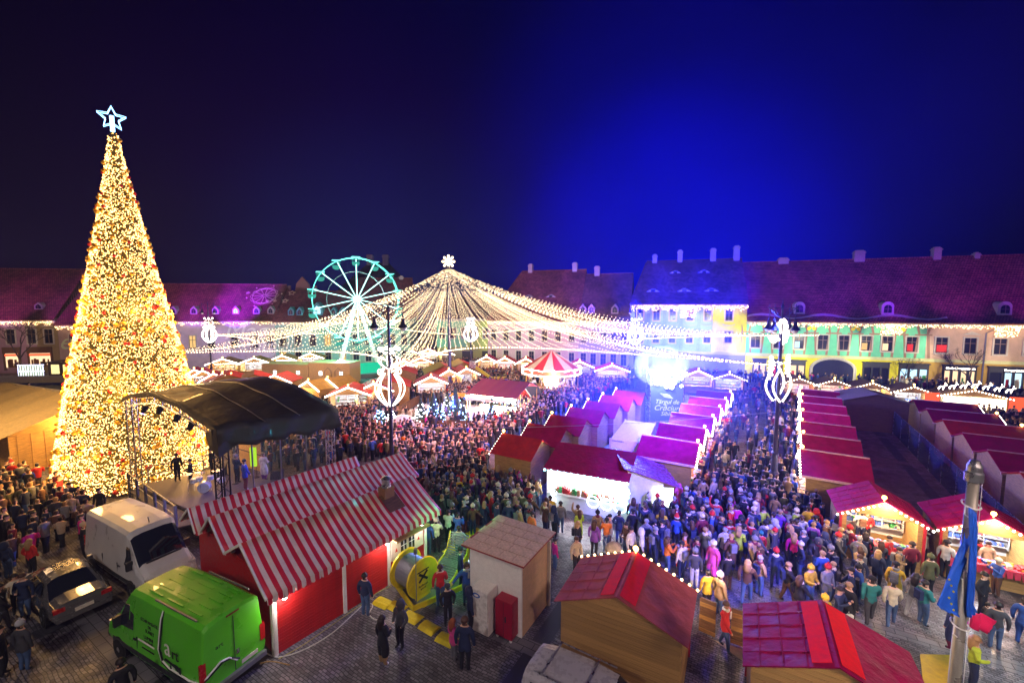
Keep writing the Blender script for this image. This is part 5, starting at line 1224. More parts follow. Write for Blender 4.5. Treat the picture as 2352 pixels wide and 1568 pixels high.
lamp('snow_blue', 'POINT', (*G(1040, 975)[:2], 2.2), (.05, .08, 1), 1500, .2); lamp('snow_blue', 'POINT', (*G(1125, 965)[:2], 2.0), (.05, .08, 1), 160, .2); lamp('snow_blue', 'POINT', (*G(870, 985)[:2], 2.0), (.1, .1, 1), 80, .2)
def igloo(label, x, y, r):
    p = G(x, y); root = thing('igloo', label, 'igloo', (p[0], p[1], 0), 0, 'igloos of the snow display'); foot(p[0], p[1], 0, r+.5, r)
    MB().lathe([(r*math.cos(a), r*.95*math.sin(a)) for a in [math.pi/2*i/8 for i in range(9)]][:-1]+[(.02, r*.95)], 20).build('dome', M_SNOW, root, smooth=True)
    MB().lathe([(r*.5*math.cos(a), r*.55*math.sin(a)) for a in [math.pi/2*i/6 for i in range(6)]]+[(.02, r*.55)], 14, (r*1.15, -.2, 0)).build('entrance', M_SNOW, root, smooth=True)
igloo('white igloo left in the snow display', 925, 985, 1.5); igloo('white blue lit igloo right in the snow display', 1090, 970, 1.6)
pl = [G(845, 975), G(1160, 985), G(1175, 935), G(985, 925)]; struct(MB().slab([(p[0], p[1], .01) for p in pl], .03).build('snow_ground', M_SNOW)); cpx = sum(p[0] for p in pl)/4; cpy = sum(p[1] for p in pl)/4
foot(cpx-.3, cpy+.8, math.atan2(pl[1][1]-pl[0][1], pl[1][0]-pl[0][0]), 6.4, 3.4)
def board_fence(label, P, Q, n, h=1.0, m=None):
    v = Vector((Q[0]-P[0], Q[1]-P[1])); L = v.length; root = thing('board_fence', label, 'fence', (P[0], P[1], 0), math.atan2(v.y, v.x), 'low fences round the display')
    u = MB().box(-.5, -.02, 0, .5, .02, 1).build('slat', m or M_WOODD, root); u.location = (L*.5/n, 0, .05); u.scale = (L/n*.85, 1, h)
    for i in range(1, n): link_piece('slat', u.data, root, (L*(i+.5)/n, 0, .05), (0, 0, 0), (L/n*.85, 1, h))
    MB().box(0, -.06, h*.75, L, -.021, h*.85).build('rail', m or M_WOODD, root)
board_fence('low dark fence in front of the snow display', G(845, 985), G(1165, 992), 44); board_fence('low dark fence slanting behind the left igloo', G(905, 960), G(1000, 905), 26)
for lb, x, y in (('pale snow heap before the low fence, left of the amber lamp hut', 990, 1000), ('long pale snow heap in front of the display', 1045, 998)):
    p = G(x, y); o = MB().lathe([(1.1*math.cos(a), .45*math.sin(a)) for a in [math.pi/2*i/6 for i in range(6)]]+[(.01, .45)], 14).build('snow_heap', M_SNOW, smooth=True, loc=(p[0], p[1], 0)); o.scale = (1.5, .8, 1); tag(o, lb, 'snow heap', 'snow heaps'); foot(p[0], p[1], 0, 1.6, .9)
# burgundy canopied pavilion
pa = Vector(G(1072, 900, 2.9)); pb_ = Vector(G(1188, 912, 2.9)); an = math.atan2(pb_.y-pa.y, pb_.x-pa.x); Lp = math.hypot(pb_.x-pa.x, pb_.y-pa.y)
pv = thing('pavilion', 'long burgundy scalloped pavilion roof with twinkling garlands in the crowd', 'pavilion', (pa.x, pa.y, 0), an); foot(pa.x+Lp/2, pa.y+1.6, an, Lp/2, 1.7)
q = MB()
for i in range(10): x0, x1 = Lp*i/10, Lp*(i+1)/10; q.slab([(x0, -.2, 2.75), (x1, -.2, 2.75), (x1, 3.4, 3.75+.06*(i % 2)), (x0, 3.4, 3.75+.06*((i+1) % 2))], .05); q.slab([(x0, 3.4, 3.8), (x1, 3.4, 3.8), (x1, 5.5, 3.0), (x0, 5.5, 3.0)], .05)
q.build('roof', mat('plum_canvas', (.22, .03, .08), .7, bump=.3), pv)
for xx in (0, Lp/3, 2*Lp/3, Lp): MB().box(xx-.05, -.1, 0, xx+.05, 0, 2.8).box(xx-.05, 5.0, 0, xx+.05, 5.1, 2.9).build('post', M_WOODD, pv)
bulbs_mb([(random.random()*Lp, -.3, 2.2+random.random()*.5) for _ in range(150)], .07).build('garland', E_COOL, pv)
MB().box(.2, 2.5, 0, Lp-.2, 2.6, 1.1).box(.2, .4, 2.5, Lp-.2, .5, 2.56).build('bar_counter', E_STALL, pv)
for i, (x, y, m, lb) in enumerate(((1058, 908, mat('orange_canopy', (.75, .32, .03), .6), 'flat orange awning left of the plum pavilion'), (1095, 917, M_WHITE, 'pale awning before the plum pavilion'), (1140, 921, M_CREAM, 'cream awning before the right end of the plum pavilion'))):
    p = G(x, y, 2.4); o = thing('awning', lb, 'awning', (p[0], p[1], 0), -.2, 'awnings by the plum pavilion')
    MB().slab([(-1.1, -.5, 2.38), (1.1, -.5, 2.38), (1.1, .5, 2.5), (-1.1, .5, 2.5)], .05).build('canopy', m, o); MB().tube([(-1, 0, 0), (-1, 0, 2.4)], .03, 5).tube([(1, 0, 0), (1, 0, 2.4)], .03, 5).build('post', M_GREYM, o)
p = G(1216, 935); rh = thing('toy_house', 'little crimson house with white edged dark roof in the crowd', 'toy house', (p[0], p[1]+.8, 0), R(-38)); foot(p[0], p[1]+.8, R(-38), 1.1, 1.2)
MB().add([(-.9, -1.1, 0), (.9, -1.1, 0), (.9, -1.1, 1.5), (0, -1.1, 2.5), (-.9, -1.1, 1.5), (-.9, 1.1, 0), (.9, 1.1, 0), (.9, 1.1, 1.5), (0, 1.1, 2.5), (-.9, 1.1, 1.5)], [(0,1,2,3,4), (9,8,7,6,5), (0,5,6,1), (1,6,7,2), (4,3,8,9), (2,7,8,3), (4,9,5,0)]).build('wall', M_RED, rh)
for s in (-1, 1): MB().slab([(0, -1.25, 2.58), (s*1.15, -1.25, 1.35), (s*1.15, 1.25, 1.35), (0, 1.25, 2.58)][::s], .05).build('roof_slope', M_DARK, rh)
MB().beam((0, -1.28, 2.66), (1.2, -1.28, 1.42), .09).beam((0, -1.28, 2.66), (-1.2, -1.28, 1.42), .09).beam((-.02, -1.28, 2.72), (-.02, 1.25, 2.72), .1).build('white_edge', emit('white_led_edge', (1, .95, .95), 1.2), rh)
p = G(1145, 905); cr = thing('boom_lift', 'yellow articulated boom lift standing in the crowd', 'boom lift', (p[0], p[1]+6, 0)); foot(p[0], p[1]+6, 0, 1.2, 1)
q = Vector((p[0], p[1]+6, 0)); P1 = Vector(Wd(1143, 878, q.y)); P2 = Vector(Wd(1088, 840, q.y)); P0 = Vector(Wd(1130, 897, q.y))
MB().box(-1, -.7, .3, 1, .7, 1.3).build('chassis', M_YELLOW, cr)
for i, (a_, b_, w) in enumerate(((Vector((q.x+.6, q.y, 1.2)), P0, .4), (P0, P1, .3), (P1, P2, .34))): MB().beam(a_-q, b_-q, w, w*1.2).build('boom', M_YELLOW, cr)
MB().box(P2.x-q.x-.6, -.5, P2.z-.3, P2.x-q.x+.3, .5, P2.z+.7).build('basket', M_METAL, cr)
for sx in (-.7, .7):
    for sy in (-.75, .75): k = MB().lathe([(.35, -.12), (.35, .12)], 12).build('wheel', M_RUBBER, cr, loc=(sx, sy, .35)); k.rotation_euler = (R(90), 0, 0)
# beige office boxes on the left
pa = Vector(G(603, 880)); an = R(-6)
for i, (w, d, h, dx, lb) in enumerate(((7.5, 3, 2.9, 0, 'beige site cabin with small lit windows, left one'), (6.5, 3.5, 3.2, 7.6, 'beige site cabin with big lit lamp on its roof, right one'))):
    o = thing('site_cabin', lb, 'cabin', (pa.x+dx*math.cos(an), pa.y+dx*math.sin(an), 0), an, 'beige site cabins'); foot(pa.x+dx+w/2, pa.y+d/2, an, w/2, d/2)
    MB().box(0, 0, 0, w, d, h).box(-.05, -.05, h, w+.05, d+.05, h+.1).build('body', mat('beige_cabin', (.55, .38, .18), .7), o); MB().box(w*.25, -.03, 1.4, w*.25+.5, -.001, 2.0).box(w*.75, -.03, 1.5, w*.75+.5, -.001, 2.0).build('lit_window', emit('cabin_window', (.85, .9, 1), 4), o)
    if i: MB().lathe([(.5, h+.3), (.1, h+.5)], 10, (4.6, 1, 0)).build('roof_lamp', E_STALLW, o); MB().tube([(3, -.8, 0), (3, -.8, 2.2), (3.5, -.8, 2.7), (4, -.8, 2.2), (4, -.8, 0)], .04, 5).tube([(4.6, -.8, 0), (4.6, -.8, 2.2), (5.1, -.8, 2.7), (5.6, -.8, 2.2), (5.6, -.8, 0)], .04, 5).build('arched_frame', M_DARK, o)
# ------------------------------------------------------------------ rink, kiosk, tent, bare trees on the left
M_ICE = mat('ice', (.30, .29, .30), .18, var=.15, scale=.6, coat=.3)
rk = [(-66, 66), (-42, 64), (-38, 46), (-52, 36), (-90, 44), (-92, 62)]
struct(MB().slab([(x, y, .02) for x, y in rk], .04).build('ice_rink', M_ICE))
rb = thing('rink_barrier', 'long white barrier with blue kick strip along the far side of the ice rink', 'barrier', (-95, 62, 0), math.atan2(4, 50)); L = 54
for i in range(18): MB().box(L*i/18+.02, -.05, .25, L*(i+1)/18-.02, .05, 1.25).build('panel', M_CREAM, rb)
MB().box(0, -.07, 0, L, .04, .25).build('kick_strip', mat('blue_strip', (.02, .05, .4), .5), rb); MB().box(0, -.08, 1.25, L, .08, 1.31).build('top_rail', M_WHITE, rb); foot(-68, 64, .08, 28, .4)
p = Vector(G(30, 878)); kk = thing('rink_kiosk', 'low timber kiosk with glowing yellow windows behind the rink barrier', 'kiosk', (p.x-2, p.y+3, 0), .08); 
MB().box(4, 0, 0, 13.5, 3, 2.6).box(3.7, -.4, 2.6, 13.9, 3.2, 2.75).build('body', M_WOODD, kk)
for i in range(5): MB().box(4.5+i*1.8, -.04, .8, 5.7+i*1.8, -.002, 2.3).build('window', emit('kiosk_window', (1, .85, .35), 1.4), kk)
pts = [(x/8-.4, -.1, z/6+.3) for x in range(32) for z in range(13) if (x % 3 == 0 or z % 6 == 0)]
bulbs_mb(pts, .06).build('blue_white_light_curtain', emit('blue_white_bulb', (.6, .65, 1), 8), kk); MB().box(-.3, -.05, .5, 3.3, 0, 2.3).build('lit_front', emit('kiosk_front', (.85, 1, .6), .55), kk)
tl = thing('skating_tent', 'big amber lit tent roof over timber walls at the left edge', 'tent', (-35.3, 29.5, 0), math.atan2(-3, 7))
MT = mat('tan_tent_canvas', (.62, .46, .20), .5, var=.15, bump=.8, bscale=1.2)
foot(-42, 33, math.atan2(-3, 7), 8, 4)
q = MB(); n = 10
for i in range(n):
    x0, x1 = -16+16.6*i/n, -16+16.6*(i+1)/n; b0, b1 = .12*(i % 2), .12*((i+1) % 2)
    q.slab([(x0, -1.0, 2.75), (x1, -1.0, 2.75), (x1, 4.4, 4.6+b1), (x0, 4.4, 4.6+b0)], .04); q.slab([(x0, 4.4, 4.65+b0), (x1, 4.4, 4.65+b1), (x1, 9.2, 2.9), (x0, 9.2, 2.9)], .04)
q.build('roof', MT, tl)
wl = MB().box(.05, -.3, 0, .15, 8.8, 2.8).box(-15, -.3, 0, .05, -.2, 2.75).add([(.1, -.3, 2.8), (.1, 8.8, 2.8), (.1, 4.4, 4.55)], [(0,1,2)]).build('wall', M_WOOD2, tl)
for i in range(12): MB().box(.151, .1+i*.7, .02, .19, .7+i*.7, 2.75).build('plank', M_WOOD2, wl)
lamp('tent_roof_fill', 'POINT', (-38, 26, 11), (1, .62, .3), 5000, .4)  # unseen lamp added over the tent to bring the tree's light to it
lamp('tent_amber', 'POINT', (-33.2, 31.5, 3.2), (1, .55, .1), 420, .3)
def bare_tree(label, x, y, h, seed, lean=0):
    rnd = random.Random(seed); root = thing('bare_tree', label, 'tree', (x, y, 0), 0, 'bare winter trees'); tk = MB(); tw_ = MB()
    def br(P, d, L, r, dep, mb):
        Q = P + d*L; m_ = P.lerp(Q, .5) + Vector((rnd.uniform(-1, 1), rnd.uniform(-1, 1), 0))*L*.06
        mb.tube([P, m_, Q], [r, r*.85, r*.65], 5 if dep < 2 else 3, cap=False)
        if dep >= 5: return
        for _ in range(3 if dep < 4 else 3):
            nd = (d + Vector((rnd.uniform(-1, 1), rnd.uniform(-1, 1), rnd.uniform(-.25, .7)))*.75).normalized(); br(Q, nd, L*rnd.uniform(.55, .8), r*.6, dep+1, tw_)
    br(Vector((0, 0, 0)), Vector((lean, 0, 1)).normalized(), h*.32, h*.02, 0, tk)
    tk.build('trunk', M_WOODD, root); tw_.build('crown', mat('bark_twigs', (.06, .04, .035), .9), root, kind='stuff')
p = G(45, 865); bare_tree('bare dark tree in front of the tan house by the rink', p[0], p[1], 9.5, 5, .1)
p = G(2196, 905); bare_tree('slender bare tree before the beige part of the gateway house', p[0], p[1]-1.5, 7.5, 9)
p = G(2140, 890); bare_tree('thin bare tree before the dark shop fronts', p[0]-4.5, p[1]-.5, 5.5, 12)
# ------------------------------------------------------------------ vehicles
def loft(mb, secs, m=0):
    k = len(secs[0]); vs = [p for s in secs for p in s]; fs = []
    for i in range(len(secs)-1):
        for j in range(k): fs.append((i*k+j, i*k+(j+1) % k, (i+1)*k+(j+1) % k, (i+1)*k+j))
    fs.append(tuple(range(k))[::-1]); fs.append(tuple((len(secs)-1)*k+j for j in range(k))); return mb.add(vs, fs, m)
def vsec(x, z0, zb, zt, w, wt, bow=.04):
    h = [(w-.06, z0), (w, z0+.12), (w+bow, (z0+zb)/2), (w, zb), (wt+(w-wt)*.45, zb+(zt-zb)*.55), (wt+.03, zt-.12), (wt-.10, zt-.02), (wt*.5, zt+.03)]
    return [(x, y, z) for y, z in h] + [(x, -y, z) for y, z in h[::-1]]
def wheels(root, xs, w, r=.34):
    for x in xs:
        for s in (-1, 1):
            MB().slab([(x+(r+.09)*math.cos(a), s*(w+.012), .34+(r+.09)*math.sin(a)) for a in [math.pi*2*i/16 for i in range(16)]], .02, n=(0, s, 0)).build('wheel_arch', M_RUBBER, root)
            wo = MB().lathe([(r*.62, -.10), (r, -.09), (r, .09), (r*.62, .10)], 18).build('wheel', M_RUBBER, root, loc=(x, s*(w-.03), .34)); wo.rotation_euler = (R(90), 0, 0)
            MB().lathe([(.02, -.11*1), (r*.6, -.085), (r*.6, .085), (.02, .11)], 10).build('rim', M_METAL, wo)
def glass_faces(q, pairs, k=16, js=(5, 6, 7, 8, 9)):
    for a_, b_ in pairs:
        for j in js: q.m[a_*k+j] = 1
def panel(root, name, pts, m, off=.012, n=None):
    P = [Vector(p) for p in pts]; nn = (P[1]-P[0]).cross(P[2]-P[0]).normalized()
    if n is not None and nn.dot(Vector(n)) < 0: nn = -nn
    return MB().slab([p + nn*.004 for p in P], off, n=nn).build(name, m, root)
def van(label, cx, cy, fwd, body_m, group='parked vehicles', Ht=2.55, name='delivery_van', green=False):
    a = math.atan2(fwd[1], fwd[0]); L = 5.7; root = thing(name, label, 'van', (cx, cy, 0), a, group); foot(cx, cy, a, L/2, 1.05)
    X = lambda x: x-L/2
    S = [vsec(X(0), .45, 1.1, Ht-.10, .96, .80), vsec(X(.08), .36, 1.1, Ht-.02, .98, .83), vsec(X(1.5), .34, 1.1, Ht+.02, 1.0, .85), vsec(X(3.2), .34, 1.1, Ht+.02, 1.0, .85), vsec(X(4.05), .34, 1.1, Ht-.05, 1.0, .82),
         vsec(X(4.25), .34, 1.1, Ht-.22, .99, .78), vsec(X(5.0), .34, 1.08, 1.42, .97, .82), vsec(X(5.45), .36, .95, 1.14, .94, .80), vsec(X(5.66), .42, .75, .92, .86, .70), vsec(X(5.7), .5, .65, .78, .80, .60)]
    q = MB(); loft(q, S); glass_faces(q, ((5, 6),)); bo = q.build('body', [body_m, M_GLASS], root)
    bo.modifiers.new('bevel', 'BEVEL').width = .015
    # glass
    y0, y1 = .74, .76
    if 0: panel(root, 'windscreen', [(X(4.32), -y0, Ht-.34), (X(4.32), y0, Ht-.34), (X(4.97), y1+.02, 1.50), (X(4.97), -y1-.02, 1.50)], M_GLASS, n=(1, 0, 1))
    for s in (-1, 1):
        panel(root, 'side_window', [(X(3.75), s*.965, 1.28), (X(4.75), s*.965, 1.22), (X(4.35), s*.865, 1.98), (X(3.80), s*.87, 2.02)], M_GLASS, n=(0, s, .2))
        MB().box(X(4.55), s*1.03-.1, 1.2, X(4.67), s*1.03+.12, 1.55).build('mirror', M_DARK, root)
        MB().box(X(.7), s*1.035-.012, .55, X(5.0), s*1.035+.012, .72).build('side_moulding', M_DARK, root)
        for xx in (2.0, 3.45): MB().box(X(xx)-.008, s*1.02-.01, .45, X(xx)+.008, s*1.02+.015, 1.2).build('door_seam', M_DARK, root)
        MB().box(X(3.5), s*1.02-.01, 1.05, X(3.65), s*1.02+.03, 1.1).build('door_handle', M_DARK, root)
        MB().box(X(-.02), s*.92-.07, .9, X(.06), s*.92+.09, 1.45).build('tail_light', mat('red_lens', (.45, .01, .01), .25, coat=.5), root)
        MB().box(X(5.38), s*.75-.14, .78, X(5.62), s*.75+.14, .98).build('headlight', mat('headlight_glass', (.6, .6, .62), .15, coat=1), root)
    MB().box(X(-.12), -.95, .36, X(.05), .95, .52).build('rear_bumper', M_GREYM if green else M_DARK, root)
    MB().box(X(5.55), -.88, .36, X(5.76), .88, .55).build('front_bumper', M_DARK, root)
    MB().box(X(-.015), -.008, .55, X(.0), .008, Ht-.2).build('door_gap', M_DARK, root)
    MB().box(X(-.05), -.7, .62, X(-.03), -.18, .74).build('number_plate', M_CREAM, root)
    MB().box(X(-.04), -.12, 1.05, X(0), -.05, 1.2).build('rear_handle', M_METAL, root)
    MB().box(X(-.01), -.2, Ht-.13, X(.03), .2, Ht-.08).build('brake_light', mat('dark_red_lens', (.2, .01, .01), .3), root)
    if green:
        for y in (-.6, -.3, 0, .3, .6):
            for x0, x1 in ((.5, 1.15), (1.5, 2.3), (2.6, 3.4)): MB().box(X(x0), y-.03, Ht+.035, X(x1), y+.03, Ht+.06).build('roof_rib', body_m, root)
        for s in (-1, 1): MB().box(X(.4), s*.80-.02, Ht+.02, X(2.6), s*.80+.02, Ht+.07).build('roof_rail', M_GREYM, root)
    else:
        MB().tube([(X(3.9), 0, Ht), (X(3.82), 0, Ht+.22)], .02, 5).build('antenna', M_BLACK, root)
        MB().box(X(5.02), -.62, 1.40, X(5.10), .62, 1.45).build('bonnet_vent', M_DARK, root)
    wheels(root, (X(.95), X(4.65)), 1.0)
    return root, X
M_VW = mat('van_white', (.62, .60, .60), .35, var=.08, coat=.5, scale=1.5); M_VG = mat('van_green', (.10, .55, .015), .35, var=.08, coat=.5, scale=1.5)
van('high roofed white delivery van between the big tree and the striped roofs', -16.7, 18.3, (.88, -.47), M_VW, Ht=2.6)
gv, X = van('bright green van with white and black cable graphic and art lettering', -11.3, 13.75, (-.905, .425), M_VG, green=True, name='green_van')
M_WL = mat('white_lettering', (.8, .8, .75), .5, var=.03); M_BL = mat('black_lettering', (.01, .012, .01), .5, var=0)
yS = 1.05; rt = (R(90), 0, R(180))
def side(x, z, y=yS): return (X(x), y, z)
for i, (s_, sz) in enumerate((('ECHIPAMENTE', .15), ('DE', .15), ('SUNET', .17), ('LUMINI', .17), ('SCENE', .17))): text('side_lettering', s_, sz, gv, side(2.75, 1.86-.17*i, .965 if i < 3 else 1.01), rt, M_BL, .004)
text('side_lettering', 'a', .80, gv, side(1.66, 1.45, 1.02), rt, M_WL, .006); text('side_lettering', 'rt', .5, gv, side(1.24, 1.36, 1.025), rt, M_BL, .006)
q = MB(); q.tube([side(1.75, 1.08), side(1.2, 1.02), side(1.05, .95)], .025, 5); q.tube([side(1.2+.28*math.cos(a), .95+.13*math.sin(a)) for a in [2*math.pi*i/16 for i in range(16)]], .016, 4, closed=True); q.slab([side(1.1, 1.0), side(.92, 1.12), side(.92, .86)], .012, n=(0, 1, 0)); q.build('trumpet_logo', M_BL, gv)
text('side_lettering', 'BIT', .13, gv, side(1.3, .95), rt, M_WL, .004)
MB().box(X(2.35), yS-.015, 1.18, X(3.3), yS+.008, 1.22).build('white_stripe', M_WL, gv); MB().box(X(2.4), yS-.015, .98, X(3.1), yS+.006, 1.0).build('black_stripe', M_BL, gv)
for nm, m, dz, dx in (('white_cable_graphic', M_WL, 0, 0), ('black_cable_graphic', M_BL, -.07, -.07)):
    q = MB(); pts = [side(2.05+dx, 2.45, .865), side(2.12+dx, 2.2, .91), side(2.12+dx, 1.7, .985), side(2.1+dx, 1.3), side(1.95+dx, .98+dz), side(1.55, .86+dz), side(1.0, .86+dz), side(.5, .86+dz), (X(.05), 1.01, .9+dz), (X(-.03), .85, .98+dz), (X(-.035), .45+dx, 1.18+dz), (X(-.035), .2+dx, 1.12+dz), (X(-.035), -.05+dx, .85)]
    q.tube(pts, .026, 6); q.build(nm, m, gv)
text('rear_lettering', 'art', .2, gv, (X(-.03), .45, 1.7), (R(90), 0, R(-90)), M_BL, .004)
def car(label, cx, cy, fwd, body_m, kind, name):
    a = math.atan2(fwd[1], fwd[0]); root = thing(name, label, 'car', (cx, cy, 0), a, 'parked vehicles'); L = 4.5; X = lambda x: x-L/2; foot(cx, cy, a, L/2, .95)
    if kind == 'sedan':
        P = [(0, .40, .6, .80, .72, .62), (.06, .3, .7, .96, .82, .7), (.75, .22, .8, 1.02, .87, .72), (1.45, .2, .88, 1.42, .89, .60), (2.0, .2, .9, 1.47, .89, .62), (2.6, .2, .9, 1.43, .89, .60), (3.3, .2, .86, .99, .88, .74), (4.1, .25, .7, .84, .84, .7), (4.5, .35, .55, .62, .7, .55)]
        gl = [('rear_window', [(X(.83), -.56, 1.07), (X(.83), .56, 1.07), (X(1.40), .5, 1.405), (X(1.40), -.5, 1.405)], (-1, 0, 1)), ('windscreen', [(X(2.66), -.5, 1.415), (X(2.66), .5, 1.415), (X(3.24), .6, 1.03), (X(3.24), -.6, 1.03)], (1, 0, 1))]
        sw = [(X(1.2), 1.0), (X(3.0), .97), (X(2.5), 1.33), (X(1.55), 1.33)]
    else:
        P = [(0, .40, .8, 1.30, .80, .60), (.10, .3, .9, 1.62, .86, .64), (.6, .25, .98, 1.70, .89, .70), (1.6, .22, .98, 1.74, .90, .72), (2.5, .22, .98, 1.68, .90, .70), (3.35, .22, .95, 1.10, .89, .76), (4.1, .25, .78, .92, .86, .7), (4.5, .35, .6, .68, .74, .6)]
        gl = [('rear_window', [(X(-.0), -.55, 1.05), (X(-.0), .55, 1.05), (X(.09), .5, 1.5), (X(.09), -.5, 1.5)], (-1, 0, .2)), ('windscreen', [(X(2.60), -.58, 1.62), (X(2.60), .58, 1.62), (X(3.28), .66, 1.16), (X(3.28), -.66, 1.16)], (1, 0, 1))]
        sw = [(X(.25), 1.08), (X(3.0), 1.05), (X(2.45), 1.52), (X(.4), 1.52)]
    q = MB(); loft(q, [vsec(X(x), z0, zb, zt, w, wt, .03) for x, z0, zb, zt, w, wt in P]); glass_faces(q, ((2, 3), (5, 6)) if kind == 'sedan' else ((4, 5),)); q.build('body', [body_m, M_GLASS], root, smooth=False).modifiers.new('bevel', 'BEVEL').width = .02
    for nm, pts, n in (gl[:0] if kind == 'sedan' else gl[:1]): panel(root, nm, pts, M_GLASS, .012, n)
    for s in (-1, 1):
        yb, yt = (.865, .70) if kind == 'sedan' else (.88, .775)
        q = MB(); pts = [(sw[0][0], s*yb, sw[0][1]), (sw[1][0], s*yb, sw[1][1]), (sw[2][0], s*yt, sw[2][1]), (sw[3][0], s*yt, sw[3][1])]; panel(root, 'side_window', pts, M_GLASS, .012, (0, s, .3))
        MB().box(X(2.95), s*.98-.08, 1.0, X(3.1), s*.98+.08, 1.15).build('mirror', body_m, root)
        MB().box(X(-.0), s*.66-.16, .70, X(.12), s*.66+.16, .86).build('tail_light', mat('red_lens', (.45, .01, .01)), root)
        MB().box(X(4.25), s*.60-.14, .58, X(4.45), s*.60+.14, .70).build('headlight', mat('headlight_glass', (.6, .6, .62)), root)
        for xx in (2.1, 3.05): MB().box(X(xx)-.006, s*.915-.01, .35, X(xx)+.006, s*.915+.012, .95).build('door_seam', M_DARK, root)
    MB().box(X(-.06), -.78, .35, X(.06), .78, .52).build('rear_bumper', body_m, root); MB().box(X(4.36), -.7, .32, X(4.54), .7, .5).build('front_bumper', body_m, root)
    MB().box(X(-.09), -.26, .56, X(-.02), .26, .67).build('number_plate', M_CREAM, root)
    if kind != 'sedan':
        for s in (-1, 1): MB().beam((X(.45), s*.66, 1.80), (X(2.4), s*.66, 1.79), .03).build('roof_rail', M_METAL, root)
        for xx in (.7, 1.9): MB().beam((X(xx), -.66, 1.82), (X(xx), .66, 1.82), .05, .03).build('roof_bar', M_METAL, root)
    wheels(root, (X(.85), X(3.6)), .9, .32)
    return root
car('silver grey saloon car seen from behind between the crowd and the green van', -18.25, 16.5, (-.86, .51), mat('car_silver', (.17, .165, .17), .2, .4, var=.05, coat=1), 'sedan', 'silver_car')
car('grey estate car with roof bars at the bottom edge before the timber hut', 2.5, 10.75, (.85, -.53), mat('car_grey', (.42, .42, .50), .3, .1, var=.05, coat=1), 'van', 'grey_car')

# ------------------------------------------------------------------ red house with three striped roofs
sh = thing('striped_market_house', 'long red timber house with three red and white striped awning roofs', 'house', (-8.15, 13.7, 0), math.atan2(.795, .606))
ang = math.atan2(.795, .606); foot(-8.15+.606*3.5-.795*3.4, 13.7+.795*3.5+.606*3.4, ang, 3.6, 3.6)
def loc2w(x, y): return (-8.15+.606*x-.795*y, 13.7+.795*x+.606*y)
wf = MB().box(0, 0, 0, 6.7, .08, 2.35).build('wall', M_RED, sh)
u = MB().box(0, -.02, 0, 6.7, -.002, .105).build('siding_board', M_RED, wf)
for i in range(1, 20): link_piece('siding_board', u.data, wf, (0, -.004*(i % 2), .115*i))
wg = MB(); wg.box(0, .08, 0, .08, 7.1, 2.45); 
for yc, hw, zr in ((1.5, 1.6, 3.45), (4.55, 1.4, 3.5), (6.3, .8, 3.4)): wg.add([(.04, yc-hw, 2.45), (.04, yc+hw, 2.45), (.04, yc, zr)], [(0,1,2), (2,1,0)])
wg.build('gable_wall', M_RED, sh)
MB().box(6.62, .08, 0, 6.7, 7.1, 2.4).box(.08, 7.02, 0, 6.62, 7.1, 2.4).build('rear_wall', M_RED, sh)
for x in (-.04, 2.55, 4.62, 6.65): MB().box(x, -.09, 0, x+.13, -.021, 2.35).build('white_post', M_WHITE, sh)
MB().box(-.05, -.09, 0, -.001, .12, 2.35).build('corner_board', M_WHITE, sh)
M_STR = stripes('red_white_stripe', (.60, .015, .04), (.72, .62, .55), .315, 0)
for yc, y0, y1, zr, ze, x0, x1, nm in ((1.5, -.45, 3.05, 3.62, 2.42, -.35, 7.35, 0), (4.5, 3.05, 5.55, 3.66, 2.72, -.35, 9.0, 1), (6.2, 5.5, 7.35, 3.58, 2.75, -.55, 7.2, 2)):
    for ye, ze_ in ((y0, ze), (y1, 2.72 if nm == 0 else ze)):
        q = MB(); n = int((x1-x0)/.18); nv = 4; vs = []; fs = []
        for i in range(n+1):
            x = x0+(x1-x0)*i/n
            for j in range(nv+1):
                t = j/nv; y = yc+(ye-yc)*t; z = zr+(ze_-zr)*t - .05*math.sin(math.pi*t) - .02*math.sin(math.pi*t)*math.sin(x*6.3+j)
                vs.append((x, y, z))
        k = len(vs); W = nv+1
        for i in range(n):
            for j in range(nv): a0 = i*W+j; fs.append((a0, a0+1, a0+W+1, a0+W) if ye > yc else (a0, a0+W, a0+W+1, a0+1))
        q.add(vs, fs); ro = q.build('awning_roof', M_STR, sh, smooth=True); ro.modifiers.new('s', 'SOLIDIFY').thickness = .03
        v = MB()
        for i in range(n):
            x = x0+(x1-x0)*i/n; xn = x0+(x1-x0)*(i+1)/n; s = 1 if ye > yc else -1; dr = .22 if (nm == 0 and s < 0) else .10
            v.slab([(x, ye, ze_), (xn, ye, ze_), (xn-.01, ye+s*.03, ze_-dr*.8), ((x+xn)/2, ye+s*.04, ze_-dr), (x+.01, ye+s*.03, ze_-dr*.8)], .01, n=(0, s, 0))
        v.build('scalloped_valance', M_STR, ro)
    q = MB(); q.beam((x0-.02, y0, ze), (x0-.02, yc, zr), .05, .09).beam((x0-.02, yc, zr), (x0-.02, y1, 2.72 if nm == 0 else ze), .05, .09); q.build('white_edge', M_WHITE, sh)
ch_ = MB().box(5.15, .75, 2.9, 5.65, 1.25, 3.85).build('chimney', mat('brown_brick_board', (.25, .12, .05), .7), sh)
MB().lathe([(.22, 0), (.20, .1), (.17, .12), (.17, .35), (.24, .38), (.05, .5)], 10, (5.4, 1.0, 3.85)).build('chimney_cap', M_METAL, ch_)
MB().slab([(5.0, .2, 3.02), (5.8, .2, 3.02), (5.8, 1.0, 3.52), (5.0, 1.0, 3.52)], .03).build('chimney_board', M_WOODD, ch_)
wn = MB().box(4.80, -.10, 1.0, 6.55, -.025, 1.95).build('window_board', M_CREAM, sh)
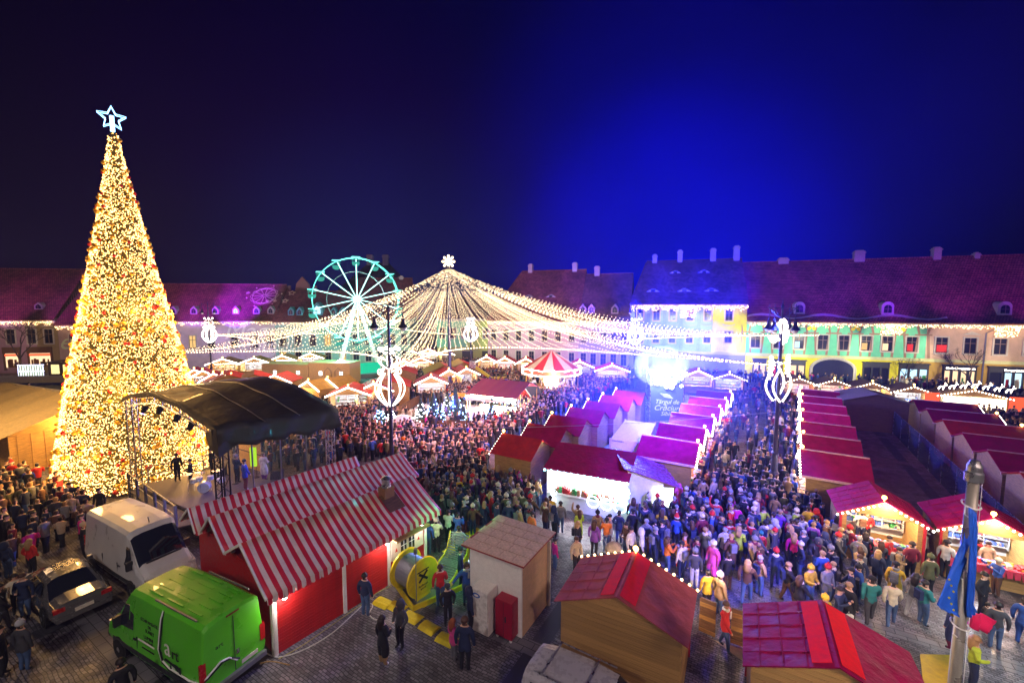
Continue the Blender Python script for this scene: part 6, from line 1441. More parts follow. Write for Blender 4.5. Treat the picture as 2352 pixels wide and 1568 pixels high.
for x in (5.28, 5.72): MB().box(x, -.125, 1.15, x+.3, -.101, 1.85).build('pane', M_GLASS, wn); MB().box(x+.14, -.14, 1.15, x+.16, -.126, 1.85).box(x, -.14, 1.49, x+.3, -.126, 1.51).build('glazing_bar', M_WHITE, wn)
for x in (4.98, 6.2): MB().slab([(x, -.102, 1.35), (x+.13, -.102, 1.35), (x+.065, -.102, 1.52)], .012, n=(0, -1, 0)).build('red_triangle', M_RED, wn)
MB().box(4.75, -.55, 2.0, 6.6, -.05, 2.08).build('window_shelf', M_WOOD2, sh)
for x, pw in ((.28, 75), (4.45, 85), (6.35, 85)):
    l = MB().tube([(x, -.02, 2.2), (x, -.28, 2.28), (x, -.28, 2.2)], .015, 5).lathe([(.03, .12), (.13, .02), (.14, 0)], 10, (x, -.28, 2.12)).build('wall_lamp', M_BLACK, sh)
    MB().ball((x, -.28, 2.08), .085, n=8, k=6).build('globe', emit('wall_globe', (1, .92, .85), 16), l)
    w = loc2w(x, -.34); lamp('wall_lamp_light', 'POINT', (w[0], w[1], 2.0), (1, .88, .8), pw, .08)
mp = MB().tube([(0, 0, .05), (0, 0, 2.35)], .018, 5).box(-.06, -.06, 2.3, .06, .06, 2.5).lathe([(.25, 0), (.25, .03)], 10).build('sound_meter_stand', M_GREYM, loc=G(957, 1398)); tag(mp, 'thin pole with a small black box standing beside the yellow reel', 'pole')
# cables on the ground along the red wall
def gcable(label, pts, m, r=.02):
    P = [Vector(G(x, y, .025)) for x, y in pts]; out = []
    for i in range(len(P)-1):
        for j in range(6):
            t = j/6; p0, p1, p2, p3 = P[max(i-1, 0)], P[i], P[i+1], P[min(i+2, len(P)-1)]
            out.append(.5*((2*p1)+(p2-p0)*t+(2*p0-5*p1+4*p2-p3)*t*t+(3*p1-p0-3*p2+p3)*t**3))
    o = MB().tube(out+[P[-1]], r, 5).build('power_cable', m); tag(o, label, 'cable', 'power cables on the ground')
gcable('thick white cable along the foot of the red wall', [(606, 1496), (640, 1508), (700, 1490), (760, 1455), (800, 1420), (830, 1392), (842, 1382), (856, 1390), (848, 1408), (862, 1422), (890, 1418)], mat('white_rubber', (.5, .5, .48), .6))
gcable('yellowish cable close to the red wall', [(640, 1512), (690, 1484), (740, 1450), (790, 1415), (838, 1382), (870, 1358), (900, 1345)], mat('yellow_rubber', (.35, .33, .10), .6), .016)
gcable('short tan cable behind the green van', [(598, 1522), (625, 1518), (665, 1526)], mat('tan_rubber', (.35, .22, .08), .6), .018)
# ------------------------------------------------------------------ yellow reel, lounger, ramps
K = Vector(G(950.8, 1401)); pf = thing('platform', 'low grey platform with yellow edges carrying the giant reel', 'platform', (K.x, K.y, 0), math.atan2(1.35, 1.82))
foot(K.x+.3, K.y+1.6, math.atan2(1.35, 1.82), 1.3, 1.1)
MB().box(0, 0, 0, 2.5, 2.1, .10).build('deck', M_GREYM, pf); MB().box(-.03, -.08, 0, 2.5, -.002, .22).box(-.08, -.08, 0, -.002, 2.1, .22).build('yellow_edge', M_YELLOW, pf)
ra = math.atan2(-.65, .85); rc = Vector(((-4.5-3.65)/2, (17.2-16.55)/2+16.55, 0))
rl = thing('cable_reel', 'giant reel with grey cable drum and bright yellow discs with a black emblem', 'reel', (rc.x, rc.y, .1), ra)
for i in range(15): MB().lathe([(.60, -.031), (.625, 0), (.60, .031)], 28).build('cable_ring', M_METAL if False else mat('grey_cable', (.30, .30, .34), .4, .3), rl, loc=(-.46+.065*i, 0, .82)).rotation_euler = (0, R(90), 0)
for s in (-.53, .53):
    f = MB().lathe([(.80, -.04), (.80, .04)], 36).build('disc', M_YELLOW, rl, loc=(s, 0, .82)); f.rotation_euler = (0, R(90), 0)
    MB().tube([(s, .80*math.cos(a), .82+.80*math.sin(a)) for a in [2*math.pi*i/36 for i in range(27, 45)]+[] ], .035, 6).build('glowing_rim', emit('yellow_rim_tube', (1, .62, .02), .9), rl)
    MB().box(s-.06, -.35, 0, s+.06, .35, .08).build('foot', M_YELLOW, rl)
dx = .575
q = MB(); q.beam((dx, -.22, .70), (dx, .22, 1.06), .10, .012, up=(1, 0, 0)).beam((dx+.004, -.22, 1.06), (dx+.004, .22, .70), .10, .012, up=(1, 0, 0)).beam((dx, -.30, 1.13), (dx, .30, 1.13), .05, .012, up=(1, 0, 0)); q.build('cross_emblem', M_BL, rl)
text('emblem_lettering', 'Raiffeisen', .13, rl, (dx, 0, .52), (R(90), 0, R(90)), M_BL, .004); text('emblem_lettering', 'BANK', .11, rl, (dx, 0, .38), (R(90), 0, R(90)), M_BL, .004)
p = Vector(G(1030, 1322)); lo = thing('slatted_lounger', 'wave shaped lounger with grey slats and yellow side frames behind the reel', 'lounger', (p.x, p.y, 0), R(-25)); foot(p.x, p.y, R(-25), .7, 1.0)
pr = [(-1.1, .35), (-.8, .22), (-.4, .30), (0, .50), (.35, .55), (.65, .75), (.85, 1.15), (1.0, 1.55)]
prc = []
for i in range(len(pr)-1):
    for j in range(4): t = j/4; prc.append((pr[i][0]+(pr[i+1][0]-pr[i][0])*t, pr[i][1]+(pr[i+1][1]-pr[i][1])*t))
for i, (y, z) in enumerate(prc): MB().box(-.5, y-.03, z-.015, .5, y+.03, z+.02).build('slat', MATS['grey_cable'], lo)
for s in (-.53, .53): 
    q = MB()
    for i in range(len(prc)-1): (y0, z0), (y1, z1) = prc[i], prc[i+1]; q.slab([(s, y0, max(0, z0-.5)), (s, y1, max(0, z1-.5)), (s, y1, z1+.09), (s, y0, z0+.09)], .05, n=(1, 0, 0))
    q.build('side_frame', M_YELLOW, lo)
for i, (x, y, rz, lb) in enumerate(((880, 1384, -28, 'first yellow cable ramp nearest the red wall'), (913, 1394, -30, 'second yellow cable ramp from the red wall'), (948, 1417, -32, 'third yellow cable ramp from the red wall'), (986, 1441, -34, 'fourth yellow cable ramp, before the group at the white shed'), (1026, 1468, -30, 'yellow cable ramp half hidden by the person in pink'), (1035, 1262, 55, 'yellow cable ramp behind the lounger'), (1062, 1240, 50, 'yellow cable ramp by the crowd behind the lounger'), (1088, 1222, 48, 'farthest yellow cable ramp leading into the crowd'))):
    p = G(x, y); o = MB(); w, l = .42, .44
    w, l = .36, .27
    o.add([(-w, -l, 0), (w, -l, 0), (w, l, 0), (-w, l, 0), (-w, -.14, .075), (w, -.14, .075), (w, .14, .075), (-w, .14, .075)], [(3,2,1,0), (4,5,6,7), (0,1,5,4), (2,3,7,6), (1,2,6,5), (3,0,4,7)]); o.box(-w+.02, -.02, .075, w-.02, .02, .083)
    o = o.build('cable_ramp', M_YELLOW, loc=p); o.rotation_euler = (0, 0, R(rz)); tag(o, lb, 'cable ramp', 'yellow cable ramps'); pass
# ------------------------------------------------------------------ white shed, fridge, cabinet
ea = Vector((.855, -.52, 0)).normalized(); so_ = Vector((.35, 14.45, 0)) - ea*2.3; sa_ = math.atan2(ea.y, ea.x)
wsd = thing('white_shed', 'white walled shed with pale panelled roof beside the big timber hut', 'shed', tuple(so_), sa_); foot(so_.x+.98+.55, so_.y-.6+.9, sa_, 1.25, 1.15)
MB().box(0, 0, 0, 2.3, .06, 2.75).build('front_wall', M_WHITE, wsd); MB().box(2.24, .06, 0, 2.3, 2.1, 2.72).build('side_wall', mat('tan_board', (.62, .42, .26), .7, var=.1), wsd); MB().box(0, .06, 0, .06, 2.1, 2.75).box(.06, 2.04, 0, 2.24, 2.1, 2.72).build('wall', M_WHITE, wsd)
MB().box(2.301, 2.02, 0, 2.42, 2.12, 2.7).build('side_trim', M_CREAM, wsd)
ro = MB().slab([(-.25, -.22, 2.84), (2.5, -.22, 2.84), (2.5, 2.4, 2.88), (-.25, 2.4, 2.88)], .05).build('roof', mat('dark_red_edge', (.30, .02, .03), .5), wsd)
MT_ = mat('pale_roof_board', (.66, .48, .30), .6, var=.2, scale=5)
tm = MB().box(-.5, -.5, 0, .5, .5, .02).build('tile', MT_, ro).data; bpy.data.objects.remove(bpy.data.objects['tile'])
for i in range(5):
    for j in range(5): link_piece('tile', tm, ro, (-.25+.55*(i+.5)+(.1 if j % 2 else 0)*(1 if i < 4 else 0), -.22+.524*(j+.5), 2.89+.008*j), (0, 0, R(random.uniform(-.6, .6))), (.53, .505, 1))
p = G(1112, 1456); fr = thing('fridge', 'white drinks fridge with a blue oval badge leaning by the white shed', 'fridge', (p[0], p[1]+.25, 0), sa_); foot(p[0], p[1]+.25, sa_, .4, .35)
MB().box(-.38, -.3, .05, .38, .3, 1.72).build('body', M_WHITE, fr, bevel=.03); MB().box(-.37, -.34, .1, .37, -.301, 1.70).build('door', mat('off_white_enamel', (.70, .68, .66), .3), fr)
MB().slab([(-.12+.17*math.cos(a), -.342, 1.5+.09*math.sin(a)) for a in [2*math.pi*i/20 for i in range(20)]], .008, n=(0, -1, 0)).build('oval_badge', mat('blue_enamel', (.02, .10, .45), .4), fr)
MB().slab([(-.12+.10*math.cos(a), -.351, 1.5+.04*math.sin(a)) for a in [2*math.pi*i/16 for i in range(16)]], .004, n=(0, -1, 0)).build('badge_mark', M_WL, fr)
p = G(1166, 1473); cb = thing('red_cabinet', 'dark red metal cabinet on castors in front of the white shed', 'cabinet', (p[0], p[1]+.3, 0), sa_); foot(p[0], p[1]+.3, sa_, .38, .35)
MB().box(-.35, -.3, .12, .35, .3, 1.5).build('body', mat('cabinet_red', (.34, .01, .03), .45, var=.1), cb, bevel=.015)
MB().box(-.005, -.31, .15, .005, -.301, 1.47).box(.08, -.34, .75, .11, -.301, .95).build('door_gap', M_DARK, cb)
for x in (-.28, .28): MB().lathe([(.05, -.02), (.05, .02)], 10).build('castor', M_WHITE, cb, loc=(x, -.25, .06)).rotation_euler = (R(90), 0, 0)
tag(MB().tube([(0, 0, 0), (0, 0, .9)], .02, 5).build('lit_tube', emit('white_tube', (.9, 1, .9), 2), loc=G(1077, 1330)), 'short white glowing tube standing at the corner of the white shed', 'tube light')
# timber doors by the hut
for (x0, y0, x1, y1, lb) in ((1605, 1449, 1642, 1465, 'brown timber door panel attached beside the large hut'), (1677, 1477, 1712, 1489, 'brown timber door panel behind the woman in red')):
    P, Q = Vector(G(x0, y0)), Vector(G(x1, y1)); v = Q-P; o = thing('door_panel', lb, 'door panel', tuple(P), math.atan2(v.y, v.x), 'open timber doors')
    for i in range(8): MB().box(0, -.02, .05+.165*i, v.length, .02, .05+.165*i+.155).build('plank', M_WOODD if i % 3 else M_WOOD, o)
lamp('gap_light', 'POINT', (*G(1640, 1420)[:2], 1.9), (1, .75, .5), 60, .1)
struct(MB().slab([tuple(Vector(G(x, y))+Vector((0, 0, .012))) for x, y in ((1600, 1455), (1715, 1495), (1716, 1525), (1640, 1470))], .004).build('lit_ground_patch', mat('lit_paving_cream', (.32, .26, .20), .8, var=.15)))  # pool of warm light on the paving, painted as a pale sheet
yb_ = MB(); pp = [Vector(G(x, y)) for x, y in ((2112, 1520), (2190, 1522), (2200, 1600), (2120, 1600))]; tag(MB().slab([tuple(p+Vector((0, 0, .3))) for p in pp], .08).build('yellow_board', mat('ochre_board', (.50, .36, .03), .6)), 'flat ochre yellow board beside the bottom right hut', 'board')
# ------------------------------------------------------------------ flagpole and flags
FX, FY = 6.70, 6.0
fp = thing('flagpole', 'thick brushed steel flagpole in front of the square', 'flagpole', (FX, FY, 0))
MB().lathe([(.085, 0), (.072, 5), (.068, 9.45)], 20).build('pole', mat('brushed_steel', (.36, .33, .28), .3, .55, var=.12, scale=2), fp, smooth=True)
MB().lathe([(.078, 9.45), (.105, 9.46), (.105, 9.58), (.085, 9.6), (.085, 9.68), (.05, 9.76), (.01, 9.78)], 20).build('cap', M_METAL, fp)
for z, nm in ((9.1, 0), (8.15, 0), (7.25, 0)): MB().tube([(.10*math.cos(a), .10*math.sin(a), z+.03*math.sin(a)) for a in [2*math.pi*i/14 for i in range(14)]], .014, 4, closed=True).tube([(-.1, -.02, z), (-.14, -.05, z-.12), (-.09, -.06, z-.16)], .012, 4).build('tie', M_WHITE, fp)
MB().tube([(.10, -.03, 9.5), (.11, -.03, 3)], .006, 4).build('halyard', M_WHITE, fp)
def cloth(label, rows, m, name='flag', amp=.03, seed=0):
    """rows of photo points with distances; a draped cloth standing in space"""
    rnd = random.Random(seed); n = 10; vs = []; k = len(rows)
    R0 = [[Vector(Wd(x, y, d)) for x, y, d in r] for r in rows]
    m_ = 4*(k-1)
    def lerp_list(L, t):
        s = t*(len(L)-1); i = min(int(s), len(L)-2); return L[i].lerp(L[i+1], s-i)
    for a in range(m_+1):
        for b in range(n+1):
            t = a/m_*(k-1); i = min(int(t), k-2); p = lerp_list(R0[i], b/n).lerp(lerp_list(R0[i+1], b/n), t-i)
            p.y += amp*math.sin(b*1.5+a*.35+seed); vs.append(p)
    fs = [(a*(n+1)+b, a*(n+1)+b+1, (a+1)*(n+1)+b+1, (a+1)*(n+1)+b) for a in range(m_) for b in range(n)]
    mats = m if isinstance(m, list) else [m]
    q = MB(); q.add(vs, fs); o = q.build(name, mats[0], smooth=True); o.modifiers.new('s', 'SOLIDIFY').thickness = .006
    return tag(o, label, 'flag', 'flags on the pole')
MF_B = mat('flag_blue', (.01, .10, .62), .7, var=.1); MF_R = mat('flag_red', (.75, .01, .10), .7, var=.1); MF_Y = mat('flag_yellow', (.75, .50, .01), .7)
o = cloth('large blue flag hanging in folds down the left of the steel pole', [[(2226, 1168, 6.0), (2234, 1170, 6.0)], [(2218, 1245, 5.95), (2226, 1250, 6.05)], [(2188, 1300, 5.85), (2214, 1320, 6.05)], [(2146, 1383, 5.8), (2208, 1412, 6.05)], [(2160, 1398, 5.8), (2206, 1416, 6.05)]], MF_B, amp=.04)
st_ = MB(); 
for i in range(6): st_.octa((Wd(2180+5*(i % 3), 1330+14*i, 5.78)), .018)
st_.build('star', MF_Y).parent = o
cloth('narrow blue fold of flag hanging right of the steel pole', [[(2228, 1166, 5.88), (2240, 1175, 5.86)], [(2226, 1230, 5.86), (2243, 1215, 5.85)], [(2222, 1320, 5.86), (2240, 1330, 5.85)], [(2220, 1400, 5.88), (2236, 1385, 5.86)], [(2224, 1418, 5.9), (2244, 1405, 5.86)]], MF_B, amp=.02, seed=2)
cloth('crimson end of a flag flapping right of the pole', [[(2225, 1412, 6.1), (2246, 1404, 6.15), (2288, 1424, 6.3)], [(2225, 1428, 6.1), (2250, 1425, 6.1), (2284, 1440, 6.25)], [(2224, 1440, 6.1), (2250, 1446, 6.15), (2274, 1454, 6.2)]], MF_R, amp=.05, seed=4)
cloth('small yellow corner of a flag left of the pole', [[(2176, 1402, 6.1), (2198, 1412, 6.1)], [(2190, 1422, 6.12), (2199, 1424, 6.1)]], MF_Y, amp=.01, seed=5)
# cut-out board at the bottom right corner
p = Wd(2318, 1530, 9.0); bd = thing('cutout_board', 'dark and beige angular painted board at the bottom right corner', 'board', (p[0], 9.0, 0), R(-24))
MB().slab([(-.35, 0, 1.0), (1.2, 0, 1.0), (1.2, 0, 2.15), (.1, 0, 2.5), (.1, 0, 2.85), (-.2, 0, 2.85), (-.25, 0, 2.2)], .08, n=(0, 1, 0)).build('dark_panel', mat('aubergine_paint', (.04, .01, .05), .6), bd)
MB().slab([(-.55, -.05, 2.35), (-.25, -.05, 2.1), (-.25, -.05, 1.85), (.45, -.05, 1.5), (.5, -.05, 1.75), (1.0, -.05, 1.45), (1.0, -.05, .8), (-.2, -.05, .8), (-.2, -.05, 1.7), (-.6, -.05, 1.95)], .04, n=(0, -1, 0)).build('beige_panel', mat('beige_paint', (.50, .40, .34), .7), bd)
MB().box(-.3, 0, 0, -.2, .08, 1.0).box(.9, 0, 0, 1.0, .08, 1.0).build('post', M_WOODD, bd)
# ------------------------------------------------------------------ people
PAL = {'black': (.012, .012, .016), 'navy': (.015, .025, .075), 'dark grey': (.05, .05, .06), 'grey': (.18, .18, .20), 'pale grey': (.40, .40, .42), 'brown': (.11, .05, .025), 'tan': (.36, .22, .10),
       'beige': (.48, .36, .25), 'cream': (.62, .55, .42), 'white': (.72, .70, .68), 'red': (.55, .02, .02), 'orange': (.75, .18, .02), 'mustard': (.60, .36, .02), 'yellow': (.80, .52, .02), 'lime': (.45, .60, .04),
       'teal': (.02, .18, .19), 'olive': (.10, .10, .04), 'blue': (.03, .09, .38), 'royal blue': (.01, .04, .60), 'violet': (.22, .06, .42), 'pink': (.75, .08, .30), 'magenta': (.60, .01, .22), 'burgundy': (.16, .01, .03), 'denim': (.06, .11, .24)}
def cmat(n): return mat('cloth_'+n.replace(' ', '_'), PAL[n], .8, var=.22, scale=5, bump=.5, bscale=9)
SKINS = [mat('skin_%d' % i, c, .55, var=.05) for i, c in enumerate(((.62, .36, .25), (.52, .29, .19), (.68, .42, .31)))]
HAIRS = {'dark hair': mat('hair_dark', (.02, .012, .008), .6), 'brown hair': mat('hair_brown', (.07, .03, .015), .6), 'fair hair': mat('hair_fair', (.38, .22, .09), .6), 'red hair': mat('hair_red', (.28, .07, .02), .6), 'grey hair': mat('hair_grey', (.3, .3, .3), .7)}
M_SHOE = mat('shoes_dark', (.02, .018, .018), .5); M_SHOEW = mat('shoes_white', (.7, .7, .7), .5)
def person_mesh(pose, coat_len=0):
    """one continuous body: skeleton of joints -> skin modifier -> mesh; regions by nearest bone"""
    V = [(0, 0, .93), (0, 0, 1.08), (0, -.005, 1.28), (0, 0, 1.42), (0, -.005, 1.50), (0, -.02, 1.60), (0, -.02, 1.71)]
    Rr = [(.155, .125), (.15, .12), (.175, .13), (.13, .10), (.058, .058), (.085, .10), (.072, .085)]
    Ed = [(0, 1), (1, 2), (2, 3), (3, 4), (4, 5), (5, 6)]; reg = {0: 0, 1: 0, 2: 0, 3: 0, 4: 2, 5: 2}; regs = [0, 0, 0, 0, 2, 2]
    def chain(start, pts, rads, rg):
        prev = start
        for p, r, g_ in zip(pts, rads, rg):
            V.append(p); Rr.append(r if isinstance(r, tuple) else (r, r)); Ed.append((prev, len(V)-1)); regs.append(g_); prev = len(V)-1
    for s in (-1, 1):
        st = pose.get('stride', 0)*s; kn = pose.get('knee', 0)
        lr = .105 if coat_len < 1 else .14
        chain(0, [(s*.09, st*.12, .84), (s*.095, st*.42-.04, .48), (s*.10, st*.75+.01, .09), (s*.115, st*.75-.14, .045)], [lr, (.078 if coat_len < 2 else .15, .075 if coat_len < 2 else .14), .052, .045], [1 if coat_len == 0 else 0, 1 if coat_len < 2 else 0, 1, 3])
        ar = pose['arms'][0 if s < 0 else 1]
        sh = (s*.19, 0, 1.40)
        if ar == 'down': pts = [sh, (s*.26, .02, 1.13), (s*.27, -.05, .88), (s*.265, -.08, .78)]
        elif ar == 'pocket': pts = [sh, (s*.29, .05, 1.14), (s*.22, -.10, .96), (s*.17, -.13, .93)]
        elif ar == 'phone': pts = [sh, (s*.24, -.12, 1.16), (s*.12, -.32, 1.34), (s*.06, -.36, 1.42)]
        elif ar == 'front': pts = [sh, (s*.25, -.03, 1.13), (s*.12, -.25, 1.12), (s*.03, -.28, 1.13)]
        elif ar == 'up': pts = [sh, (s*.30, -.08, 1.55), (s*.22, -.14, 1.80), (s*.18, -.16, 1.90)]
        elif ar == 'swing': pts = [sh, (s*.25, s*.14, 1.15), (s*.24, s*.20-.12, .93), (s*.23, s*.20-.18, .85)]
        elif ar == 'side': pts = [sh, (s*.36, 0, 1.18), (s*.50, -.06, 1.02), (s*.56, -.08, .96)]
        chain(3, pts, [.085, .066, .046, (.042, .032)], [0, 0, 0, 2])
    me = bpy.data.meshes.new('body'); me.from_pydata(V, Ed, []); ob = bpy.data.objects.new('body_src', me); COL.objects.link(ob)
    sk = ob.modifiers.new('skin', 'SKIN'); sk.use_smooth_shade = True
    for i, r in enumerate(Rr): me.skin_vertices[0].data[i].radius = r
    me.skin_vertices[0].data[0].use_root = True
    ob.modifiers.new('sub', 'SUBSURF').levels = 1
    dg = bpy.context.evaluated_depsgraph_get(); nm = bpy.data.meshes.new_from_object(ob.evaluated_get(dg)); bpy.data.objects.remove(ob)
    A = np.array([V[a] for a, b_ in Ed]); B = np.array([V[b_] for a, b_ in Ed]); rg = np.array(regs)
    rad = np.array([(Rr[a][0]+Rr[b_][0])/2 for a, b_ in Ed])
    nf = len(nm.polygons); C = np.empty(nf*3); nm.polygons.foreach_get('center', C); C = C.reshape(-1, 3)
    d = B-A; t = np.clip(((C[:, None]-A)*d).sum(-1)/np.maximum((d*d).sum(-1), 1e-9), 0, 1); dist = np.linalg.norm(C[:, None]-(A+t[..., None]*d), axis=-1) - rad
    mi = rg[dist.argmin(1)]
    mi[(C[:, 2] > 1.47) & (np.abs(C[:, 0]) < .12) & (C[:, 2] < 1.85)] = 2
    hd = (mi == 2) & (C[:, 2] > 1.52) & (np.abs(C[:, 0]) < .13); mi[hd & ((C[:, 2] > 1.715) | (C[:, 1] > .015))] = 4
    for _ in range(5): nm.materials.append(M_DARK)
    nm.polygons.foreach_set('material_index', mi.astype(np.int32)); nm.polygons.foreach_set('use_smooth', [True]*nf); nm.update()
    # coat colour, trousers, skin, shoes, hair are slots 0..4
    return nm
POSES = {'standing with hands in pockets': {'arms': ('pocket', 'pocket')}, 'holding up a phone': {'arms': ('phone', 'phone')}, 'walking': {'arms': ('swing', 'swing'), 'stride': .28}, 'standing': {'arms': ('down', 'down')},
         'holding a cup': {'arms': ('front', 'down')}, 'with folded arms': {'arms': ('front', 'front')}, 'raising one arm': {'arms': ('down', 'up')}, 'reaching to one side': {'arms': ('side', 'down')}}
PMESH = {(k, c): person_mesh(v, c) for k, v in POSES.items() for c in (0, 1, 2)}
def acc(kind):
    q = MB(); c = (0, -.018, 1.64)
    if kind == 'short': q.lathe([(.118*math.cos(a), .135*math.sin(a)) for a in [math.pi/2*i/5 for i in range(5)]]+[(.01, .135)], 12, (0, 0, 1.655))
    if kind == 'long': 
        q.lathe([(.118*math.cos(a), .135*math.sin(a)) for a in [math.pi/2*i/5 for i in range(5)]]+[(.01, .135)], 12, (0, 0, 1.65)); q.lathe([(.09, -.32), (.125, -.2), (.12, 0), (.10, .06)], 10, (0, .045, 1.62))
    if kind == 'beanie': q.lathe([(.122, -.03), (.126, .03), (.115, .09), (.06, .14), (.01, .15)], 12, (0, -.01, 1.665)); q.ball((0, -.01, 1.84), .035)
    if kind == 'hood': q.lathe([(.12, -.22), (.15, -.12), (.145, 0), (.11, .11), (.01, .15)], 12, (0, .035, 1.63))
    if kind == 'cap': q.lathe([(.12, 0), (.115, .07), (.06, .11), (.01, .12)], 12, (0, -.01, 1.67)); q.slab([(-.08, -.10, 1.68), (.08, -.10, 1.68), (.05, -.22, 1.66), (-.05, -.22, 1.66)], .012)
    if kind == 'santa': q.lathe([(.125, -.02), (.13, .02), (.09, .12), (.03, .22), (.01, .26)], 10, (0, -.01, 1.68), m=0); q.lathe([(.135, -.03), (.135, .02)], 12, (0, -.01, 1.68), m=1); q.ball((0, .02, 1.95), .035, m=1)
    if kind == 'scarf': q.lathe([(.09, -.06), (.12, -.03), (.12, .03), (.09, .06)], 12, (0, -.005, 1.47)); q.box(.02, -.17, 1.2, .09, -.14, 1.45)
    if kind == 'bag': q.box(-.12, .13, 1.05, .12, .26, 1.40); q.tube([(-.12, .1, 1.4), (-.14, -.05, 1.42), (-.12, -.14, 1.25)], .015, 4).tube([(.12, .1, 1.4), (.14, -.05, 1.42), (.12, -.14, 1.25)], .015, 4)
    if kind == 'face':
        for s in (-1, 1): q.octa((s*.033, -.122, 1.652), .011, 0)
        q.box(-.022, -.124, 1.585, .022, -.115, 1.593, 1); q.add([(-.014, -.115, 1.615), (.014, -.115, 1.615), (0, -.145, 1.618), (0, -.118, 1.665)], [(0,1,2), (0,2,3), (2,1,3)], 2)
    o = q.build(kind, M_DARK); me = o.data; bpy.data.objects.remove(o)
    if kind == 'santa': me.materials.append(M_DARK)
    if kind == 'face': me.materials.append(M_DARK); me.materials.append(M_DARK)
    me.polygons.foreach_set('use_smooth', [kind in ('short', 'long', 'beanie', 'hood', 'cap')]*len(me.polygons)); return me
ACC = {k: acc(k) for k in ('short', 'long', 'beanie', 'hood', 'cap', 'santa', 'scarf', 'bag', 'face')}
def setm(o, i, m): o.material_slots[i].link = 'OBJECT'; o.material_slots[i].material = m
NP = 0; PEOPLE_XY = []
def person(x, y, label, coat='navy', trousers='black', head='short', hcol='dark hair', hatcol='grey', pose='standing', rz=0.0, scale=1.0, clen=0, z=0.0, shoes=None, bag=None, scarf=None, group='people in the crowd', near=False):
    global NP
    me = PMESH[(pose, clen)]; o = bpy.data.objects.new('person', me); COL.objects.link(o); o.location = (x, y, z); o.rotation_euler = (0, 0, rz)
    w = random.uniform(.98, 1.12); o.scale = (scale*w, scale*w, scale); sk = random.choice(SKINS)
    for i, m in enumerate((cmat(coat), cmat(trousers), sk, shoes or M_SHOE, HAIRS.get(hcol, HAIRS['dark hair']))): setm(o, i, m)
    tag(o, label, 'child' if scale < .8 else 'person', group)
    def child(kind, nm, *ms):
        c = bpy.data.objects.new(nm, ACC[kind]); COL.objects.link(c); c.parent = o
        for i, m in enumerate(ms): setm(c, i, m)
    if head in ('short', 'long'): child(head, 'hair', HAIRS[hcol])
    elif head == 'hood': child('hood', 'hood', cmat(coat))
    elif head == 'santa': child('santa', 'santa_hat', cmat('red'), cmat('white'))
    else: child(head, head, cmat(hatcol))
    if bag: child('bag', 'backpack', cmat(bag))
    if scarf: child('scarf', 'scarf', cmat(scarf))
    if near: child('face', 'face', M_DARK, mat('lips', (.4, .08, .07), .5), sk)
    PEOPLE_XY.append((x, y)); NP += 1; return o
def at(x, y, label, z=0, **k):
    p = G(x, y, z); k.setdefault('near', True); return person(p[0], p[1], label, z=z, **k)
PI = math.pi
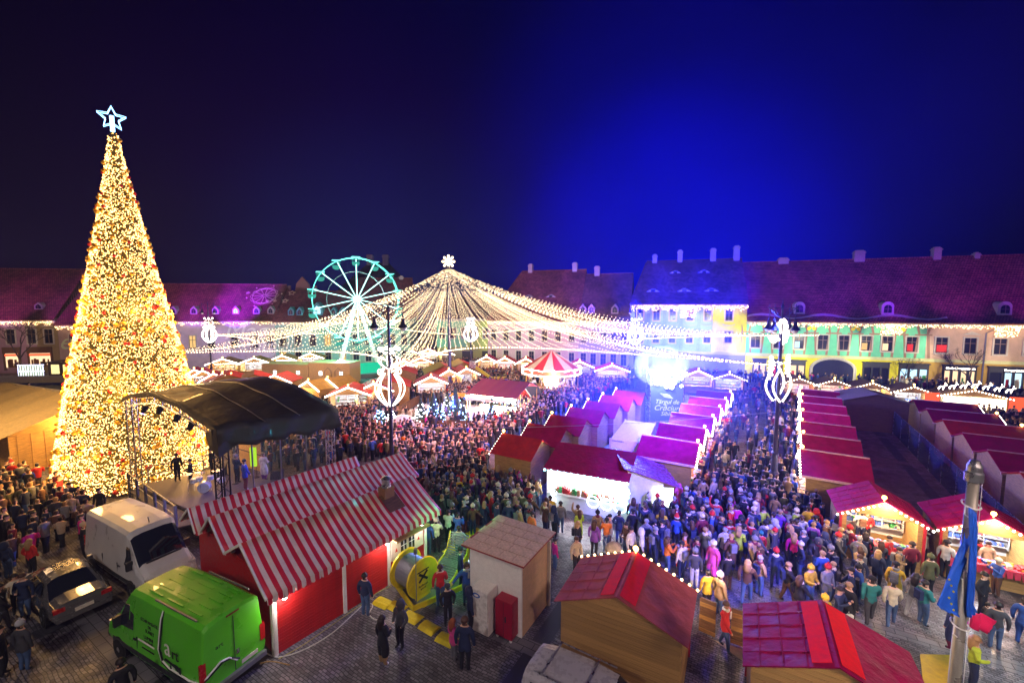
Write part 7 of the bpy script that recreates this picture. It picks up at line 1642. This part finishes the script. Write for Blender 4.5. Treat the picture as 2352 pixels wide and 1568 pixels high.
# rz 0 faces the camera
HAND = [
 (840, 1415, 'person in navy jacket and jeans walking away beside the red wall', dict(coat='navy', trousers='denim', pose='standing', rz=PI*.9)),
 (880, 1526, 'woman in long black coat with long dark hair and white trainers', dict(coat='black', trousers='tan', head='long', pose='holding a cup', rz=PI*.8, clen=2, shoes=M_SHOEW)),
 (920, 1487, 'person in dark jacket with raised hood facing the woman in the long coat', dict(coat='dark grey', head='hood', pose='standing with hands in pockets', rz=-.6)),
 (1012, 1393, 'person in red jacket with shoulder bag standing at the yellow reel', dict(coat='red', trousers='denim', pose='holding a cup', rz=PI*1.05, hcol='brown hair')),
 (1058, 1346, 'tall person in navy beside the lounger, seen from the side', dict(coat='navy', trousers='navy', rz=PI*.5, clen=1)),
 (1073, 1386, 'woman in open blue jacket over grey top facing the camera by the shed', dict(coat='blue', trousers='denim', head='long', hcol='brown hair', rz=.2, pose='reaching to one side', scarf='pale grey')),
 (1029, 1434, 'boy in dark jacket and flat cap looking down', dict(coat='black', head='cap', hatcol='dark grey', rz=.3, scale=.92, pose='standing with hands in pockets')),
 (1041, 1514, 'girl in bright pink coat with long reddish hair and a dark cap', dict(coat='pink', trousers='grey', head='long', hcol='red hair', rz=PI*.7, scale=.84, clen=1)),
 (1080, 1450, 'person in navy jacket bending over behind the bald man', dict(coat='navy', rz=PI*.6, head='hood')),
 (1068, 1541, 'large man in dark navy coat with cropped hair, back to the camera', dict(coat='navy', hcol='brown hair', rz=PI*.95, scale=1.08, clen=1, shoes=M_SHOE)),
 (1055, 1290, 'person in pale grey hooded top lit green near the lounger', dict(coat='pale grey', rz=PI, trousers='teal')),
 (1003, 1270, 'person in cream puffer jacket holding a phone next to the red house', dict(coat='cream', head='beanie', hatcol='cream', rz=PI, pose='holding up a phone')),
 (1030, 1248, 'person in white jacket photographing the stage beside the man in blue', dict(coat='white', rz=PI*.9, pose='holding up a phone')),
 (1052, 1255, 'man in blue jacket with jeans behind the lounger', dict(coat='blue', trousers='denim', rz=PI*.9, pose='holding up a phone')),
 (983, 1275, 'person in blue jacket at the corner post of the red house', dict(coat='blue', trousers='denim', rz=PI)),
 (75, 1325, 'woman in bright red jacket with curly fair hair on the left', dict(coat='red', head='long', hcol='fair hair', rz=PI, pose='standing with hands in pockets')),
 (197, 1282, 'woman in long black coat and beige beanie close to the white van', dict(coat='black', head='beanie', hatcol='beige', rz=PI*.8, clen=2)),
 (60, 1416, 'person in long dark jacket with brown hair and jeans left of the silver car', dict(coat='navy', trousers='denim', hcol='brown hair', rz=.4, clen=1, pose='holding a cup')),
 (42, 1407, 'shorter person in cream jacket behind the person in jeans', dict(coat='cream', rz=.9, scale=.92)),
 (57, 1541, 'person in checked dark coat and thick grey knitted cap, bottom left', dict(coat='dark grey', trousers='denim', head='beanie', hatcol='pale grey', rz=PI, clen=1)),
 (8, 1552, 'person in black clothes at the left edge of the bottom row', dict(coat='black', rz=PI*.7)),
 (287, 1640, 'dark haired man in black jacket cut off by the bottom edge by the green van', dict(coat='black', rz=PI*1.3)),
 (20, 1330, 'person in navy hooded jacket and jeans behind the silver car', dict(coat='navy', trousers='denim', head='hood', rz=PI)),
 (1323, 1318, 'man in beige jacket behind the far corner of the timber hut', dict(coat='beige', hcol='brown hair', rz=.4)),
 (1594, 1350, 'person in grey jacket with white trousers and grey beanie', dict(coat='dark grey', trousers='white', head='beanie', hatcol='grey', rz=PI*.9)),
 (1531, 1318, 'woman in bright orange red jacket and jeans with raised hand', dict(coat='orange', trousers='denim', head='long', hcol='brown hair', rz=PI*.5, pose='holding up a phone')),
 (1556, 1303, 'small child in yellow top and cream cap held before the man in orange', dict(coat='yellow', trousers='red', head='cap', hatcol='cream', rz=PI*.6, scale=.62)),
 (1570, 1308, 'man in orange jacket bending towards the child in yellow', dict(coat='orange', trousers='denim', hcol='brown hair', rz=PI*.4, pose='with folded arms')),
 (1623, 1398, 'person in bright yellow jacket standing by the timber door', dict(coat='yellow', rz=PI, scale=.92, clen=1)),
 (1650, 1413, 'person in tan coat and cream cap with jeans beside the yellow jacket', dict(coat='tan', trousers='denim', head='beanie', hatcol='cream', rz=PI*.6, clen=1)),
 (1663, 1489, 'woman in red coat and white scarf walking between the timber doors', dict(coat='red', trousers='denim', head='short', hcol='brown hair', scarf='white', rz=.6, pose='walking', clen=1)),
 (1884, 1357, 'man in blue quilted jacket standing alone with his back to the camera', dict(coat='blue', trousers='navy', hcol='fair hair', rz=PI, pose='with folded arms')),
 (1996, 1430, 'man in teal jacket with grey trousers and dark cap walking right', dict(coat='teal', trousers='dark grey', head='cap', hatcol='black', rz=PI*.85, pose='walking', scale=1.05)),
 (2045, 1437, 'man in cream jacket and jeans with dark cap walking right', dict(coat='cream', trousers='denim', head='cap', hatcol='dark grey', rz=PI*.8, pose='walking', scale=1.03)),
 (2096, 1416, 'woman in grey jacket and red scarf with pale trousers', dict(coat='grey', trousers='pale grey', head='long', scarf='red', rz=PI*.6, pose='walking')),
 (2117, 1434, 'person in dark teal jacket and jeans carrying a plate', dict(coat='teal', trousers='denim', rz=PI*.5, pose='holding a cup', bag='navy')),
 (1888, 1472, 'person in bright yellow jacket and yellow hat behind the bottom right hut', dict(coat='yellow', head='beanie', hatcol='yellow', rz=.2, pose='with folded arms')),
 (1922, 1450, 'man in navy jacket eating beside the yellow jacket', dict(coat='navy', rz=.5, pose='holding up a phone')),
 (1944, 1440, 'woman in black coat with fair hair carrying a white paper bag', dict(coat='black', head='short', hcol='fair hair', rz=PI*.6, clen=2)),
 (1857, 1388, 'person in mustard coat and yellow beanie holding food', dict(coat='mustard', trousers='denim', head='beanie', hatcol='yellow', rz=.3, pose='with folded arms', scale=.95)),
 (2252, 1412, 'man in black jacket right of the flagpole with dark hair', dict(coat='black', rz=.3, pose='standing with hands in pockets')),
 (2262, 1330, 'man in grey pink waistcoat with arms bare right of the flagpole', dict(coat='beige', rz=-.3, hcol='dark hair')),
 (2241, 1322, 'woman with red scarf and dark coat beside the man in the waistcoat', dict(coat='black', scarf='red', head='long', rz=.2)),
 (2283, 1492, 'man in dark grey jacket and jeans with a small child', dict(coat='dark grey', trousers='denim', rz=PI*.8)),
 (2262, 1452, 'child in yellow boots and dark jacket under the crimson flag', dict(coat='dark grey', trousers='yellow', rz=PI*.4, scale=.66)),
 (2346, 1482, 'person in navy coat at the right edge of the photo', dict(coat='blue', trousers='blue', rz=PI*.6, clen=1)),
 (2230, 1580, 'fair haired woman in green striped sweater right of the flagpole', dict(coat='lime', trousers='navy', head='long', hcol='fair hair', rz=PI*.3, pose='holding a cup')),
 (2188, 1492, 'person in blue striped quilted coat left of the flagpole', dict(coat='navy', trousers='burgundy', rz=PI, clen=2)),
 (2089, 1332, 'person in purple red jacket standing before the lit hut with pink counter', dict(coat='burgundy', rz=PI*.95)),
 (2131, 1366, 'person in olive jacket and knitted cap in front of the bright hut', dict(coat='olive', head='beanie', hatcol='olive', rz=PI*.9, clen=1)),
 (2168, 1328, 'woman in pale grey jacket with cap at the pink counter', dict(coat='pale grey', head='cap', hatcol='black', rz=PI*.6, pose='holding a cup')),
 (2093, 1262, 'man in navy jacket between the two lit huts', dict(coat='navy', hcol='grey hair', rz=PI*.6)),
 (2116, 1300, 'person in cream jacket and cap between the lit huts', dict(coat='cream', head='cap', hatcol='cream', rz=.3)),
 (1974, 1249, 'person in white jacket shopping at the hut with red goods', dict(coat='white', trousers='navy', rz=PI*.9, pose='with folded arms', bag='brown')),
 (1919, 1262, 'woman with long dark hair and pale backpack left of the hut with red goods', dict(coat='blue', head='long', rz=PI*.7, pose='walking', bag='pale grey')),
 (1814, 1262, 'girl in bright magenta jacket holding something in the open crowd', dict(coat='magenta', rz=PI*.7, scale=.9, pose='holding a cup')),
 (1775, 1270, 'person in pale grey hooded jacket seen from behind', dict(coat='pale grey', trousers='navy', head='hood', rz=PI)),
 (1751, 1240, 'person in lime green jacket in the blue lit crowd', dict(coat='lime', rz=.1)),
 (1853, 1238, 'person in yellow waistcoat over grey with dark trousers', dict(coat='mustard', rz=PI*.9)),
 (1745, 1290, 'child in red jacket and teal hat riding on shoulders', dict(coat='red', head='beanie', hatcol='teal', rz=PI, scale=.85)),
 (1689, 1234, 'woman in bright magenta coat in the blue lit crowd', dict(coat='magenta', rz=PI, clen=1)),
 (1364, 1275, 'person in violet coat near the pushchair', dict(coat='violet', head='long', hcol='brown hair', rz=PI*.8, clen=1)),
 (1392, 1268, 'woman in salmon top raising both hands', dict(coat='orange', trousers='denim', rz=PI, pose='holding up a phone')),
 (1437, 1280, 'man in brown jacket pushing the beige pushchair', dict(coat='brown', trousers='denim', rz=-PI*.4, pose='with folded arms')),
 (1473, 1296, 'person in white puffer jacket bending by the string of bulbs', dict(coat='white', head='hood', rz=PI*.4)),
 (1448, 1292, 'woman in cream jacket beside the white puffer jacket', dict(coat='cream', rz=PI*.2)),
 (1494, 1256, 'man in grey hooded jacket walking away behind the orange jackets', dict(coat='dark grey', head='hood', trousers='grey', rz=PI, pose='walking')),
 (1552, 1262, 'person in santa hat and blue jacket', dict(coat='blue', head='santa', rz=PI*.8)),
 (1274, 1308, 'girl in magenta jacket at the corner of the white shed', dict(coat='magenta', trousers='denim', rz=PI*.6, scale=.85)),
 (1222, 1252, 'person in orange jacket behind the white shed roof', dict(coat='orange', rz=PI*.7)),
 (1255, 1215, 'woman in beige jacket among dark coats in front of the long stall', dict(coat='beige', head='long', hcol='brown hair', rz=PI)),
 (1264, 1210, 'person in bright yellow coat next to the beige jacket', dict(coat='yellow', rz=PI, clen=1)),
 (1287, 1225, 'person in grey blue jacket with pale jeans in the blue light', dict(coat='grey', trousers='denim', rz=PI)),
]
for x, y, lb, kw in HAND: at(x, y, lb, **kw)
# on stage, on the ice, at the tree foot
at(564, 1125, 'singer in royal blue coat and dark red trousers standing on the stage', z=1.2, coat='royal blue', trousers='burgundy', rz=PI*.8, pose='reaching to one side', scale=1.05, clen=1, shoes=M_SHOEW, group='people on the stage')
at(545, 1108, 'musician in dark blue left of the singer on the stage', z=1.2, coat='navy', rz=PI*.9, hcol='grey hair', pose='with folded arms', group='people on the stage')
at(607, 1102, 'backing singer in white and lilac on the stage', z=1.2, coat='white', trousers='violet', head='short', hcol='fair hair', rz=PI*.9, clen=2, pose='holding a cup', group='people on the stage')
at(440, 1118, 'drummer in black sitting behind the drum kit', z=.95, coat='black', rz=-PI*.35, pose='with folded arms', group='people on the stage')
at(486, 1090, 'guitarist in dark clothes beside the keyboard', z=1.2, coat='dark grey', rz=PI*.7, pose='with folded arms', group='people on the stage')
at(408, 1105, 'stage hand in black near the rear rail', z=1.2, coat='black', rz=PI*.3, group='people on the stage')
at(70, 914, 'lone skater in dark jacket and dark red trousers on the ice rink', z=.06, coat='black', trousers='burgundy', rz=.3, pose='walking', group='people on the ice', scale=1.15)
at(165, 1178, 'person in black standing against the glowing foot of the big tree', coat='navy', rz=.3, pose='with folded arms', scale=1.05)
at(232, 1190, 'person in dark jacket and cap at the foot of the big tree by the van', coat='black', head='cap', hatcol='black', rz=.2)
at(32, 1118, 'person in red costume with green and violet lights round the neck', coat='red', trousers='red', head='santa', rz=.2)
vp = Vector((17.75, 20.5)); person(vp.x, vp.y, 'seller in red jacket inside the hut with red goods', coat='red', head='long', hcol='brown hair', rz=-.4, pose='with folded arms', group='stall keepers', near=True)
person(21.2, 18.9, 'seller in dark clothes inside the bright hut with pink counter', coat='black', rz=-.4, pose='holding a cup', group='stall keepers', near=True)
pc_ = Vector(G(1409, 1290)); pu = thing('pushchair', 'beige pushchair with raised hood near the bulb edged hut', 'pushchair', tuple(pc_), .5); foot(pc_.x, pc_.y, .5, .35, .5)
MB().lathe([(.42*math.cos(a), .42*math.sin(a)) for a in [math.pi/2*i/5 for i in range(5)]]+[(.02, .42)], 12, (0, 0, .55)).build('hood', cmat('beige'), pu, smooth=True); MB().box(-.25, -.5, .35, .25, .3, .6).build('seat', cmat('cream'), pu)
MB().tube([(-.25, .5, 1.05), (-.25, -.4, .25)], .02, 5).tube([(.25, .5, 1.05), (.25, -.4, .25)], .02, 5).tube([(-.25, .5, 1.05), (.25, .5, 1.05)], .025, 5).build('frame', M_METAL, pu)
for sx in (-.28, .28):
    for sy in (-.4, .35): MB().lathe([(.13, -.02), (.13, .02)], 12).build('wheel', M_RUBBER, pu, loc=(sx, sy, .13)).rotation_euler = (0, R(90), 0)
p = G(1948, 1432, .45); tag(MB().box(-.15, -.05, 0, .15, .05, .35).tube([(-.06, 0, .35), (0, 0, .48), (.06, 0, .35)], .008, 4).build('paper_bag', M_WHITE, loc=p), 'white paper carrier bag held by the woman in the black coat', 'bag')

# ---- the rest of the crowd
AREAS = [  # name, polygon (photo), per m2, facing, palette weights, landmark phrase
 ('main', [(778, 955), (870, 905), (1000, 880), (1105, 862), (1200, 872), (1330, 878), (1470, 888), (1400, 905), (1330, 940), (1270, 965), (1190, 1000), (1122, 1045), (1118, 1125), (1250, 1150), (1290, 1200), (1290, 1255), (1240, 1240), (1130, 1240), (1010, 1225), (985, 1165), (930, 1090), (880, 1060), (800, 1060), (778, 1000)], 1.9, 2.6, 'in the packed crowd between the stage and the blue lit yard'),
 ('front', [(1258, 1150), (1450, 1155), (1560, 1160), (1700, 1100), (1740, 1060), (1875, 1120), (1890, 1210), (1860, 1300), (1640, 1310), (1560, 1290), (1290, 1240)], 1.45, 3.0, 'in the blue lit crowd before the long glowing stall'),
 ('open', [(1290, 1262), (1560, 1300), (1860, 1300), (1900, 1270), (2080, 1290), (2120, 1400), (2080, 1450), (1900, 1440), (1700, 1400), (1600, 1345), (1480, 1300), (1320, 1300)], .95, 3.0, 'in the loose crowd between the near huts and the lit stalls'),
 ('alley', [(1640, 985), (1700, 895), (1860, 895), (1872, 985), (1885, 1120), (1740, 1060), (1600, 1120)], .55, 1.5, 'in the open alley around the tall lamp post'),
 ('left', [(-40, 1080), (100, 1120), (165, 1165), (222, 1185), (218, 1290), (160, 1285), (100, 1275), (60, 1300), (-40, 1400)], 1.5, 3.3, 'in the amber lit crowd left of the white van'),
 ('left2', [(-40, 1400), (60, 1300), (85, 1330), (60, 1400), (20, 1480), (-40, 1520)], .7, 3.3, 'at the left edge beside the silver car'),
 ('right', [(2140, 935), (2352, 932), (2420, 980), (2420, 1120), (2330, 1060), (2230, 1000)], 1.6, 1.5, 'in the dense crowd right of the crimson roofs'),
 ('facade', [(1440, 858), (1720, 862), (1900, 872), (2100, 885), (2352, 912), (2352, 925), (2100, 902), (1880, 885), (1440, 868)], .7, 1.5, 'in the dark line of people along the gateway house'),
 ('mid', [(900, 845), (1040, 838), (1240, 835), (1300, 850), (1200, 872), (1090, 862), (1000, 878), (900, 905)], .9, 2.0, 'among the huts under the light canopy'),
 ('leftmid', [(420, 885), (560, 885), (700, 905), (760, 920), (780, 960), (700, 930), (440, 905)], 1.2, 2.6, 'behind the stage roof'),
 ('corner', [(2200, 1340), (2352, 1350), (2352, 1420), (2300, 1420), (2220, 1400)], .35, 3.0, 'on the bright paving right of the flagpole'),
 ('behindstage', [(500, 925), (640, 930), (778, 945), (790, 1080), (560, 1085), (520, 1010)], 1.7, 3.8, 'behind the open stage'),
 ('far', [(1000, 812), (1430, 815), (1430, 830), (1100, 832), (900, 828)], .4, 2.0, 'far back under the canopy')]
CW = {'main': ['black', 'black', 'navy', 'dark grey', 'brown', 'black', 'grey', 'burgundy', 'tan', 'olive', 'beige', 'black', 'navy', 'dark grey', 'brown', 'cream', 'black', 'navy', 'dark grey', 'grey', 'black', 'red', 'blue', 'dark grey', 'black', 'navy', 'brown', 'black', 'dark grey', 'navy']}
placed = []
from collections import defaultdict
GRID = defaultdict(list)
for x, y in PEOPLE_XY: GRID[(int(x), int(y))].append((x, y))
def clear(x, y, r):
    for i in (-1, 0, 1):
        for j in (-1, 0, 1):
            for a, b_ in GRID[(int(x)+i, int(y)+j)]:
                if (a-x)**2+(b_-y)**2 < r*r: return False
    return True
def inpoly(x, y, P):
    c = False; j = len(P)-1
    for i in range(len(P)):
        if (P[i][1] > y) != (P[j][1] > y) and x < (P[j][0]-P[i][0])*(y-P[i][1])/(P[j][1]-P[i][1])+P[i][0]: c = not c
        j = i
    return c
for nm, poly, dens, fc_, phrase in AREAS:
    P = [G(x, y)[:2] for x, y in poly]; xs = [p[0] for p in P]; ys = [p[1] for p in P]
    area = abs(sum(P[i-1][0]*P[i][1]-P[i][0]*P[i-1][1] for i in range(len(P))))/2; N = int(area*dens); c = 0; tries = 0; rmin = .46 if dens > 1 else .55
    while c < N and tries < N*14:
        tries += 1; x = random.uniform(min(xs), max(xs)); y = random.uniform(min(ys), max(ys))
        if not inpoly(x, y, P) or blocked(x, y, .22) or not clear(x, y, rmin): continue
        GRID[(int(x), int(y))].append((x, y)); placed.append((x, y, nm, fc_, phrase)); c += 1
placed.sort(key=lambda t: math.hypot(t[0], t[1]))
def inframe(x, y):
    fw = y*math.cos(PITCH)+CAM_H*math.sin(PITCH); k = x/fw*F_PX; dn = (CAM_H-1)*math.cos(PITCH)-y*math.sin(PITCH); return abs(k) < 1190 and dn/fw*F_PX < 800
NI = 300 - NP; ind = [t for t in placed if inframe(t[0], t[1])][:NI]; indset = set((t[0], t[1]) for t in ind)
used = defaultdict(set); KIND = {0: 'jacket', 1: 'coat', 2: 'long coat'}
HEADS = [('short', 'dark hair'), ('short', 'brown hair'), ('short', 'fair hair'), ('long', 'dark hair'), ('long', 'brown hair'), ('long', 'fair hair'), ('hood', 'hood'), ('beanie', 'grey'), ('beanie', 'black'), ('beanie', 'cream'), ('beanie', 'red'), ('cap', 'black'), ('short', 'grey hair')]
for x, y, nm, fc_, phrase in ind:
    for _ in range(200):
        coat = random.choice(CW['main']) if random.random() < .85 else random.choice(list(PAL)[:-1]); clen = random.choice((0, 0, 1, 2)); hd, hv = random.choice(HEADS); tr_c = random.choice(('black', 'denim', 'dark grey', 'navy', 'denim', 'brown'))
        pose = random.choice(list(POSES)) if nm != 'open' else random.choice(('walking', 'holding a cup', 'standing', 'standing with hands in pockets', 'walking')); key = (coat, clen, hd, hv, pose, tr_c)
        k2 = (coat, clen, hd, hv, tr_c)
        if k2 not in used[phrase]: used[phrase].add(k2); break
    ht = {'short': hv, 'long': 'long '+hv, 'hood': 'raised hood', 'beanie': hv+' beanie', 'cap': hv+' cap'}[hd]
    trn = '' if clen == 2 else ' and %s' % ('jeans' if tr_c == 'denim' else tr_c+' trousers')
    short = {'in the packed crowd between the stage and the blue lit yard': 'packed central crowd', 'in the loose crowd between the near huts and the lit stalls': 'loose crowd behind near huts', 'in the blue lit crowd before the long glowing stall': 'before the glowing stall', 'in the amber lit crowd left of the white van': 'amber crowd by white van', 'in the open alley around the tall lamp post': 'in the open alley', 'at the left edge beside the silver car': 'beside the silver car', 'on the bright paving right of the flagpole': 'right of the flagpole'}.get(phrase, phrase); short_ = {'in the packed crowd between the stage and the blue lit yard': 'in the packed crowd right of the stage', 'in the loose crowd between the near huts and the lit stalls': 'in the loose crowd behind the near huts', 'in the blue lit crowd before the long glowing stall': 'before the long glowing stall', 'in the amber lit crowd left of the white van': 'in the amber crowd by the white van', 'in the open alley around the tall lamp post': 'in the open alley'}.get(phrase, phrase)
    if clen == 2: used[phrase].add((coat, 2, hd, hv, 'any'))
    label = 'person, %s %s, %s, %s, %s' % (coat, KIND[clen], ht, 'jeans' if tr_c == 'denim' else tr_c+' trousers', short)
    person(x, y, label, coat=coat, trousers=tr_c, head=hd, hcol=hv if hd in ('short', 'long') else 'dark hair', hatcol=hv if hd in ('beanie', 'cap') else 'grey', pose=pose,
           rz=fc_+random.gauss(0, .7 if nm in ('main', 'left', 'front') else 1.6), scale=random.uniform(.92, 1.05), clen=clen, bag=random.choice((None, None, None, 'black', 'navy', 'grey')), scarf=random.choice((None, None, None, 'grey', 'cream', 'burgundy')), near=True)
# far crowd: simple continuous figures, thousands of them, as one mass
def low_person():
    rings = [(.0, .10, .10, 0), (.10, .12, .45, 1), (.16, .17, .80, 1), (.17, .13, .95, 0), (.20, .14, 1.2, 0), (.24, .14, 1.38, 0), (.15, .10, 1.46, 0), (.055, .055, 1.50, 2), (.09, .10, 1.58, 2), (.095, .11, 1.66, 2), (.07, .085, 1.73, 4), (.0, .0, 1.76, 4)]
    rings[0] = (.12, .10, .0, 3)
    n = 7; V = []; F = []; M = []
    for rx, ry, z, m in rings:
        for j in range(n): a = 2*math.pi*j/n; V.append((rx*math.cos(a), ry*math.sin(a), z))
    for i in range(len(rings)-1):
        for j in range(n):
            m = rings[i+1][3]; 
            if m == 2 and rings[i+1][2] > 1.55 and math.sin(2*math.pi*(j+.5)/n) > .2: m = 4
            F.append((i*n+j, i*n+(j+1) % n, (i+1)*n+(j+1) % n, (i+1)*n+j)); M.append(m)
    for s in (-1, 1):
        b0 = len(V); P = [(s*.22, 0, 1.4), (s*.28, .03, 1.14), (s*.19, -.2, 1.05)]
        for i, p in enumerate(P):
            r = .07-.012*i
            V += [(p[0]-r, p[1], p[2]), (p[0], p[1]-r, p[2]), (p[0]+r, p[1], p[2]), (p[0], p[1]+r, p[2])]
        for i in range(2):
            for j in range(4): F.append((b0+i*4+j, b0+i*4+(j+1) % 4, b0+(i+1)*4+(j+1) % 4, b0+(i+1)*4+j)); M.append(0)
        F.append((b0+8, b0+9, b0+10, b0+11)); M.append(2)
    return np.array(V), np.array(F), np.array(M)
LV, LF, LM = low_person()
cols = sorted(set(CW['main'])) + ['white', 'orange', 'lime', 'magenta', 'royal blue']; crowd_m = [cmat(c) for c in cols] + SKINS + [HAIRS['dark hair'], HAIRS['brown hair'], HAIRS['fair hair'], cmat('grey'), cmat('cream'), M_SHOE, cmat('denim'), cmat('black')]
ci = {c: i for i, c in enumerate(cols)}; ns = len(cols)
rest = [t for t in placed if (t[0], t[1]) not in indset]
Vs, Fs, Ms = [], [], []; o_ = 0
for x, y, nm, fc_, ph in rest:
    a = fc_+random.gauss(0, .9); s = random.uniform(.88, 1.05); w = random.uniform(.9, 1.15); ca, sa_ = math.cos(a), math.sin(a)
    v = LV*np.array([s*w, s*w, s]); Vs.append(np.stack([v[:, 0]*ca-v[:, 1]*sa_+x, v[:, 0]*sa_+v[:, 1]*ca+y, v[:, 2]], 1)); Fs.append(LF+o_); o_ += len(LV)
    coat = ci[random.choice(CW['main'])] if random.random() < .95 else random.randrange(ns); hr_ = ns+3+min(4, int(abs(random.gauss(0, 1.6)))); sk = ns+random.randrange(3); tr_ = ns+9 if random.random() < .4 else ns+9
    mp = np.array([coat, ns+9 if random.random() < .4 else ns+9+0, sk, ns+8, hr_]); mp[1] = ns+9 if random.random() < .35 else ns+10-0
    Ms.append(mp[LM])
Vs, Fs, Ms = np.concatenate(Vs), np.concatenate(Fs), np.concatenate(Ms)
me = bpy.data.meshes.new('crowd'); me.vertices.add(len(Vs)); me.vertices.foreach_set('co', Vs.ravel()); me.loops.add(Fs.size); me.loops.foreach_set('vertex_index', Fs.ravel().astype(np.int32))
me.polygons.add(len(Fs)); me.polygons.foreach_set('loop_start', np.arange(0, Fs.size, 4, dtype=np.int32))
for m in crowd_m: me.materials.append(m)
me.polygons.foreach_set('material_index', Ms.astype(np.int32)); me.polygons.foreach_set('use_smooth', np.ones(len(Fs), bool)); me.update(calc_edges=True)
oc = bpy.data.objects.new('crowd', me); COL.objects.link(oc); oc['kind'] = 'stuff'; oc['label'] = 'packed crowd of thousands of people in winter coats filling the square'; oc['category'] = 'crowd'
print('people', NP, 'rest', len(rest))

# ------------------------------------------------------------------ night mist over the square
hz = bpy.data.materials.new('night_mist'); hz.use_nodes = True; nt = hz.node_tree; nt.nodes.clear()
ho = nt.nodes.new('ShaderNodeOutputMaterial'); pv_ = nt.nodes.new('ShaderNodeVolumePrincipled'); pv_.inputs['Color'].default_value = (.42, .5, 1, 1); pv_.inputs['Density'].default_value = .0006; pv_.inputs['Anisotropy'].default_value = .35
nt.links.new(pv_.outputs[0], ho.inputs['Volume'])
o = MB().box(-170, -50, -1.5, 170, 205, 28.5).build('haze', hz); o['kind'] = 'stuff'

sm_ = bpy.data.materials.new('glare_mist'); sm_.use_nodes = True; nt = sm_.node_tree; nt.nodes.clear()  # mist added round the tower to spread its glare and blue veil
ho = nt.nodes.new('ShaderNodeOutputMaterial'); pv_ = nt.nodes.new('ShaderNodeVolumePrincipled'); pv_.inputs['Color'].default_value = (.22, .30, 1, 1); pv_.inputs['Density'].default_value = .016; pv_.inputs['Anisotropy'].default_value = .1
nt.links.new(pv_.outputs[0], ho.inputs['Volume'])
for (px_, py_, pz_, rx_, ry_, rz_) in ((12.6, 36.0, 5.6, 9.5, 8.5, 5.8),):
    q = MB(); q.ball((0, 0, 0), 1, n=32, k=16); o = q.build('glare_puff', sm_, loc=(px_, py_, pz_)); o.scale = (rx_, ry_, rz_); o['kind'] = 'stuff'
sm2 = sm_.copy(); sm2.node_tree.nodes['Principled Volume'].inputs['Color'].default_value = (.9, .94, 1, 1); sm2.node_tree.nodes['Principled Volume'].inputs['Density'].default_value = .09  # denser white core added for the glare at the lamp heads
q = MB(); q.ball((0, 0, 0), 1, n=32, k=16); o = q.build('glare_puff', sm2, loc=(13.9, 39.3, 6.3)); o.scale = (2.6, 1.6, 1.9); o['kind'] = 'stuff'
